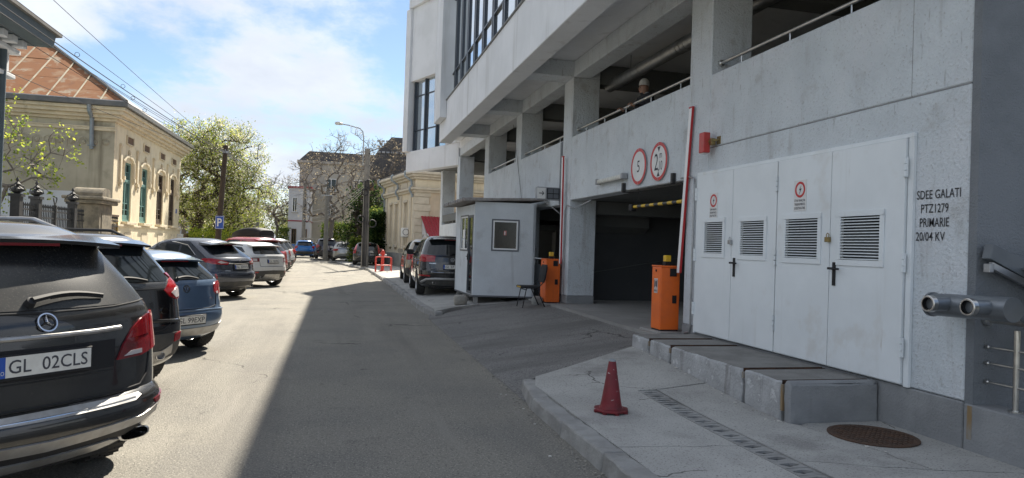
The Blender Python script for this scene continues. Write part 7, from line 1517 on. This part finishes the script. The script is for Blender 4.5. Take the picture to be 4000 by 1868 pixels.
# red tiled porch roof
PR = thing('porch_roof', 'small red tiled lean-to roof on glazed side panels against the cream house', 'canopy', cr + dv * -1.0)
for i in range(14):
    for j in range(8):
        d = .35 + i * .19; o = cr + dv * (-1.85 + j * .22) + pv * d + Vector((0, 0, 2.05 + j * .155)); u = pv * .185; v = dv * .25 + Vector((0, 0, .17)); n_ = u.cross(v).normalized()
        if n_.z < 0: n_ = -n_
        q = MB(); q.add([o, o + u * .5 + n_ * .035, o + u, o + u + v, o + u * .5 + v + n_ * .03, o + v], [(0, 1, 4, 5), (1, 2, 3, 4)]); q.build('roof_tile', 'red_tile', PR)
cbx('post', 'wood_brown', -1.75, -1.67, .4, .48, .2, 2.15, parent=PR); cbx('rail', 'wood_brown', -1.75, -.1, .4, .48, 1.5, 1.6, parent=PR); cbx('rail', 'red_tile', -1.85, -1.7, .35, 3.0, 1.98, 2.06, parent=PR)
q = MB(); q.prism([(-1.7, 1.6), (-.1, 1.6), (-.1, 3.1)], cr + pv * .44, dv, (0, 0, 1), pv * .02); q.build('side_glazing', 'apt_white', PR); cbx('side_panel', 'win_brown', -1.67, -.1, .42, .46, .2, 1.5, parent=PR)
# ------------------------------------------------------------------ poles, wires, hydrant
WP = thing('wooden_pole', 'leaning dark wooden utility pole carrying the parking sign', 'pole', (-5.95, 38, 0))
q = MB(); q.tube([(-5.95, 38, 0), (-5.83, 38, 1.5), (-5.62, 38, 6.25)], [.15, .145, .11], 12); q.build('shaft', 'wood_pole', WP, smooth=True)
q = MB(); q.box(-5.75, -5.5, 37.84, 37.88, 5.85, 5.95); 
for x in (-5.78, -5.62, -5.46): q.cyl((x, 37.85, 5.9), (x, 37.85, 6.03), .03, 8)
q.build('insulator', 'galv', WP)
t = thing('parking_sign', 'blue parking sign with a white letter P on the wooden pole', 'sign', (-5.75, 37.8, 2.05))
MB().box(-5.96, -5.55, 37.80, 37.82, 2.05, 2.70).build('plate', 'sign_blue', t, bevel=.004); q = MB(); 
for b in ((-5.945, -5.565, 2.065, 2.08), (-5.945, -5.565, 2.67, 2.685), (-5.945, -5.93, 2.08, 2.67), (-5.58, -5.565, 2.08, 2.67)): q.box(b[0], b[1], 37.797, 37.7995, b[2], b[3])
q.build('border', 'sign_white', t); text('P', (-5.755, 37.799, 2.375), (1, 0, 0), (0, 0, 1), .22, .40, 'sign_white', t, bold=.02)
LP = thing('lamp_post', 'concrete lamp post with curved lamp arm and cable coils on the right pavement', 'lamp post', (1.6, 43.5, .13))
q = MB(); q.tube([(1.6, 43.5, .1), (1.57, 43.5, 4.0), (1.55, 43.5, 7.23)], [.23, .19, .155], 12); q.build('shaft', 'conc_pole', LP, smooth=True)
for z in (1.9, 3.3, 6.2, 6.9): q = MB(); q.lathe([(.215 - .01 * z, 0), (.22 - .01 * z, .02), (.22 - .01 * z, .05), (.215 - .01 * z, .07)], (1.57, 43.5, z), n=12, caps=False); q.build('collar', 'cable', LP)
q = MB(); q.tube([(1.30, 43.45, 6.2), (1.28, 43.45, 7.9), (1.22, 43.45, 8.25), (1.05, 43.45, 8.42), (.4, 43.45, 8.56), (-.05, 43.45, 8.62)], .035, 8); q.tube([(1.30, 43.45, 6.3), (1.56, 43.5, 6.3)], .03, 6); q.tube([(1.29, 43.45, 7.0), (1.56, 43.5, 7.0)], .03, 6); q.build('lamp_arm', 'galv', LP, smooth=True)
q = MB(); V = []
q.tube([(.05, 43.45, 8.60), (-.05, 43.45, 8.62), (-.2, 43.45, 8.64), (-.36, 43.45, 8.63), (-.42, 43.45, 8.62)], [.05, .09, .11, .10, .04], 10); q.build('lamp_head', 'lamp_diffuser', LP, smooth=True)
q = MB(); rr = random.Random(3)
for k in range(5): x = 1.45 + k * .05; q.tube([(x, 43.28, .2), (x + rr.uniform(-.03, .03), 43.3, 2.0), (x + rr.uniform(-.06, .06), 43.32, 3.8), (x + rr.uniform(-.05, .05), 43.33, 5.3)], .022, 6)
q.build('cable_run', 'cable', LP)
for (dx, z, r_) in ((.38, 2.75, .22), (-.30, 3.0, .20), (.1, 5.1, .24), (-.1, 4.6, .18)): q = MB(); q.tube([(1.58 + dx + r_ * math.cos(a), 43.25 + .05 * math.sin(a * 2), z + r_ * math.sin(a)) for a in np.linspace(0, 2 * math.pi, 15)[:-1]], .035, 6, closed=True); q.build('cable_coil', 'cable', LP)
MB().box(1.75, 1.98, 43.35, 43.55, 4.75, 5.1).build('junction_box', 'wood_brown', LP)
t = thing('concrete_pole', 'plain concrete pole between the silver saloon and the dark purple SUV', 'pole', (-.95, 58.5, .1)); q = MB(); q.tube([(-.95, 58.5, .05), (-.93, 58.5, 5.6)], [.2, .15], 12); q.build('shaft', 'conc_pole', t, smooth=True); q = MB(); q.box(-1.4, -.5, 58.35, 58.42, 5.2, 5.28); q.build('cross_arm', 'galv', t)
t = thing('concrete_pole', 'concrete pole with cable coil beside the white far house', 'pole', (-3.4, 74.5, 0)); q = MB(); q.tube([(-3.4, 74.5, 0), (-3.4, 74.5, 7.4)], [.2, .15], 12); q.build('shaft', 'conc_pole', t, smooth=True); q = MB(); q.tube([(-3.1 + .3 * math.cos(a), 74.3, 4.4 + 1.0 * math.sin(a)) for a in np.linspace(0, 2 * math.pi, 16)[:-1]], .05, 6, closed=True); q.build('cable_coil', 'cable', t)
t = thing('concrete_pole', 'distant street pole with a small lamp beyond the flowering tree', 'pole', (-8.4, 80, 0)); q = MB(); q.tube([(-8.4, 80, 0), (-8.4, 80, 7.0)], [.18, .13], 10); q.build('shaft', 'conc_pole', t, smooth=True); q = MB(); q.tube([(-8.4, 79.9, 6.8), (-7.6, 79.9, 7.3), (-6.9, 79.9, 7.4)], [.04, .04, .09], 8); q.build('lamp_arm', 'galv', t)
# hydrant and its red guard
t = thing('fire_hydrant', 'red fire hydrant inside the red tube guard', 'hydrant', (2.3, 37.6, .14)); q = MB(); q.lathe([(.14, 0), (.14, .05), (.085, .06), (.08, .85), (.12, .88), (.12, .95), (.09, 1.0), (.06, 1.1), (.0, 1.12)], (2.3, 37.6, .14), n=14); q.build('barrel', 'hydrant', t, smooth=True)
for s_ in (-1, 1): q = MB(); q.cyl((2.3, 37.6, .97), (2.3 + s_ * .2, 37.6, .97), .055, 10); q.build('outlet', 'galv', t, smooth=True)
t = thing('hydrant_guard', 'bright red tubular steel guard around the hydrant on the kerb', 'guard rail', (2.2, 36.9, .14))
for y in (36.6, 37.4):
    q = MB(); q.tube([(1.92, y, .13), (1.92, y, .82), (1.95, y, .88), (2.0, y, .9), (2.62, y, .9), (2.68, y, .88), (2.7, y, .82), (2.7, y, .13)], .024, 8); q.build('hoop', 'hydrant', t, smooth=True); q = MB(); q.tube([(1.92, y, .48), (2.7, y, .48)], .02, 8); q.build('cross_rail', 'hydrant', t, smooth=True)
for x in (1.95, 2.67): q = MB(); q.tube([(x, 36.6, .88), (x, 37.4, .88)], .028, 8); q.build('side_rail', 'hydrant', t, smooth=True)
# overhead wires
def wire(label, a, b, sag, r=.012, m='cable', n=16, group='overhead cables', rings=0, seed=0):
    a, b = Vector(a), Vector(b); P = [a.lerp(b, i / n) - Vector((0, 0, sag * 4 * (i / n) * (1 - i / n))) for i in range(n + 1)]; mid = P[n // 2]; t = thing('overhead_cable', label, 'cable', a, group)
    q = MB(); q.tube(P, r, 5); q.build('wire', m, t); rr = random.Random(seed)
    for k in range(rings):
        u = (k + .5 + rr.uniform(-.2, .2)) / rings; i = int(u * n); c = P[i].lerp(P[i + 1], u * n - i) + Vector((0, 0, .08)); rd = .06; q = MB(); q.tube([c + Vector((rd * math.cos(v) * .9, rd * .4 * math.cos(v), rd * math.sin(v))) for v in np.linspace(0, 2 * math.pi, 12)[:-1]], .008, 4, closed=True); q.build('cable_ring', 'cable', t)
PT = Vector((-5.63, 37.9, 5.95))
WL = [('thin upper cable', -6.56, 13.0, 7.15, .12, 0), ('thin second cable', -7.45, 13.0, 7.05, .14, 0), ('thick bundled cable with loose rings', -7.70, 13.0, 6.86, .18, 5), ('twisted cable with a few loose rings', -7.76, 13.0, 6.74, .22, 3), ('plain middle cable', -7.66, 13.0, 6.64, .25, 0), ('slack lower cable with one ring', -7.82, 13.0, 6.50, .34, 1), ('lowest slack cable', -7.9, 13.0, 5.3, .25, 0)]
for i, (nm, x, y, z, s_, rg) in enumerate(WL): wire(nm + ' between the wooden pole and the blue-grey eave', (x, y, z), PT + Vector((.03 * (i % 3 - 1), 0, -.06 * (i % 4))), s_, .008 if i != 2 else .014, rings=rg, seed=i, group='cables along the left side')
L2 = 'overhead cable crossing from the wooden pole to the far pole by the white house'
OW = ('topmost', 'second', 'third', 'lowest')
for i in range(4): wire(OW[i] + ' ' + L2, PT + Vector((.02 * i, 0, -.05 * i)), (-3.4, 74.4, 7.2 - .25 * i), .5 + .1 * i, .014, group='cables crossing to the far pole')
L3 = 'pale service cable looping from the lamp post over the street'
for i in range(4): wire(OW[i] + ' ' + L3, (1.5, 43.4, 5.1 - .1 * i), (-3.5, 74.3, 4.6 - .3 * i), .55 + .12 * i, .014, 'cable_light', group='service cables at the lamp post')
wire('loose thin cable hanging down the parking building wall', (4.97, 20.6, 5.3), (4.97, 19.2, 2.75), -.05, .006)
